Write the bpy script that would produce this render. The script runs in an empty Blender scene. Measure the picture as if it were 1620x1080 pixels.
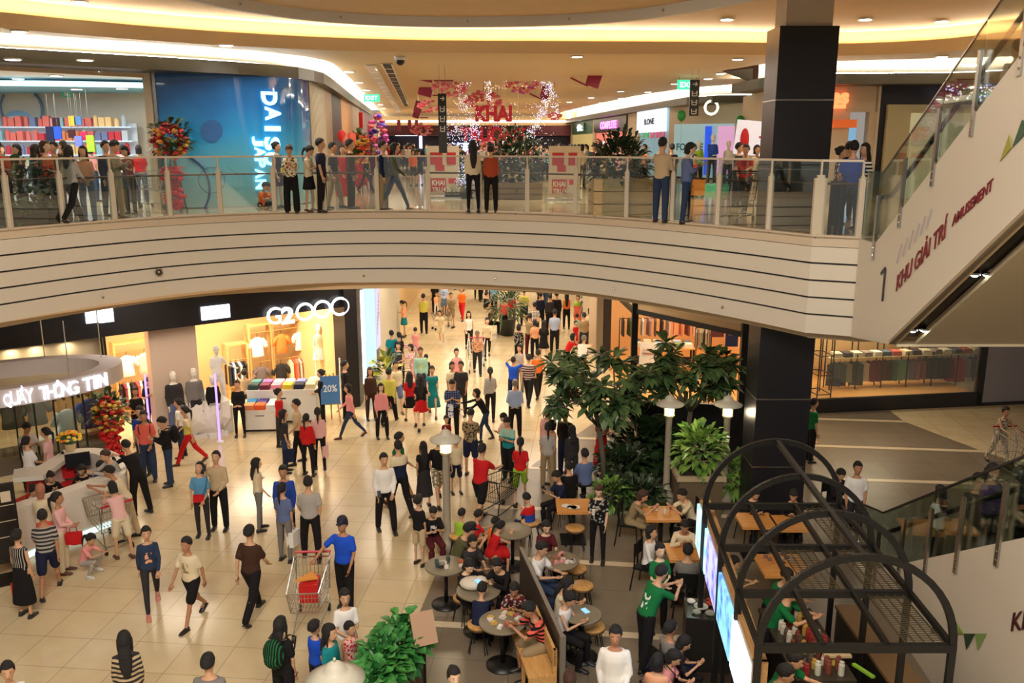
import bpy, math, random
import numpy as np
from mathutils import Vector, Matrix, Euler
C = bpy.context.scene.collection
rnd = random.Random(7)
R = math.radians
# ---------------------------------------------------------------- camera, world, big lights, exposure
FP = 1382.0; PITCH = math.atan(312/FP); CZ = 7.8
cam = bpy.data.cameras.new('camera'); camo = bpy.data.objects.new('camera', cam); C.objects.link(camo)
cam.sensor_width = 36.0; cam.lens = 36.0*FP/1620.0; cam.clip_end = 300; cam.clip_start = .1
camo.location = (0, 0, CZ); camo.rotation_euler = (math.pi/2 - PITCH, 0, 0)
bpy.context.scene.camera = camo
sc = bpy.context.scene
sc.view_settings.view_transform = 'Standard'; sc.view_settings.look = 'None'
sc.view_settings.gamma = 1; sc.view_settings.use_curve_mapping = False
sc.view_settings.exposure = 0.1
sc.cycles.max_bounces = 6; sc.cycles.diffuse_bounces = 3; sc.cycles.glossy_bounces = 3
sc.cycles.transparent_max_bounces = 24; sc.cycles.sample_clamp_indirect = 6
sc.cycles.caustics_reflective = False; sc.cycles.caustics_refractive = False
W = bpy.data.worlds.new('world'); sc.world = W; W.use_nodes = True
W.node_tree.nodes['Background'].inputs[0].default_value = (1, .9, .8, 1)
W.node_tree.nodes['Background'].inputs[1].default_value = .3
def area(loc, rot, sx, sy, power, col=(1, .82, .6), shape='RECTANGLE', spread=180):
    l = bpy.data.lights.new('area_light', 'AREA'); l.energy = power; l.color = col; l.shape = shape
    l.size = sx; l.size_y = sy; l.spread = R(spread)
    o = bpy.data.objects.new('area_light', l); C.objects.link(o); o.location = loc
    o.rotation_euler = tuple(R(a) for a in rot); return o
WARM = (1, .85, .66); NEUT = (1, .9, .78); COOL = (.8, .92, 1)
# lights of the atrium roof high above the void, then added fill lights
area((-4, 11, 15.5), (0, 0, 0), 7, 7, 1750, (1, .91, .79))
area((3.5, 9, 15.5), (0, 0, 0), 5, 6, 300, (1, .88, .72))
area((-1, 1, 12.5), (52, 0, 0), 9, 3, 1900, (1, .9, .78))  # added front fill from above the viewpoint, brightens the balcony fascia
area((-5.6, 21.6, 9.95), (-12, 0, 0), .6, .6, 70, (1, .95, .9), 'DISK')  # added unseen disc light to brighten the curved blue shop front
# ceiling lights over the ground floor hall, under the upper deck
for x, y, e in ((-3, 25, 150), (1, 25, 130), (-3, 31, 170), (1.2, 31, 170), (-2.5, 38, 190), (1, 38, 170), (-2, 47, 200), (1, 47, 200)):
    area((x, y, 4.2), (0, 0, 0), 3.2, 3.0, e, WARM)
area((10, 21.5, 4.2), (0, 0, 0), 3, 2, 75, WARM)
area((-8.5, 20.6, 4.2), (0, 0, 0), 1.6, 1.0, 60, WARM)
# ceiling lights over the upper concourse
for x, y, e in ((-4, 27, 110), (0, 26, 100), (3.5, 27, 100), (-4.5, 36, 150), (1.5, 36, 150), (-5.5, 48, 200), (.5, 48, 200), (-6.5, 62, 240), (-1, 62, 240), (7.5, 21.5, 80)):
    area((x, y, 9.95), (0, 0, 0), .5, .5, e*1.4, (1, .87, .7), 'DISK')

# ---------------------------------------------------------------- projection: a pixel of the photo to a point of the place
def ray(x, y):
    u = (x-810)/FP; v = (540-y)/FP
    return (u, math.cos(PITCH)+v*math.sin(PITCH), -math.sin(PITCH)+v*math.cos(PITCH))
def A(x, y, z=0.0):
    r = ray(x, y); t = (z-CZ)/r[2]; return Vector((r[0]*t, r[1]*t, z))
def B(x, y, Y):
    r = ray(x, y); t = Y/r[1]; return Vector((r[0]*t, Y, CZ+r[2]*t))
# ---------------------------------------------------------------- materials
MC = {}
def mat(name, col, rough=.6, metal=0., emit=None, es=1., spec=.5, alpha=None, bump=None, trans=0.):
    if name in MC: return MC[name]
    m = bpy.data.materials.new(name); m.use_nodes = True; b = m.node_tree.nodes['Principled BSDF']
    c = (*col, 1); b.inputs['Base Color'].default_value = c
    b.inputs['Roughness'].default_value = rough; b.inputs['Metallic'].default_value = metal
    b.inputs['Specular IOR Level'].default_value = spec
    b.inputs['Transmission Weight'].default_value = trans
    if emit: b.inputs['Emission Color'].default_value = (*emit, 1); b.inputs['Emission Strength'].default_value = es
    if bump:
        nt = m.node_tree; n = nt.nodes.new('ShaderNodeTexNoise'); n.inputs['Scale'].default_value = bump[0]
        tc = nt.nodes.new('ShaderNodeTexCoord'); nt.links.new(tc.outputs['Object'], n.inputs[0])
        bp = nt.nodes.new('ShaderNodeBump'); bp.inputs['Strength'].default_value = bump[1]; bp.inputs['Distance'].default_value = .02
        nt.links.new(n.outputs[0], bp.inputs['Height']); nt.links.new(bp.outputs[0], b.inputs['Normal'])
    MC[name] = m; return m
def srgb(r, g, b):
    f = lambda c: (c/255/12.92) if c <= 10 else ((c/255+.055)/1.055)**2.4
    return (f(r), f(g), f(b))
def glassmat(name, tint=(.93, .97, .95), refl=.08, rough=.02):
    m = bpy.data.materials.new(name); m.use_nodes = True; nt = m.node_tree; nt.nodes.clear()
    o = nt.nodes.new('ShaderNodeOutputMaterial'); mx = nt.nodes.new('ShaderNodeMixShader')
    t = nt.nodes.new('ShaderNodeBsdfTransparent'); t.inputs[0].default_value = (*tint, 1)
    g = nt.nodes.new('ShaderNodeBsdfGlossy'); g.inputs['Roughness'].default_value = rough
    lw = nt.nodes.new('ShaderNodeLayerWeight'); lw.inputs[0].default_value = .35
    mp = nt.nodes.new('ShaderNodeMath'); mp.operation = 'MULTIPLY_ADD'; mp.inputs[1].default_value = .5; mp.inputs[2].default_value = refl
    nt.links.new(lw.outputs['Fresnel'], mp.inputs[0]); nt.links.new(mp.outputs[0], mx.inputs[0])
    nt.links.new(t.outputs[0], mx.inputs[1]); nt.links.new(g.outputs[0], mx.inputs[2]); nt.links.new(mx.outputs[0], o.inputs[0])
    MC[name] = m; return m
def tiles(name, c1, c2, grout, sx, sy, rot, rough=.15, mortar=.006, off=.0, spec=.5, coord='Object'):
    m = bpy.data.materials.new(name); m.use_nodes = True; nt = m.node_tree; b = nt.nodes['Principled BSDF']
    tc = nt.nodes.new('ShaderNodeTexCoord'); mp = nt.nodes.new('ShaderNodeMapping'); mp.inputs['Rotation'].default_value = (0, 0, rot)
    br = nt.nodes.new('ShaderNodeTexBrick'); br.inputs['Scale'].default_value = 1; br.inputs['Mortar Size'].default_value = mortar
    br.inputs['Brick Width'].default_value = sx; br.inputs['Row Height'].default_value = sy; br.offset = off
    br.inputs['Color1'].default_value = (*c1, 1); br.inputs['Color2'].default_value = (*c2, 1); br.inputs['Mortar'].default_value = (*grout, 1)
    nt.links.new(tc.outputs[coord], mp.inputs[0]); nt.links.new(mp.outputs[0], br.inputs[0])
    n = nt.nodes.new('ShaderNodeTexNoise'); n.inputs['Scale'].default_value = 2.2; n.inputs['Detail'].default_value = 6
    nt.links.new(tc.outputs[coord], n.inputs[0])
    mx = nt.nodes.new('ShaderNodeMixRGB'); mx.blend_type = 'OVERLAY'; mx.inputs[0].default_value = .22
    nt.links.new(br.outputs[0], mx.inputs[1]); nt.links.new(n.outputs[0], mx.inputs[2]); nt.links.new(mx.outputs[0], b.inputs['Base Color'])
    b.inputs['Roughness'].default_value = rough; b.inputs['Specular IOR Level'].default_value = spec; MC[name] = m; return m
def wood(name, c1, c2, rough=.45, sc_=(1, 12, 12)):
    m = bpy.data.materials.new(name); m.use_nodes = True; nt = m.node_tree; b = nt.nodes['Principled BSDF']
    tc = nt.nodes.new('ShaderNodeTexCoord'); mp = nt.nodes.new('ShaderNodeMapping'); mp.inputs['Scale'].default_value = sc_
    n = nt.nodes.new('ShaderNodeTexNoise'); n.inputs['Scale'].default_value = 3; n.inputs['Detail'].default_value = 5
    cr = nt.nodes.new('ShaderNodeValToRGB'); cr.color_ramp.elements[0].color = (*c1, 1); cr.color_ramp.elements[1].color = (*c2, 1)
    cr.color_ramp.elements[0].position = .35; cr.color_ramp.elements[1].position = .65
    nt.links.new(tc.outputs['Object'], mp.inputs[0]); nt.links.new(mp.outputs[0], n.inputs[0]); nt.links.new(n.outputs[0], cr.inputs[0])
    nt.links.new(cr.outputs[0], b.inputs['Base Color']); b.inputs['Roughness'].default_value = rough; MC[name] = m; return m
def emi(name, col, s): return mat(name, (.02, .02, .02), .5, emit=col, es=s)

ROT = R(5.6)   # the mall's grid is turned a little against the camera
M = dict(
 floor=tiles('beige_floor_tile', srgb(216, 198, 160), srgb(209, 190, 152), srgb(172, 152, 120), .8, .8, ROT, .2, .007, .0),
 grey=tiles('grey_floor_tile', srgb(128, 116, 98), srgb(120, 108, 92), srgb(98, 88, 74), 1.2, 1.2, ROT, .28, .008),
 strip=mat('cream_strip', srgb(214, 196, 164), .25),
 ufloor=tiles('upper_floor_tile', srgb(212, 190, 150), srgb(204, 182, 142), srgb(150, 128, 98), .8, .8, ROT, .1, .006),
 cream=mat('cream_panel', srgb(216, 206, 188), .38),
 cream2=mat('cream_plaster', srgb(206, 188, 162), .6),
 dark=mat('groove_dark', (.012, .010, .010), .6),
 white=mat('white_paint', srgb(228, 224, 216), .45),
 whitep=mat('white_plain', srgb(225, 216, 200), .4),
 orange=mat('warm_ceiling', srgb(226, 192, 146), .55),
 ceil=mat('ceiling_beige', srgb(214, 190, 150), .6),
 black=mat('black_panel', (.012, .011, .014), .35),
 blackm=mat('black_metal', (.012, .012, .012), .4, .3),
 bulk=mat('dark_bulkhead', srgb(62, 56, 40), .4),
 brown=mat('lip_brown', srgb(226, 198, 156), .55),
 steel=mat('steel', (.5, .5, .48), .25, 1.),
 chrome=mat('chrome', (.7, .7, .7), .12, 1.),
 post=mat('post_white', srgb(214, 200, 176), .4),
 led=emi('warm_led', (1, .86, .60), 44), ledw=emi('white_led', (1, .95, .82), 120),
 lamp=emi('lamp_disc', (1, .9, .7), 8), lampc=emi('lamp_disc_cool', (.9, .97, 1), 8),
 woodl=wood('light_wood', srgb(196, 146, 84), srgb(216, 168, 104)), woodd=wood('dark_wood', srgb(70, 44, 28), srgb(96, 62, 38)),
 woodf=wood('orange_floor', srgb(206, 150, 84), srgb(220, 166, 100), .3),
 red=mat('red_satin', srgb(200, 24, 28), .45), grass=mat('leaf_green', srgb(44, 92, 60), .5),
)
M['glass'] = glassmat('clear_glass'); M['glassg'] = glassmat('green_glass', (.80, .88, .82), .07); M['glassd'] = glassmat('smoked_glass', (.78, .82, .76), .08)
# ---------------------------------------------------------------- mesh builder
class MB:
    def __init__(s): s.v = []; s.f = []; s.m = []; s.mats = []; s.cur = 0
    def mt(s, m):
        if m not in s.mats: s.mats.append(m)
        s.cur = s.mats.index(m); return s
    def face(s, *ix): s.f.append(tuple(ix)); s.m.append(s.cur)
    def add(s, vs): n = len(s.v); s.v += [tuple(v) for v in vs]; return n
    def quad(s, a, b, c, d): n = s.add((a, b, c, d)); s.face(n, n+1, n+2, n+3); return s
    def box(s, x0, x1, y0, y1, z0, z1, rz=0, piv=None, rx=0, ry=0):
        P = [(x0,y0,z0),(x1,y0,z0),(x1,y1,z0),(x0,y1,z0),(x0,y0,z1),(x1,y0,z1),(x1,y1,z1),(x0,y1,z1)]
        if rz or rx or ry:
            p = Vector(piv) if piv is not None else Vector(((x0+x1)/2, (y0+y1)/2, (z0+z1)/2)); Mx = Euler((rx, ry, rz)).to_matrix()
            P = [tuple(Mx @ (Vector(q)-p) + p) for q in P]
        n = s.add(P)
        for q in ((0,3,2,1),(4,5,6,7),(0,1,5,4),(1,2,6,5),(2,3,7,6),(3,0,4,7)): s.face(*[n+i for i in q])
        return s
    def bar(s, p, q, w, h=None, up=(0,0,1)):
        p = Vector(p); q = Vector(q); h = h or w; d = (q-p).normalized(); up = Vector(up)
        if abs(d.dot(up)) > .98: up = Vector((0,1,0))
        r = d.cross(up).normalized()*w/2; u = r.cross(d).normalized()*h/2
        n = s.add([p-r-u, p+r-u, p+r+u, p-r+u, q-r-u, q+r-u, q+r+u, q-r+u])
        for k in ((0,3,2,1),(4,5,6,7),(0,1,5,4),(1,2,6,5),(2,3,7,6),(3,0,4,7)): s.face(*[n+i for i in k])
        return s
    def tube(s, pts, r, seg=8, caps=True):
        pts = [Vector(p) for p in pts]; rs = r if isinstance(r, (list, tuple)) else [r]*len(pts); n0 = len(s.v)
        ref = Vector((.3, .5, .81)).normalized()
        for i, p in enumerate(pts):
            d = (pts[min(i+1, len(pts)-1)]-pts[max(i-1, 0)]).normalized()
            a = d.cross(ref)
            if a.length < .1: a = d.cross(Vector((1, 0, 0)))
            a.normalize(); b = d.cross(a).normalized()
            s.add([p+(a*math.cos(2*math.pi*k/seg)+b*math.sin(2*math.pi*k/seg))*rs[i] for k in range(seg)])
        for i in range(len(pts)-1):
            for k in range(seg):
                k2 = (k+1) % seg; s.face(n0+i*seg+k, n0+i*seg+k2, n0+(i+1)*seg+k2, n0+(i+1)*seg+k)
        if caps: s.face(*[n0+k for k in range(seg)][::-1]); s.face(*[n0+(len(pts)-1)*seg+k for k in range(seg)])
        return s
    def lathe(s, prof, c=(0,0,0), seg=20, sx=1, sy=1):
        n0 = len(s.v); c = Vector(c)
        for r, z in prof: s.add([c+Vector((r*sx*math.cos(2*math.pi*k/seg), r*sy*math.sin(2*math.pi*k/seg), z)) for k in range(seg)])
        for i in range(len(prof)-1):
            for k in range(seg):
                k2 = (k+1) % seg; s.face(n0+i*seg+k, n0+i*seg+k2, n0+(i+1)*seg+k2, n0+(i+1)*seg+k)
        s.face(*[n0+k for k in range(seg)][::-1]); s.face(*[n0+(len(prof)-1)*seg+k for k in range(seg)])
        return s
    def ell(s, c, rx, ry, rz, seg=10, rings=6, rot=None):
        n0 = len(s.v); c = Vector(c)
        for i in range(rings+1):
            t = math.pi*i/rings
            for k in range(seg):
                a = 2*math.pi*k/seg; p = Vector((rx*math.sin(t)*math.cos(a), ry*math.sin(t)*math.sin(a), -rz*math.cos(t)))
                if rot: p = rot @ p
                s.v.append(tuple(c+p))
        for i in range(rings):
            for k in range(seg):
                k2 = (k+1) % seg; s.face(n0+i*seg+k, n0+i*seg+k2, n0+(i+1)*seg+k2, n0+(i+1)*seg+k)
        return s
    def ribbon(s, ca, cb):
        n = len(ca); n0 = s.add(ca); s.add(cb)
        for i in range(n-1): s.face(n0+i, n0+i+1, n0+n+i+1, n0+n+i)
        return s
    def prism(s, poly, z0, z1):
        n = len(poly); n0 = s.add([(p[0], p[1], z0) for p in poly]); s.add([(p[0], p[1], z1) for p in poly])
        s.face(*[n0+i for i in range(n)][::-1]); s.face(*[n0+n+i for i in range(n)])
        for i in range(n): j = (i+1) % n; s.face(n0+i, n0+j, n0+n+j, n0+n+i)
        return s
    def mesh(s, name, smooth=False):
        me = bpy.data.meshes.new(name); me.from_pydata(s.v, [], s.f)
        for m in s.mats: me.materials.append(m)
        if len(s.mats) > 1: me.polygons.foreach_set('material_index', s.m)
        if smooth: me.polygons.foreach_set('use_smooth', [True]*len(s.f))
        me.update(); return me
    def build(s, name, parent=None, smooth=False, loc=None, rz=0, **kw):
        o = bpy.data.objects.new(name, s.mesh(name, smooth)); C.objects.link(o)
        if parent: o.parent = parent
        if loc is not None: o.location = loc
        if rz: o.rotation_euler = (0, 0, rz)
        for k, v in kw.items(): o[k] = v
        return o
def mb(m): return MB().mt(m)
def struct(b, name, smooth=False, parent=None):
    o = b.build(name, parent, smooth)
    if not parent: o['kind'] = 'structure'
    return o
def tag(o, label, cat, group=None, kind=None):
    o['label'] = label; o['category'] = cat
    if group: o['group'] = group
    if kind: o['kind'] = kind
    return o
def thing(name, label, cat, loc=(0,0,0), rz=0, group=None, kind=None):
    o = bpy.data.objects.new(name, None); C.objects.link(o); o.empty_display_size = .1
    o.location = loc; o.rotation_euler = (0, 0, rz); return tag(o, label, cat, group, kind)
def dup(root, loc=None, rz=None, label=None, group=None, scale=None):
    r = root.copy(); C.objects.link(r)
    if loc is not None: r.location = loc
    if rz is not None: r.rotation_euler = (0, 0, rz)
    if scale: r.scale = (scale,)*3
    if label: r['label'] = label
    if group: r['group'] = group
    for ch in list(root.children):
        c = ch.copy(); C.objects.link(c); c.parent = r
        for g in list(ch.children): d = g.copy(); C.objects.link(d); d.parent = c
    return r
def catmull(pts, n=6):
    P = [Vector(p) for p in pts]; out = []
    for i in range(len(P)-1):
        p0 = P[max(i-1, 0)]; p1 = P[i]; p2 = P[i+1]; p3 = P[min(i+2, len(P)-1)]
        for k in range(n):
            t = k/n; out.append(.5*((2*p1)+(p2-p0)*t+(2*p0-5*p1+4*p2-p3)*t*t+(3*p1-p0-3*p2+p3)*t**3))
    out.append(P[-1]); return out
def resample(pts, n):
    P = [Vector(p) for p in pts]; L = [0]
    for i in range(1, len(P)): L.append(L[-1]+(P[i]-P[i-1]).length)
    out = []
    for k in range(n):
        d = L[-1]*k/(n-1); i = 0
        while i < len(P)-2 and L[i+1] < d: i += 1
        t = (d-L[i])/max(1e-9, L[i+1]-L[i]); out.append(P[i].lerp(P[i+1], min(1, max(0, t))))
    return out
def pxcurve(px, z, n): return [A(p[0], p[1], z) for p in resample([(x, y, 0) for x, y in px], n)]
def off(c, d):   # offset a plan curve sideways (positive: away from the atrium, to its left walking it)
    out = []
    for i, p in enumerate(c):
        t = (c[min(i+1, len(c)-1)]-c[max(i-1, 0)]); t.z = 0; t.normalize(); out.append(Vector((p.x-t.y*d, p.y+t.x*d, p.z)))
    return out
def atz_(c, z): return [Vector((p.x, p.y, z)) for p in c]
# lettering (font outlines turned into plain meshes)
TXC = {}
def text(body, name, size_h, loc, rot, m, parent=None, width=None, bold=0., ext=.01, align='LEFT', shear=0.):
    cu = bpy.data.curves.new(name, 'FONT'); cu.body = body; cu.extrude = 1.0; cu.offset = bold; cu.shear = shear
    cu.size = 1; cu.align_x = align; cu.resolution_u = 3
    t = bpy.data.objects.new(name, cu); me = bpy.data.meshes.new_from_object(t); bpy.data.objects.remove(t)
    co = np.empty(len(me.vertices)*3); me.vertices.foreach_get('co', co); co = co.reshape(-1, 3)
    dx = np.ptp(co[:, 0]); dy = np.ptp(co[:, 1]); co[:, 2] *= ext
    if align == 'LEFT': co[:, 0] -= co[:, 0].min()
    sy = size_h/max(.01, dy); sx = (width/max(.01, dx)) if width else sy
    co[:, 0] *= sx; co[:, 1] *= sy; me.vertices.foreach_set('co', co.ravel()); me.update()
    me.materials.clear(); me.materials.append(m)
    o = bpy.data.objects.new(name, me); C.objects.link(o); o.location = loc; o.rotation_euler = rot
    if parent: o.parent = parent
    return o
def onto(o, origin, right, upv):   # turn a lettering onto a plane given by its reading direction and its up direction
    right = Vector(right).normalized(); upv = Vector(upv).normalized(); z = right.cross(upv).normalized(); upv = z.cross(right)
    o.matrix_basis = Matrix((right, upv, z)).transposed().to_4x4(); o.location = origin; return o
def paint(me, m, name, loc=(0,0,0), rz=0, parent=None):   # one more object on shared mesh data, with its own material
    o = bpy.data.objects.new(name, me); C.objects.link(o); o.material_slots[0].link = 'OBJECT'; o.material_slots[0].material = m
    o.location = loc; o.rotation_euler = (0, 0, rz) if not isinstance(rz, tuple) else rz
    if parent: o.parent = parent
    return o
# ================================================================ STRUCTURE
# ---- ground floor
g = mb(M['floor']); g.quad((-26, -2, 0), (30, -2, 0), (30, 95, 0), (-26, 95, 0)); struct(g, 'floor_ground')
# darker tiled zone, laid a hair above
GZ = [(-1.75, 9), (-1.62, 13.2), (-1.4, 15.05), (-.42, 18.22), (.05, 19.53), (.59, 20.72), (2.74, 24.65), (5.5, 29.5), (11.5, 29.5), (11.31, 24.05), (12.26, 21.55), (14, 18), (14, 9)]
g = mb(M['grey']); n = g.add([(x, y, .004) for x, y in GZ]); g.face(*[n+i for i in range(len(GZ))][::-1]); struct(g, 'floor_grey_zone')
g = mb(M['strip'])
for (x0, y0, x1, y1) in ((-1.62, 13.2, 3.6, 12.64), (-1.3, 15.66, 3.7, 15.1), (-.38, 17.98, 4.9, 17.45), (.45, 20.35, 4.9, 19.9), (1.5, 22.62, 4.9, 22.3), (5, 24.7, 11.31, 24.05), (5, 22.3, 12.26, 21.55), (6.2, 19.75, 12.04, 19.25)):
    g.quad((x0, y0-.09, .008), (x1, y1-.09, .008), (x1, y1+.09, .008), (x0, y0+.09, .008))
struct(g, 'floor_strips')
# ---- upper deck, its kerb and its panelled fascia
EP = [(-12.6, 9.5), (-11.6, 12.6), (-10.7, 14.9), (-9.73, 16.63), (-8.88, 18.1), (-7.66, 19.65), (-6.1, 20.75), (-4.46, 21.35), (-2.93, 21.52), (-1.69, 21.4), (-.15, 20.98), (1.46, 20.2), (3.09, 18.64), (4.41, 16.97), (5.34, 15.57)]
EDGE = catmull([(x, y, 0) for x, y in EP], 6)
EDGE2 = EDGE + [Vector((6.16, 15.2, 0))]
deck = [(p.x, p.y) for p in EDGE2] + [(16, 15.2), (30, 15.2), (30, 95), (-26, 95), (-26, 9.5)]
g = mb(M['ufloor']); g.prism(deck, 6.17, 6.2); struct(g, 'floor_upper')
g = mb(M['cream2']); inn = off(EDGE2, .22)
g.ribbon(atz_(EDGE2, 6.03), atz_(EDGE2, 6.23)); g.ribbon(atz_(EDGE2, 6.23), atz_(inn, 6.23)); g.ribbon(atz_(inn, 6.23), atz_(inn, 6.2)); struct(g, 'trim_deck_kerb')
zs = [6.02, 5.71, 5.40, 5.09, 4.78, 4.45]
g = MB(); bk = off(EDGE2, .05)
for i in range(5):
    a, b = zs[i], zs[i+1]+(.035 if i < 4 else 0)
    g.mt(M['cream']).ribbon(atz_(EDGE2, b), atz_(EDGE2, a)); g.ribbon(atz_(bk, b), atz_(EDGE2, b)); g.ribbon(atz_(EDGE2, a), atz_(bk, a))
g.mt(M['dark']).ribbon(atz_(off(EDGE2, .045), 4.46), atz_(off(EDGE2, .045), 6.05))
g.mt(M['cream']).quad((6.16, 15.2, 4.45), (16, 15.2, 4.45), (16, 15.2, 6.2), (6.16, 15.2, 6.2)); g.quad((6.16, 15.2, 4.45), (16, 15.2, 4.45), (16, 15.6, 4.44), (6.16, 15.6, 4.44))
fas = struct(g, 'wall_deck_fascia')
for (x, y) in ((579, 433), (783, 438), (973, 454), (1158, 481), (167, 467)):     # small sprinkler heads in the lowest band
    p = A(x, y, 4.62); q = min(EDGE, key=lambda e: (e.xy-p.xy).length); s = mb(M['steel']); s.ell((q.x, q.y-.02, 4.62), .03, .04, .03); s.build('sprinkler_head', fas)
q = min(EDGE, key=lambda e: (e.xy-A(269, 431, 5.0).xy).length)
s = mb(M['steel']); s.tube([(q.x+.02, q.y-.10, 5.02), (q.x-.02, q.y+.02, 5.02)], .085, 20); s.mt(M['dark']).tube([(q.x+.025, q.y-.105, 5.02), (q.x, q.y-.05, 5.02)], .06, 20); s.mt(M['steel']).tube([(q.x+.03, q.y-.115, 5.02), (q.x, q.y-.05, 5.02)], .03, 12)
tag(s.build('ceiling_nozzle', smooth=True), 'round black and grey air nozzle set in the pale curved balcony front', 'air nozzle')
# set-back soffit band and ground floor ceiling
sb = [A(x, y, 4.25) for x, y in ((60, 492), (200, 480), (300, 470), (400, 463), (520, 458), (620, 456), (700, 457), (800, 460), (900, 466), (1000, 474), (1100, 486))]
sb = catmull(sb, 5); g = mb(M['orange']); g.ribbon(atz_(sb, 4.25), atz_(sb, 4.47))
g.ribbon(atz_(sb, 4.47), atz_(resample(EDGE, len(sb)), 4.45)); struct(g, 'ceiling_soffit_band')
poly = [(p.x, p.y) for p in off(EDGE2, .3)]
g = mb(M['ceil']); g.prism(poly + [(16, 15.5), (30, 15.5), (30, 95), (-26, 95), (-26, 9.5)], 4.3, 4.44); struct(g, 'ceiling_ground')
# ---- glass balustrade of the upper deck
RT = 7.52
px = [(16, 360), (100, 355), (184, 350), (268, 345), (350, 340), (434, 337), (516, 335), (596, 334), (678, 334), (757, 336), (832, 340), (912, 344), (988, 349), (1062, 354), (1136, 362), (1214, 370), (1292, 380)]
rl = off(EDGE, .12)
def near(p): return min(range(len(rl)), key=lambda i: (rl[i].xy-p.xy).length)
PP = [Vector((-11.75, 12.6, 0)), Vector((-10.95, 14.7, 0))]
for (x, y) in px:
    r = ray(x, y)                       # where the sight line of each post meets the rail curve
    best = min(catmull(rl, 4), key=lambda p: abs(p.x/p.y - r[0]/r[1])); PP.append(Vector((best.x, best.y, 0)))
PP.append(Vector((6.05, 15.32, 0)))
rail = thing('glass_balustrade', 'long curved glass balustrade with white posts along the upper balcony edge', 'railing', (PP[8].x, PP[8].y, 6.2))
def P_(b, n, smooth=False): o = b.build(n, rail, smooth); o.location = -Vector((PP[8].x, PP[8].y, 6.2)); return o
for i in range(len(PP)-1):
    a, b = PP[i], PP[i+1]; d = (b-a).normalized()*.03; nn = Vector((-d.y, d.x, 0)).normalized()*.006; a2 = a+d; b2 = b-d
    s = mb(M['glass']); s.prism([(a2-nn).xy, (b2-nn).xy, (b2+nn).xy, (a2+nn).xy], 6.25, RT-.02); P_(s, 'glass_panel')
    s = mb(M['post']); s.prism([(a-nn*2).xy, (b-nn*2).xy, (b+nn*2).xy, (a+nn*2).xy], RT-.02, RT+.02); P_(s, 'top_rail')
for i, a in enumerate(PP):
    w = .11 if i == 18 else .05
    s = mb(M['post']); s.box(a.x-w, a.x+w, a.y-.04, a.y+.04, 6.2, 7.22); s.box(a.x-w*.6, a.x+w*.6, a.y-.03, a.y+.03, 7.22, 7.27); s.box(a.x-.015, a.x+.015, a.y-.02, a.y+.02, 7.27, RT); P_(s, 'rail_post')
hr = [Vector((p.x, p.y, 7.12)) for p in off(PP, .1)]
s = mb(M['woodd']); s.tube(hr, .022, 8); P_(s, 'handrail', True)
# ---- upper ceilings, coves
NF = 40
CF = catmull([A(x, y, 10.4) for x, y in ((60, -70), (200, -28), (310, 2), (400, 20), (500, 33), (600, 40), (700, 42.5), (800, 42), (900, 39), (1000, 32), (1080, 21), (1180, 2), (1290, -26), (1420, -70))], 5)
g = MB(); CFb = off(CF, .12)
g.mt(M['white']).ribbon(atz_(CF, 10.4), atz_(CF, 10.78)); g.mt(M['dark']).ribbon(atz_(off(CF, .02), 10.78), atz_(off(CF, .02), 10.80)); g.mt(M['white']).ribbon(atz_(CF, 10.80), atz_(CF, 11.3)); g.mt(M['dark']).ribbon(atz_(off(CF, .02), 11.3), atz_(off(CF, .02), 11.33)); g.mt(M['white']).ribbon(atz_(CF, 11.33), atz_(CF, 12.4))
g.ribbon(atz_(CFb, 10.4), atz_(CF, 10.4)); g.ribbon(atz_(CFb, 10.7), atz_(CFb, 10.4)); fz = struct(g, 'wall_upper_fascia')
for x in (548, 733, 899, 1052, 383):
    q = min(CF, key=lambda e: abs(e.x/e.y-ray(x, 30)[0]/ray(x, 30)[1])); s = mb(M['steel']); s.ell((q.x, q.y-.02, 10.52), .02, .03, .03); s.build('sprinkler_head', fz)
C1p = [(-260, 2), (-120, 9), (0, 19), (120, 31), (267, 44), (400, 53), (540, 60), (700, 64), (860, 65), (1080, 66), (1220, 68), (1324, 69), (1400, 67), (1487, 62), (1551, 55), (1620, 46), (1720, 28)]
C1 = [A(x, y, 10.28) for x, y in C1p]; C1 = catmull(C1, 4)
g = mb(M['orange']); big = [(p.x, p.y) for p in CFb]
up = resample(CFb, len(C1)); bk = off(C1, 1.0)
g.ribbon(atz_(up, 10.6), atz_(bk, 10.6)); g.quad((-30, 8, 10.62), (30, 8, 10.62), (30, 30, 10.62), (-30, 30, 10.62)); struct(g, 'ceiling_warm_upper')
g = MB(); g.mt(M['brown']).ribbon(atz_(off(C1, .12), 10.0), atz_(C1, 10.28)); g.ribbon(atz_(C1, 10.28), atz_(off(C1, .35), 10.28))
g.mt(M['orange']).ribbon(atz_(off(C1, .45), 10.26), atz_(off(C1, .45), 10.6)); struct(g, 'trim_cove_lip')
g = mb(M['led']); g.ribbon(atz_(off(C1, .2), 10.285), atz_(off(C1, .28), 10.30)); struct(g, 'trim_cove_light_inner')
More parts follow.
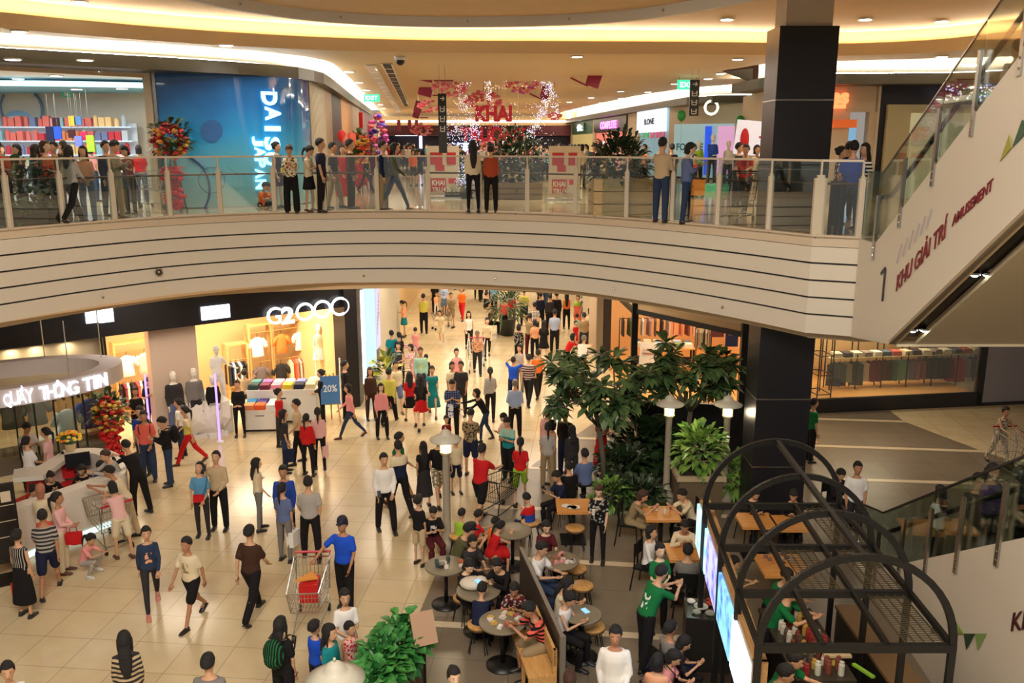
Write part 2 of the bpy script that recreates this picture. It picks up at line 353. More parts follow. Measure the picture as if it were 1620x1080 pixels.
# lower ceiling reaches from the lip to the shop coves
NL = 60
C2Lp = [(-150, 42), (0, 52), (120, 60), (262, 70), (400, 80), (480, 89), (524, 98), (554, 124), (584, 157), (609, 184)]
C3Lp = [(-150, 66), (0, 75), (120, 82), (262, 90), (400, 99), (480, 107), (510, 114), (524, 123), (554, 148), (584, 171), (606, 188)]
C2L = pxcurve(C2Lp, 10.0, NL); C3L = pxcurve(C3Lp, 9.8, NL)
C2R = pxcurve([(860, 184), (934, 167), (1008, 151), (1090, 139), (1190, 131)], 10.0, 30)
C3R = pxcurve([(866, 194), (993, 170), (1091, 153), (1140, 150), (1190, 150)], 9.8, 30)
C2N = pxcurve([(1140, 112), (1215, 100), (1320, 97), (1430, 94), (1612, 89), (1760, 84)], 10.0, 30)
C3N = pxcurve([(1158, 133), (1215, 121), (1321, 116), (1512, 115), (1616, 110), (1760, 102)], 9.8, 30)
low = [(p.x, p.y) for p in off(C1, .12)] + [(p.x, p.y) for p in reversed(C2N)] + [(p.x, p.y) for p in reversed(C2R)] + [(p.x, p.y) for p in reversed(C2L)]
g = mb(M['ceil']); n = g.add([(x, y, 10.0) for x, y in low]); g.face(*[n+i for i in range(len(low))]); struct(g, 'ceiling_upper_concourse')
g = mb(M['whitep']); gl = mb(M['ledw']); gb = mb(M['bulk'])
for c2, c3 in ((C2L, C3L), (C2R, C3R), (C2N, C3N)):
    n = max(len(c2), len(c3)); c2 = resample(c2, n); c3 = resample(c3, n); b3 = off(c3, 1.1)
    g.ribbon(atz_(c2, 10.0), atz_(c2, 10.5)); g.ribbon(atz_(c2, 10.5), atz_(b3, 10.5)); g.ribbon(atz_(off(c3, .9), 9.8), atz_(off(c3, .9), 10.5))
    gl.ribbon(atz_(off(c3, .25), 9.82), atz_(off(c3, .38), 9.84))
    gb.ribbon(atz_(c3, 9.5), atz_(c3, 9.8)); gb.ribbon(atz_(c3, 9.8), atz_(off(c3, 1.2), 9.8)); gb.ribbon(atz_(off(c3, 1.4), 9.5), atz_(c3, 9.5))
struct(g, 'ceiling_cove_recess'); struct(gl, 'trim_cove_light_shops'); struct(gb, 'trim_shop_bulkhead')
g = mb(M['ceil']); g.quad((-26, 8, 12.4), (30, 8, 12.4), (30, 95, 12.4), (-26, 95, 12.4)); struct(g, 'ceiling_slab')
# ---- the dark clad pillar through both floors
g = MB(); g.mt(M['black'])
for z0, z1 in ((0, 1.3), (1.32, 2.75), (2.77, 4.3), (4.3, 6.2), (6.2, 7.32), (7.34, 8.6), (8.62, 9.93)):
    g.box(4.95, 6.05, 17.0, 17.85, z0, z1)
g.mt(M['steel'])
for z in (1.31, 2.76, 7.33, 8.61): g.box(4.945, 6.055, 16.995, 17.855, z-.012, z+.012)
g.mt(M['cream2']).box(5.08, 5.95, 17.1, 17.8, 9.93, 10.62); struct(g, 'wall_pillar')
# ---- upper floor: the variety store with its curved blue front
def lerp_wall(P, Q, x, y=250):
    r = ray(x, y); k = r[0]/r[1]; P = Vector(P); Q = Vector(Q); d = Q-P   # P+t d with X/Y = k
    t = (k*P.y-P.x)/(d.x-k*d.y); return P+d*t
wallw = mat('store_white', srgb(216, 206, 188), .6); blued = mat('store_blue', srgb(120, 180, 205), .5)
g = mb(wallw); g.quad((-22, 27, 6.2), (-9.3, 27, 6.2), (-9.3, 27, 9.5), (-22, 27, 9.5)); g.quad((-9.3, 27, 6.2), (-9.0, 22.6, 6.2), (-9.0, 22.6, 9.5), (-9.3, 27, 9.5)); struct(g, 'wall_store_back')
g = mb(M['white']); g.quad((-22, 17, 9.5), (-8.9, 22.5, 9.5), (-9.3, 27, 9.5), (-22, 27, 9.5)); struct(g, 'ceiling_store')
cv = catmull([Vector((-20, 23.2, 0)), Vector((-14, 23.6, 0)), Vector((-11.5, 24.0, 0)), Vector((-9.4, 24.8, 0))], 6)
g = mb(blued); g.ribbon(atz_(cv, 9.28), atz_([Vector((p.x, 26.98, 0)) for p in cv], 9.28)); g.mt(emi('blue_cove', (.45, .85, 1), 2.2)).ribbon(atz_(cv, 9.28), atz_(cv, 9.42)); struct(g, 'ceiling_store_blue')
area((-12.5, 23.5, 9.2), (0, 0, 0), 6, 2.4, 240, (.95, .97, 1)); area((-12.5, 20.8, 9.35), (0, 0, 0), 3, 1, 50, (1, .9, .75))
k = 0
for x, y in ((22, 109), (54, 122), (90, 132), (30, 136), (136, 110), (155, 126), (121, 139), (193, 138), (208, 132)):
    p = A(x, y, 9.3); s = mb(M['lampc']); s.lathe([(.14, 0), (.14, .02)], (0, 0, 0), 14); s.mt(M['white']).lathe([(.17, .005), (.17, .03)], (0, 0, 0), 14)
    o = s.build('downlight', loc=(p.x, min(p.y, 26.8), 9.25 if p.y > 24.3 else 9.47)); tag(o, 'round white downlight in the ceiling of the variety store', 'ceiling light', 'downlights in the variety store')
g = mb(M['post']); g.box(-9.06, -8.88, 22.3, 22.5, 6.2, 9.5); g.mt(M['steel']).box(-8.86, -8.78, 22.36, 22.44, 6.2, 9.5); g.mt(M['brown']).bar((-14, 17.7, 9.44), (-9, 22.4, 9.44), .1, .1); struct(g, 'trim_store_frame')
# curved printed glass
def printed_blue():
    m = bpy.data.materials.new('printed_blue_glass'); m.use_nodes = True; nt = m.node_tree; b = nt.nodes['Principled BSDF']
    tc = nt.nodes.new('ShaderNodeTexCoord'); sp = nt.nodes.new('ShaderNodeSeparateXYZ'); nt.links.new(tc.outputs['Object'], sp.inputs[0])
    n = nt.nodes.new('ShaderNodeTexNoise'); n.inputs['Scale'].default_value = 1.1; nt.links.new(tc.outputs['Object'], n.inputs[0])
    ma = nt.nodes.new('ShaderNodeMath'); ma.operation = 'MULTIPLY_ADD'; ma.inputs[1].default_value = .9
    nt.links.new(n.outputs[0], ma.inputs[0]); nt.links.new(sp.outputs[2], ma.inputs[2])
    mr = nt.nodes.new('ShaderNodeMapRange'); mr.inputs[1].default_value = 6.5; mr.inputs[2].default_value = 10.1; nt.links.new(ma.outputs[0], mr.inputs[0])
    cr = nt.nodes.new('ShaderNodeValToRGB'); e = cr.color_ramp.elements
    e[0].position = 0; e[0].color = (*srgb(168, 196, 186), 1); e[1].position = 1; e[1].color = (*srgb(30, 84, 150), 1)
    for p, c in ((.3, (96, 190, 216)), (.55, (46, 160, 226)), (.75, (38, 120, 196))): q = e.new(p); q.color = (*srgb(*c), 1)
    nt.links.new(mr.outputs[0], cr.inputs[0]); nt.links.new(cr.outputs[0], b.inputs['Base Color'])
    b.inputs['Roughness'].default_value = .06; b.inputs['Coat Weight'].default_value = .6; b.inputs['Coat Roughness'].default_value = .03; return m
PB = printed_blue()
gc = catmull([Vector(p) for p in ((-8.8, 22.42, 0), (-7.8, 22.62, 0), (-6.9, 22.95, 0), (-6.2, 23.5, 0), (-5.75, 24.2, 0), (-5.62, 25.0, 0))], 8)
store = thing('store_facade', 'curved glossy blue shop front printed with circles and an upright store name', 'shop front', (-7, 23, 6.2))
def PS(b, n, sm=False): o = b.build(n, store, sm); o.location = (7, -23, -6.2); return o
g = mb(PB); g.ribbon(atz_(gc, 6.22), atz_(gc, 9.5)); g.ribbon(atz_(off(gc, .06), 9.5), atz_(off(gc, .06), 6.22)); PS(g, 'printed_glass', True)
def ongc(x): r = ray(x, 250); return min(range(len(gc)), key=lambda i: abs(gc[i].x/gc[i].y-r[0]/r[1]))
def gpt(x, y):     # the point of the curved glass behind a pixel, a hair in front
    i = ongc(x); i = min(max(i, 1), len(gc)-2); best = None
    for j in (i-1, i):
        a, b = gc[j], gc[j+1]; r = ray(x, y); kk = r[0]/r[1]; d = b-a; t = (kk*a.y-a.x)/(d.x-kk*d.y)
        if -.1 <= t <= 1.1: best = a+d*t; dd = d
    if best is None: best = gc[i]; dd = gc[i+1]-gc[i]
    n = Vector((dd.y, -dd.x, 0)).normalized(); return Vector((best.x, best.y, B(x, y, best.y).z))+n*.03, n, dd.normalized()
bl = mat('graphic_blue', srgb(22, 96, 170), .3); navy = mat('graphic_navy', srgb(22, 70, 130), .3)
def disc(xc, yc, r0, r1, m, a0=0, a1=360, nm='printed_circle', k=30):
    pts = []; s = mb(m); ri = []; ro = []
    for i in range(k+1):
        a = R(a0+(a1-a0)*i/k)
        ri.append(gpt(xc+r0*math.cos(a), yc-r0*math.sin(a))[0]); ro.append(gpt(xc+r1*math.cos(a), yc-r1*math.sin(a))[0])
    s.ribbon(ri, ro); PS(s, nm)
disc(335, 207, .5, 17.5, bl); disc(275, 300, 55, 58.5, navy, -50, 62, 'printed_arc'); disc(335, 285, 20, 21, navy, 0, 360, 'printed_ring')
em = emi('letter_cyan', (.35, .82, 1), 2.6)
for wd, x0, y0, x1, y1, w in (('DAISO', 433, 144, 430, 263, 21), ('JAPAN', 411, 215, 413, 300, 16)):
    for i, ch in enumerate(wd):      # letters lie on their side and read downwards
        t = (i+.5)/len(wd); p, n, d = gpt(x0+(x1-x0)*t, y0+(y1-y0)*t); pitch = abs(B(x0, y0, p.y).z-B(x1, y1, p.y).z)/len(wd)
        h = (gpt(x0+w/2, y0)[0]-gpt(x0-w/2, y0)[0]).length; lw_ = pitch*(.9 if ch != 'I' else .34)
        o = text(ch, 'letter', h, (0, 0, 0), (0, 0, 0), em, store, width=lw_, bold=.03, ext=.03)
        onto(o, p + Vector((0, 0, lw_/2)) - d*h/2 - Vector((-7, 23, 6.2)), (0, 0, -1), d)
# fluted panel and the shops further down the left side
g = mb(mat('fluted_panel', srgb(196, 188, 164), .5)); a = Vector((-5.65, 25.1, 0)); b = Vector((-5.95, 28.6, 0))
for i in range(22):
    p = a.lerp(b, i/22); q = a.lerp(b, (i+.6)/22); g.prism([(p.x+.05, p.y), (q.x+.05, q.y), (q.x-.1, q.y), (p.x-.1, p.y)], 6.2, 9.5)
g.mt(mat('flute_back', srgb(140, 130, 110), .6)).prism([(a.x-.1, a.y), (b.x-.1, b.y), (b.x-.3, b.y), (a.x-.3, a.y)], 6.2, 9.5); struct(g, 'wall_fluted')
LW = [(-5.95, 28.6), (-10.3, 73)]
def lw(Y, o=0.): t = (Y-28.6)/(73-28.6); return Vector((-5.95-4.35*t-o, Y, 0))
segs = [(28.6, 31, 'wall_left_pier', (190, 172, 140)), (31, 34.5, 'wall_left_dark', (34, 30, 30)), (34.5, 40, 'wall_left_tan', (206, 150, 84)), (40, 44, 'wall_left_cream', (205, 186, 150)), (44, 56, 'wall_left_mid', (120, 84, 90)), (56, 73, 'wall_left_far', (168, 148, 130))]
for y0, y1, nm, c in segs:
    p, q = lw(y0), lw(y1); g = mb(mat(nm, srgb(*c), .5)); g.prism([(p.x, p.y), (q.x, q.y), (q.x-.4, q.y), (p.x-.4, p.y)], 6.2, 9.5); struct(g, nm)
# ---- right side of the upper concourse
RWp = Vector((7.9, 39, 0)); RWq = Vector((3.95, 86, 0))
def rw(x): return lerp_wall(RWp, RWq, x, 200) if x <= 1060 else lerp_wall((7.9, 39, 0), (11.4, 36.9, 0), x, 200)
def seg(x0, x1, z0, z1, m, nm, o=0., d=.3, kind='structure'):
    p, q = rw(x0), rw(x1); s = mb(m); 
    if x0 >= 1058: s.prism([(p.x, p.y-o), (q.x, q.y-o), (q.x, q.y+d), (p.x, p.y+d)], z0, z1); return s
    s.prism([(p.x-o, p.y), (q.x-o, q.y), (q.x-o+d, q.y), (p.x-o+d, p.y)], z0, z1); return s
shops = [(868, 880, (190, 160, 120), None), (882, 905, (150, 60, 50), (120, 30, 40)), (906, 940, (190, 170, 110), (60, 110, 84)), (944, 996, (240, 130, 110), (24, 16, 24)), (1013, 1058, (110, 150, 165), None)]
for x0, x1, c, h in shops:
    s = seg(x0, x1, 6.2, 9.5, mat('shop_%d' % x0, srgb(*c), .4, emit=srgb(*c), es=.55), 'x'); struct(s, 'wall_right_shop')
    if h: s = seg(x0, x1, 8.55, 9.5, mat('hdr_%d' % x0, srgb(*h), .4), 'x', .08); struct(s, 'wall_right_header')
for x0, x1 in ((862, 868), (880, 882), (905, 906.5), (940, 944), (996, 1013), (1058, 1190)):
    s = seg(x0, x1, 6.2, 9.5, M['cream2'], 'x', .1); struct(s, 'wall_right_pier')
def sign_r(x0, x1, z0, z1, m, label, name='shop_sign', cat='sign', o=.2, body=None, tm=None, tw=.8, th=.4):
    p, q = rw(x0), rw(x1); c = (p+q)/2; c.z = (z0+z1)/2; t = thing(name, label, cat, c)
    s = mb(m); s.prism([(p.x-o-c.x, p.y-c.y), (q.x-o-c.x, q.y-c.y), (q.x-o+.1-c.x, q.y-c.y), (p.x-o+.1-c.x, p.y-c.y)], z0-c.z, z1-c.z); s.build('sign_board', t)
    if body:
        d = (q-p if q.y < p.y else p-q).normalized(); w = (q-p).length*tw; ang = math.atan2(d.y, d.x)
        a = c - d*w/2 + Vector((-o-.04, -.0, 0)) ; a.z = c.z-(z1-z0)*th/2
        onto(text(body, 'lettering', (z1-z0)*th, (0, 0, 0), (0, 0, 0), tm, t, width=w, bold=.03), a-c, d, (0, 0, 1))
    return t
sign_r(944, 996, 8.6, 9.45, mat('sign_black', (.01, .008, .01), .3), 'black shop sign with glowing magenta lettering on the right of the upper concourse', body='COMPLETE', tm=emi('magenta', (1, .12, .75), 5), tw=.5, th=.55)
sign_r(1013, 1058, 8.4, 9.5, emi('sign_white', (.82, .92, 1), 1.15), 'glowing white shop sign over the blue-grey window on the upper right', body='B.ONE', tm=mat('ink', (.05, .06, .1), .5), tw=.35, th=.28)
sign_r(916, 928, 8.75, 9.35, mat('hdr_906', (.1, .2, .12), .4), 'small dark green sign with a pale glowing figure on the upper concourse', body='ft', tm=emi('pale_glow', (.8, .95, 1), 4), tw=.7, th=.8)
# pink light box in the magenta-signed shop
p = rw(968); s = MB(); s.mt(emi('white_box', (.8, .95, 1), 1.6)).ell((0, 0, 0), .12, 1.5, .8, 16, 8); o = s.build('light_box', loc=(p.x-.42, p.y+1, 7.2)); tag(o, 'round glowing white light box in the coral coloured shop window', 'light box')
# window of the casual wear shop (coloured letters) and the ring sign
p0, p1 = rw(1066), rw(1160); cW = (p0+p1)/2; win = thing('shop_window', 'bright blue-white shop window with coloured words and two dressed mannequins', 'shop window', (cW.x, cW.y, 6.2))
s = mb(mat('win_glow', srgb(140, 170, 176), .3, emit=srgb(150, 185, 190), es=.5)); s.prism([(p0.x-cW.x, p0.y-cW.y-.2), (p1.x-cW.x, p1.y-cW.y-.2), (p1.x-cW.x, p1.y-cW.y-.13), (p0.x-cW.x, p0.y-cW.y-.13)], .1, 2.45); s.build('window_pane', win)
dW = (p1-p0).normalized(); angW = math.atan2(dW.y, dW.x)
def wt(body, x, w, z, h, col, x0=None):
    p = rw(x); text(body, 'lettering', h, (p.x-cW.x, p.y-cW.y-.23, z), (math.pi/2, 0, angW), mat('wt'+body, srgb(*col), .5), win, width=w, bold=.02)
for x0, x1, c in ((1114, 1124, (30, 80, 220)), (1134, 1160, (200, 150, 190))):
    a, b = rw(x0), rw(x1); s = mb(mat('poster_%d' % x0, srgb(*c), .4, emit=srgb(*c), es=.8)); s.prism([(a.x-cW.x, a.y-cW.y-.3), (b.x-cW.x, b.y-cW.y-.3), (b.x-cW.x, b.y-cW.y-.24), (a.x-cW.x, a.y-cW.y-.24)], .3, 2.35); s.build('poster', win)
wt('FOODIE', 1070, (rw(1112)-rw(1070)).length, 1.35, .3, (30, 110, 130))
dR = (RWp-RWq).normalized()
for body, x, x1, col in (('IN', 1021, 1032, (60, 150, 60)), ('SHIN', 1033, 1058, (190, 50, 90))):
    p = rw(x); w = (rw(x1)-p).length; z = B(x, 218, p.y).z; o = text(body, 'wall_lettering', .42, (0, 0, 0), (0, 0, 0), mat('wt'+body, srgb(*col), .5, emit=srgb(*col), es=.5), None, width=w*.95, bold=.02)
    onto(o, (p.x-.14, p.y, z), dR, (0, 0, 1)); tag(o, 'green letters IN on the shop glass' if body == 'IN' else 'crimson letters SHIN on the blue-grey shop glass', 'lettering')
p = rw(1120); s = mb(emi('ring_glow', (.85, 1, .55), 5)); s.tube([(.27*math.cos(2*math.pi*i/24), 0, .27*math.sin(2*math.pi*i/24)) for i in range(25)], .045, 6, False); s.mt(emi('leaf_glow', (.3, 1, .2), 2)).bar((0, 0, .27), (.09, 0, .42), .06); tag(s.build('ring_sign', loc=(p.x, p.y-.5, B(1120, 170, p.y-.5).z)), 'glowing yellow ring sign shaped like a fruit on the beige wall', 'sign')
# nearer right store with orange lettering, black wall and beige recess
NW = [Vector(p) for p in ((8.55, 33.5, 0), (8.35, 30.5, 0), (8.7, 28.4, 0), (9.3, 27.5, 0), (10.2, 27.2, 0), (10.95, 27.2, 0))]
g = mb(M['cream2']); c = catmull(NW[:5], 5); g.ribbon(atz_(c, 6.2), atz_(c, 9.5)); g.box(10.05, 10.95, 27.2, 27.5, 8.75, 9.5); g.box(10.78, 10.98, 27.2, 27.5, 6.2, 8.75); g.mt(M['post']).box(10.98, 11.04, 27.1, 27.3, 6.2, 9.5); struct(g, 'wall_right_store')
g = mb(M['black']); g.box(11.04, 17, 27.2, 27.4, 6.2, 9.5); struct(g, 'wall_black')
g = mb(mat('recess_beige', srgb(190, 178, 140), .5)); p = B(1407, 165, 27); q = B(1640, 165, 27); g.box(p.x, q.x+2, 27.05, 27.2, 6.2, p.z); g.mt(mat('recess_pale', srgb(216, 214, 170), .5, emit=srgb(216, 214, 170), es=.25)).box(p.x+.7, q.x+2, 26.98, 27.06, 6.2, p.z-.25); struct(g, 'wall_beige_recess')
g = mb(mat('interior_cyan', srgb(120, 170, 200), .4, emit=srgb(130, 180, 215), es=.8)); g.box(9.9, 10.8, 28.2, 28.3, 6.2, 8.3); struct(g, 'wall_store_interior')
sg = thing('orange_sign', 'orange-red glowing store lettering on the beige wall behind the dark pillar', 'sign', (9.9, 27.1, 9))
oc = emi('orange_glow', (1, .16, .05), 3)
p = B(1313, 163, 27.05); text('es', 'lettering', .34, p-Vector((9.9, 27.1, 9)), (math.pi/2, 0, 0), oc, sg, width=.56, bold=.05)
p = B(1211, 170, 29); text('Fit', 'lettering', .5, p-Vector((9.9, 27.1, 9)), (math.pi/2, 0, R(-50)), oc, sg, width=.5, bold=.04)
s = mb(oc); p = B(1327, 165, 27.05)-Vector((9.9, 27.1, 9)); s.box(p.x-.25, p.x+.22, p.y, p.y+.03, p.z-.12, p.z+.0); s.build('sign_bar', sg)
s = mb(mat('orange_panel', srgb(232, 110, 50), .5, emit=srgb(232, 110, 50), es=.3)); p = B(1316, 189, 27.1); q = B(1355, 202, 27.1); s.box(p.x, q.x, 27.1, 27.2, q.z, p.z); tag(s.build('orange_header'), 'plain orange header panel over the bright store doorway', 'panel')
# end of the concourse
g = mb(mat('far_maroon', srgb(92, 28, 40), .5)); g.box(-12, 8, 74, 74.4, 8.5, 9.3); g.mt(mat('far_wall', srgb(196, 160, 110), .5)).box(-12, 8, 74.2, 74.5, 9.3, 10.4)
g.mt(mat('far_navy', srgb(18, 20, 52), .5)).box(-12, 8, 75, 75.3, 6.2, 8.5); struct(g, 'wall_far_end')
g = mb(emi('far_led', (1, .93, .78), 5)); g.box(-11, 7, 73.9, 74.0, 9.55, 9.68); struct(g, 'trim_far_cove')
for x0, x1, y0, y1, c, lab in ((625, 660, 208, 214, (.95, .95, 1), 'long glowing white strip over the navy store at the far end'), (663, 668, 214, 235, (.75, .7, 1), 'upright pale violet light column at the far end'), (715, 750, 226, 240, (.45, .6, 1), 'glowing blue-white display far down the concourse'), (795, 800, 222, 232, (.9, .95, 1), 'small round white lamp far down the concourse')):
    a = B(x0, y0, 74.9); b = B(x1, y1, 74.9); s = mb(emi('far_%d' % x0, c, 2.2)); s.box(a.x, b.x, 74.88, 75.02, b.z, min(a.z, 8.48)); tag(s.build('light_display'), lab, 'display light')
area((-2, 68, 8.9), (0, 0, 0), 8, 2, 90, (.7, .6, 1))
# far concourse ceiling trims: slot diffusers
for x0, y0, x1, y1, m, lab in ((612, 102, 643, 168, M['dark'], 'dark slotted air diffuser running along the upper ceiling'), (586, 104, 632, 178, M['white'], 'pale slotted air diffuser beside the dark one on the upper ceiling')):
    a = A(x0, y0, 9.96); b = A(x1, y1, 9.96); s = MB(); n = 16
    for i in range(n):
        p = a.lerp(b, i/n); q = a.lerp(b, (i+.72)/n); s.mt(m).bar(p, q, .22, .03)
    s.mt(M['white']).bar(a+Vector((0, 0, .012)), b+Vector((0, 0, .012)), .34, .02); tag(s.build('air_diffuser'), lab, 'air diffuser')
# downlights of the upper ceilings
dl = [(30, 49, 10.0), (357, 71, 10.0), (913, 89, 10.0), (126, 2, 10.58), (1150, 30, 10.58), (1369, 30, 10.58), (1490, 33, 10.58), (1167, 93, 10.0), (1140, 116, 10.0), (1490, 89, 10.0), (553, 113, 10.0), (568, 130, 10.0), (580, 142, 10.0), (592, 158, 10.0), (602, 165, 10.0), (607, 171, 10.0), (1067, 132, 10.0), (1025, 145, 10.0), (982, 144, 10.0), (951, 162, 10.0), (935, 154, 10.0), (925, 168, 10.0), (901, 161, 10.0), (889, 179, 10.0), (875, 168, 10.0), (983, 155, 10.0), (1120, 124, 10.0)]
s0 = mb(M['lamp']); s0.lathe([(.13, 0), (.13, .02)], (0, 0, -.03), 16); s0.mt(M['white']).lathe([(.17, .01), (.17, .03)], (0, 0, -.03), 16); me = s0.mesh('downlight')
for x, y, z in dl:
    p = A(x, y, z-.01); o = bpy.data.objects.new('downlight', me); C.objects.link(o); o.location = p
    tag(o, 'round recessed downlight in the warm ceiling between the two balcony rings' if z > 10.3 else 'round recessed downlight in the beige ceiling of the upper concourse', 'ceiling light', 'downlights in the warm upper ceiling' if z > 10.3 else 'downlights in the beige concourse ceiling')
p = A(633, 89, 10.0); s = mb(M['white']); s.lathe([(.16, 0), (.16, -.06), (.12, -.1)], (0, 0, 0), 16); s.mt(M['black']).ell((0, 0, -.1), .12, .12, .13, 12, 8); tag(s.build('dome_camera', loc=p, smooth=True), 'white and black security dome camera under the upper ceiling', 'camera')
# green exit signs
for x, y, lab in ((588, 155, 'green exit sign hanging near the left row of downlights'), (1088, 134, 'small green exit sign beside the black hanging sign')):
    p = A(x, y, 9.75); s = mb(emi('exit_green', (.05, .75, .4), 1.2)); s.box(-.35, .35, -.03, .03, -.16, .16); s.mt(M['steel']).box(-.3, -.28, -.01, .01, .16, .3); s.box(.28, .3, -.01, .01, .16, .3); o = s.build('exit_sign', loc=p); tag(o, lab, 'exit sign')
    text('EXIT', 'lettering', .17, (-.26, -.035, -.08), (math.pi/2, 0, 0), emi('exit_white', (1, 1, 1), 1.5), o, width=.52, bold=.02)
# ================================================================ ESCALATORS ON THE RIGHT
def X1(Y): return 6.0+.034*(Y-14)
def zt(Y): return 6.48+.676*(14.05-Y)
def zb(Y): return 4.70+.676*(13.53-Y)
Y0, YN = 14.35, 4.0
esc = thing('escalator', 'upper escalator climbing towards the viewer with glass sides and a lettered beige side panel', 'escalator', (6.1, 15, 6.2))
EO = Vector((6.1, 15, 6.2))
def PE(b, n, sm=False, root=None, o=None): r = b.build(n, root or esc, sm); r.location = -(o or EO); return r
s = mb(M['cream'])   # side panel with thickness
prof = [(15.2, 6.2), (14.5, 6.2), (Y0, zt(Y0)), (YN, zt(YN)), (YN, zb(YN)), (13.53, 4.70), (15.2, 4.45)]
n = s.add([(X1(y), y, z) for y, z in prof]); s.face(*[n+i for i in range(len(prof))][::-1]); s.add([(X1(y)+.1, y, z) for y, z in prof]); s.face(*[n+len(prof)+i for i in range(len(prof))])
for i in range(len(prof)): j = (i+1) % len(prof); s.face(n+i, n+j, n+len(prof)+j, n+len(prof)+i)
PE(s, 'side_panel')
def strip(x0, x1, dz, m, nm, th=.06, root=None):
    s = mb(m); y0, y1 = 13.53, YN; z0, z1 = zb(y0)+dz, zb(y1)+dz
    n = s.add([(X1(y0)+x0, y0, z0), (X1(y0)+x1, y0, z0), (X1(y1)+x1, y1, z1), (X1(y1)+x0, y1, z1), (X1(y0)+x0, y0, z0+th), (X1(y0)+x1, y0, z0+th), (X1(y1)+x1, y1, z1+th), (X1(y1)+x0, y1, z1+th)])
    for q in ((0,1,2,3),(7,6,5,4),(4,5,1,0),(5,6,2,1),(6,7,3,2),(7,4,0,3)): s.face(*[n+i for i in q])
    return PE(s, nm)
strip(.0, .14, 0, M['brown'], 'soffit_edge'); strip(.14, .43, .12, M['black'], 'soffit_recess'); strip(.43, 4.2, 0, mat('soffit_beige', srgb(222, 204, 168), .35), 'soffit')
strip(.1, 1.5, 1.2, mat('step_grey', (.08, .08, .08), .5, .3), 'steps', .2)
s = mb(MC['soffit_beige']); s.box(6.12, 10.2, 13.53, 15.2, 4.66, 4.70); PE(s, 'soffit_landing')
for x, y in ((1444, 523), (1461, 522), (1542, 435), (1562, 435)):
    r = Vector(ray(x, y)); # meet the soffit plane z = zb(y)+.1
    t = (4.70+.676*13.53+.08-CZ)/(r.z+.676*r.y); p = r*t; p.z += CZ; s = mb(emi('spot', (.9, 1, .95), 12)); s.ell((0, 0, 0), .05, .05, .03, 12, 6); s.mt(M['steel']).lathe([(.07, .0), (.07, .03)], (0, 0, 0), 12)
    o = s.build('spotlight', esc); o.location = p-EO
s = mb(M['glassg']); s.prism([(X1(15.2)+.03, 15.2), (X1(14.5)+.03, 14.5), (X1(14.5)+.045, 14.5), (X1(15.2)+.045, 15.2)], 6.2, 7.36); PE(s, 'glass_panel')
ys = [14.5, 13.55, 12.55, 11.55, 10.55, 9.55, 8.55, 7.55, 6.5, 5.5, 4.5]
for i in range(len(ys)-1):
    a, b = ys[i]-.01, ys[i+1]+.01; s = mb(M['glass']); x0, x1 = X1(a)+.03, X1(b)+.03
    za, zbb = max(6.2, zt(a)), zt(b); n = s.add([(x0, a, za), (x1, b, zbb), (x1, b, zbb+1.14), (x0, a, za+1.14), (x0+.012, a, za), (x1+.012, b, zbb), (x1+.012, b, zbb+1.14), (x0+.012, a, za+1.14)])
    for q in ((0,1,2,3),(7,6,5,4),(0,3,7,4),(1,5,6,2),(3,2,6,7)): s.face(*[n+k for k in q])
    s.mt(M['steel']).bar((x0+.006, a, za+1.15), (x1+.006, b, zbb+1.15), .02, .02); PE(s, 'glass_panel')
    s = mb(M['steel']); z = max(6.2, zt(a)); s.box(X1(a)-.03, X1(a)+.01, a-.035, a+.035, z-.28, z+.78); s.mt(M['chrome']).ell((X1(a)-.03, a, z-.2), .015, .02, .02, 6, 4); s.ell((X1(a)-.03, a, z-.08), .015, .02, .02, 6, 4); PE(s, 'glass_post')
s = mb(M['black']); s.tube([(X1(15)+.16, 15.0, 6.9), (X1(14.4)+.16, 14.4, 6.98)]+[(X1(y)+.16, y, zt(y)+.72) for y in (13.6, 12, 10, 7, 4)], .04, 8); PE(s, 'handrail', True)
s = mb(M['glassd']); s.ribbon([(X1(y)+1.45, y, zt(y)) for y in (14.4, 4)], [(X1(y)+1.45, y, zt(y)+.8) for y in (14.4, 4)]); PE(s, 'far_glass')
s = mb(M['black']); s.tube([(X1(y)+1.42, y, zt(y)+.84) for y in (14.8, 12, 8, 4)], .04, 8); PE(s, 'handrail', True)
# lettering on the side panel: baseline runs parallel to the slope
redt = mat('text_maroon', srgb(120, 30, 34), .5); UPV = Vector((0, 0, 1)); DIR = Vector((0, -1, .676)).normalized(); 
def onpanel(x, y): r = Vector(ray(x, y)); t = (6.0-.034*14)/(r.x-.034*r.y); p = r*t; return Vector((p.x-.015, p.y, p.z+CZ))
def ptext(body, a, b, hpx, m, shx=0, name='lettering', root=None, org=None, f=None):
    f = f or onpanel; p = f(*a); q = f(*b); h = (f(a[0], a[1]-hpx)-p).length; d = (q-p)
    o = text(body, name, h, (0, 0, 0), (0, 0, 0), m, root or esc, width=d.length, bold=.004, ext=.008)
    mt_ = Matrix((d.normalized(), Vector((0, 0, 1)), d.normalized().cross(Vector((0, 0, 1))))).transposed().to_4x4(); 
    me = o.data; co = np.empty(len(me.vertices)*3); me.vertices.foreach_get('co', co); co = co.reshape(-1, 3)
    m3 = np.array(mt_.to_3x3()); co = co @ m3.T; me.vertices.foreach_set('co', co.ravel()); me.update(); o.location = p-(org or EO); return o
ptext('KHU GIẢI TRÍ', (1419, 461), (1497, 375), 36, redt); ptext('AMUSEMENT', (1508, 358), (1571, 300), 17, redt)
a = onpanel(1397, 476); b = onpanel(1402, 424); c = onpanel(1395, 433); s = mb(M['black']); s.bar(a, b, .05, .012, (1, 0, 0)); s.bar(c, b, .05, .012, (1, 0, 0)); PE(s, 'painted_numeral')
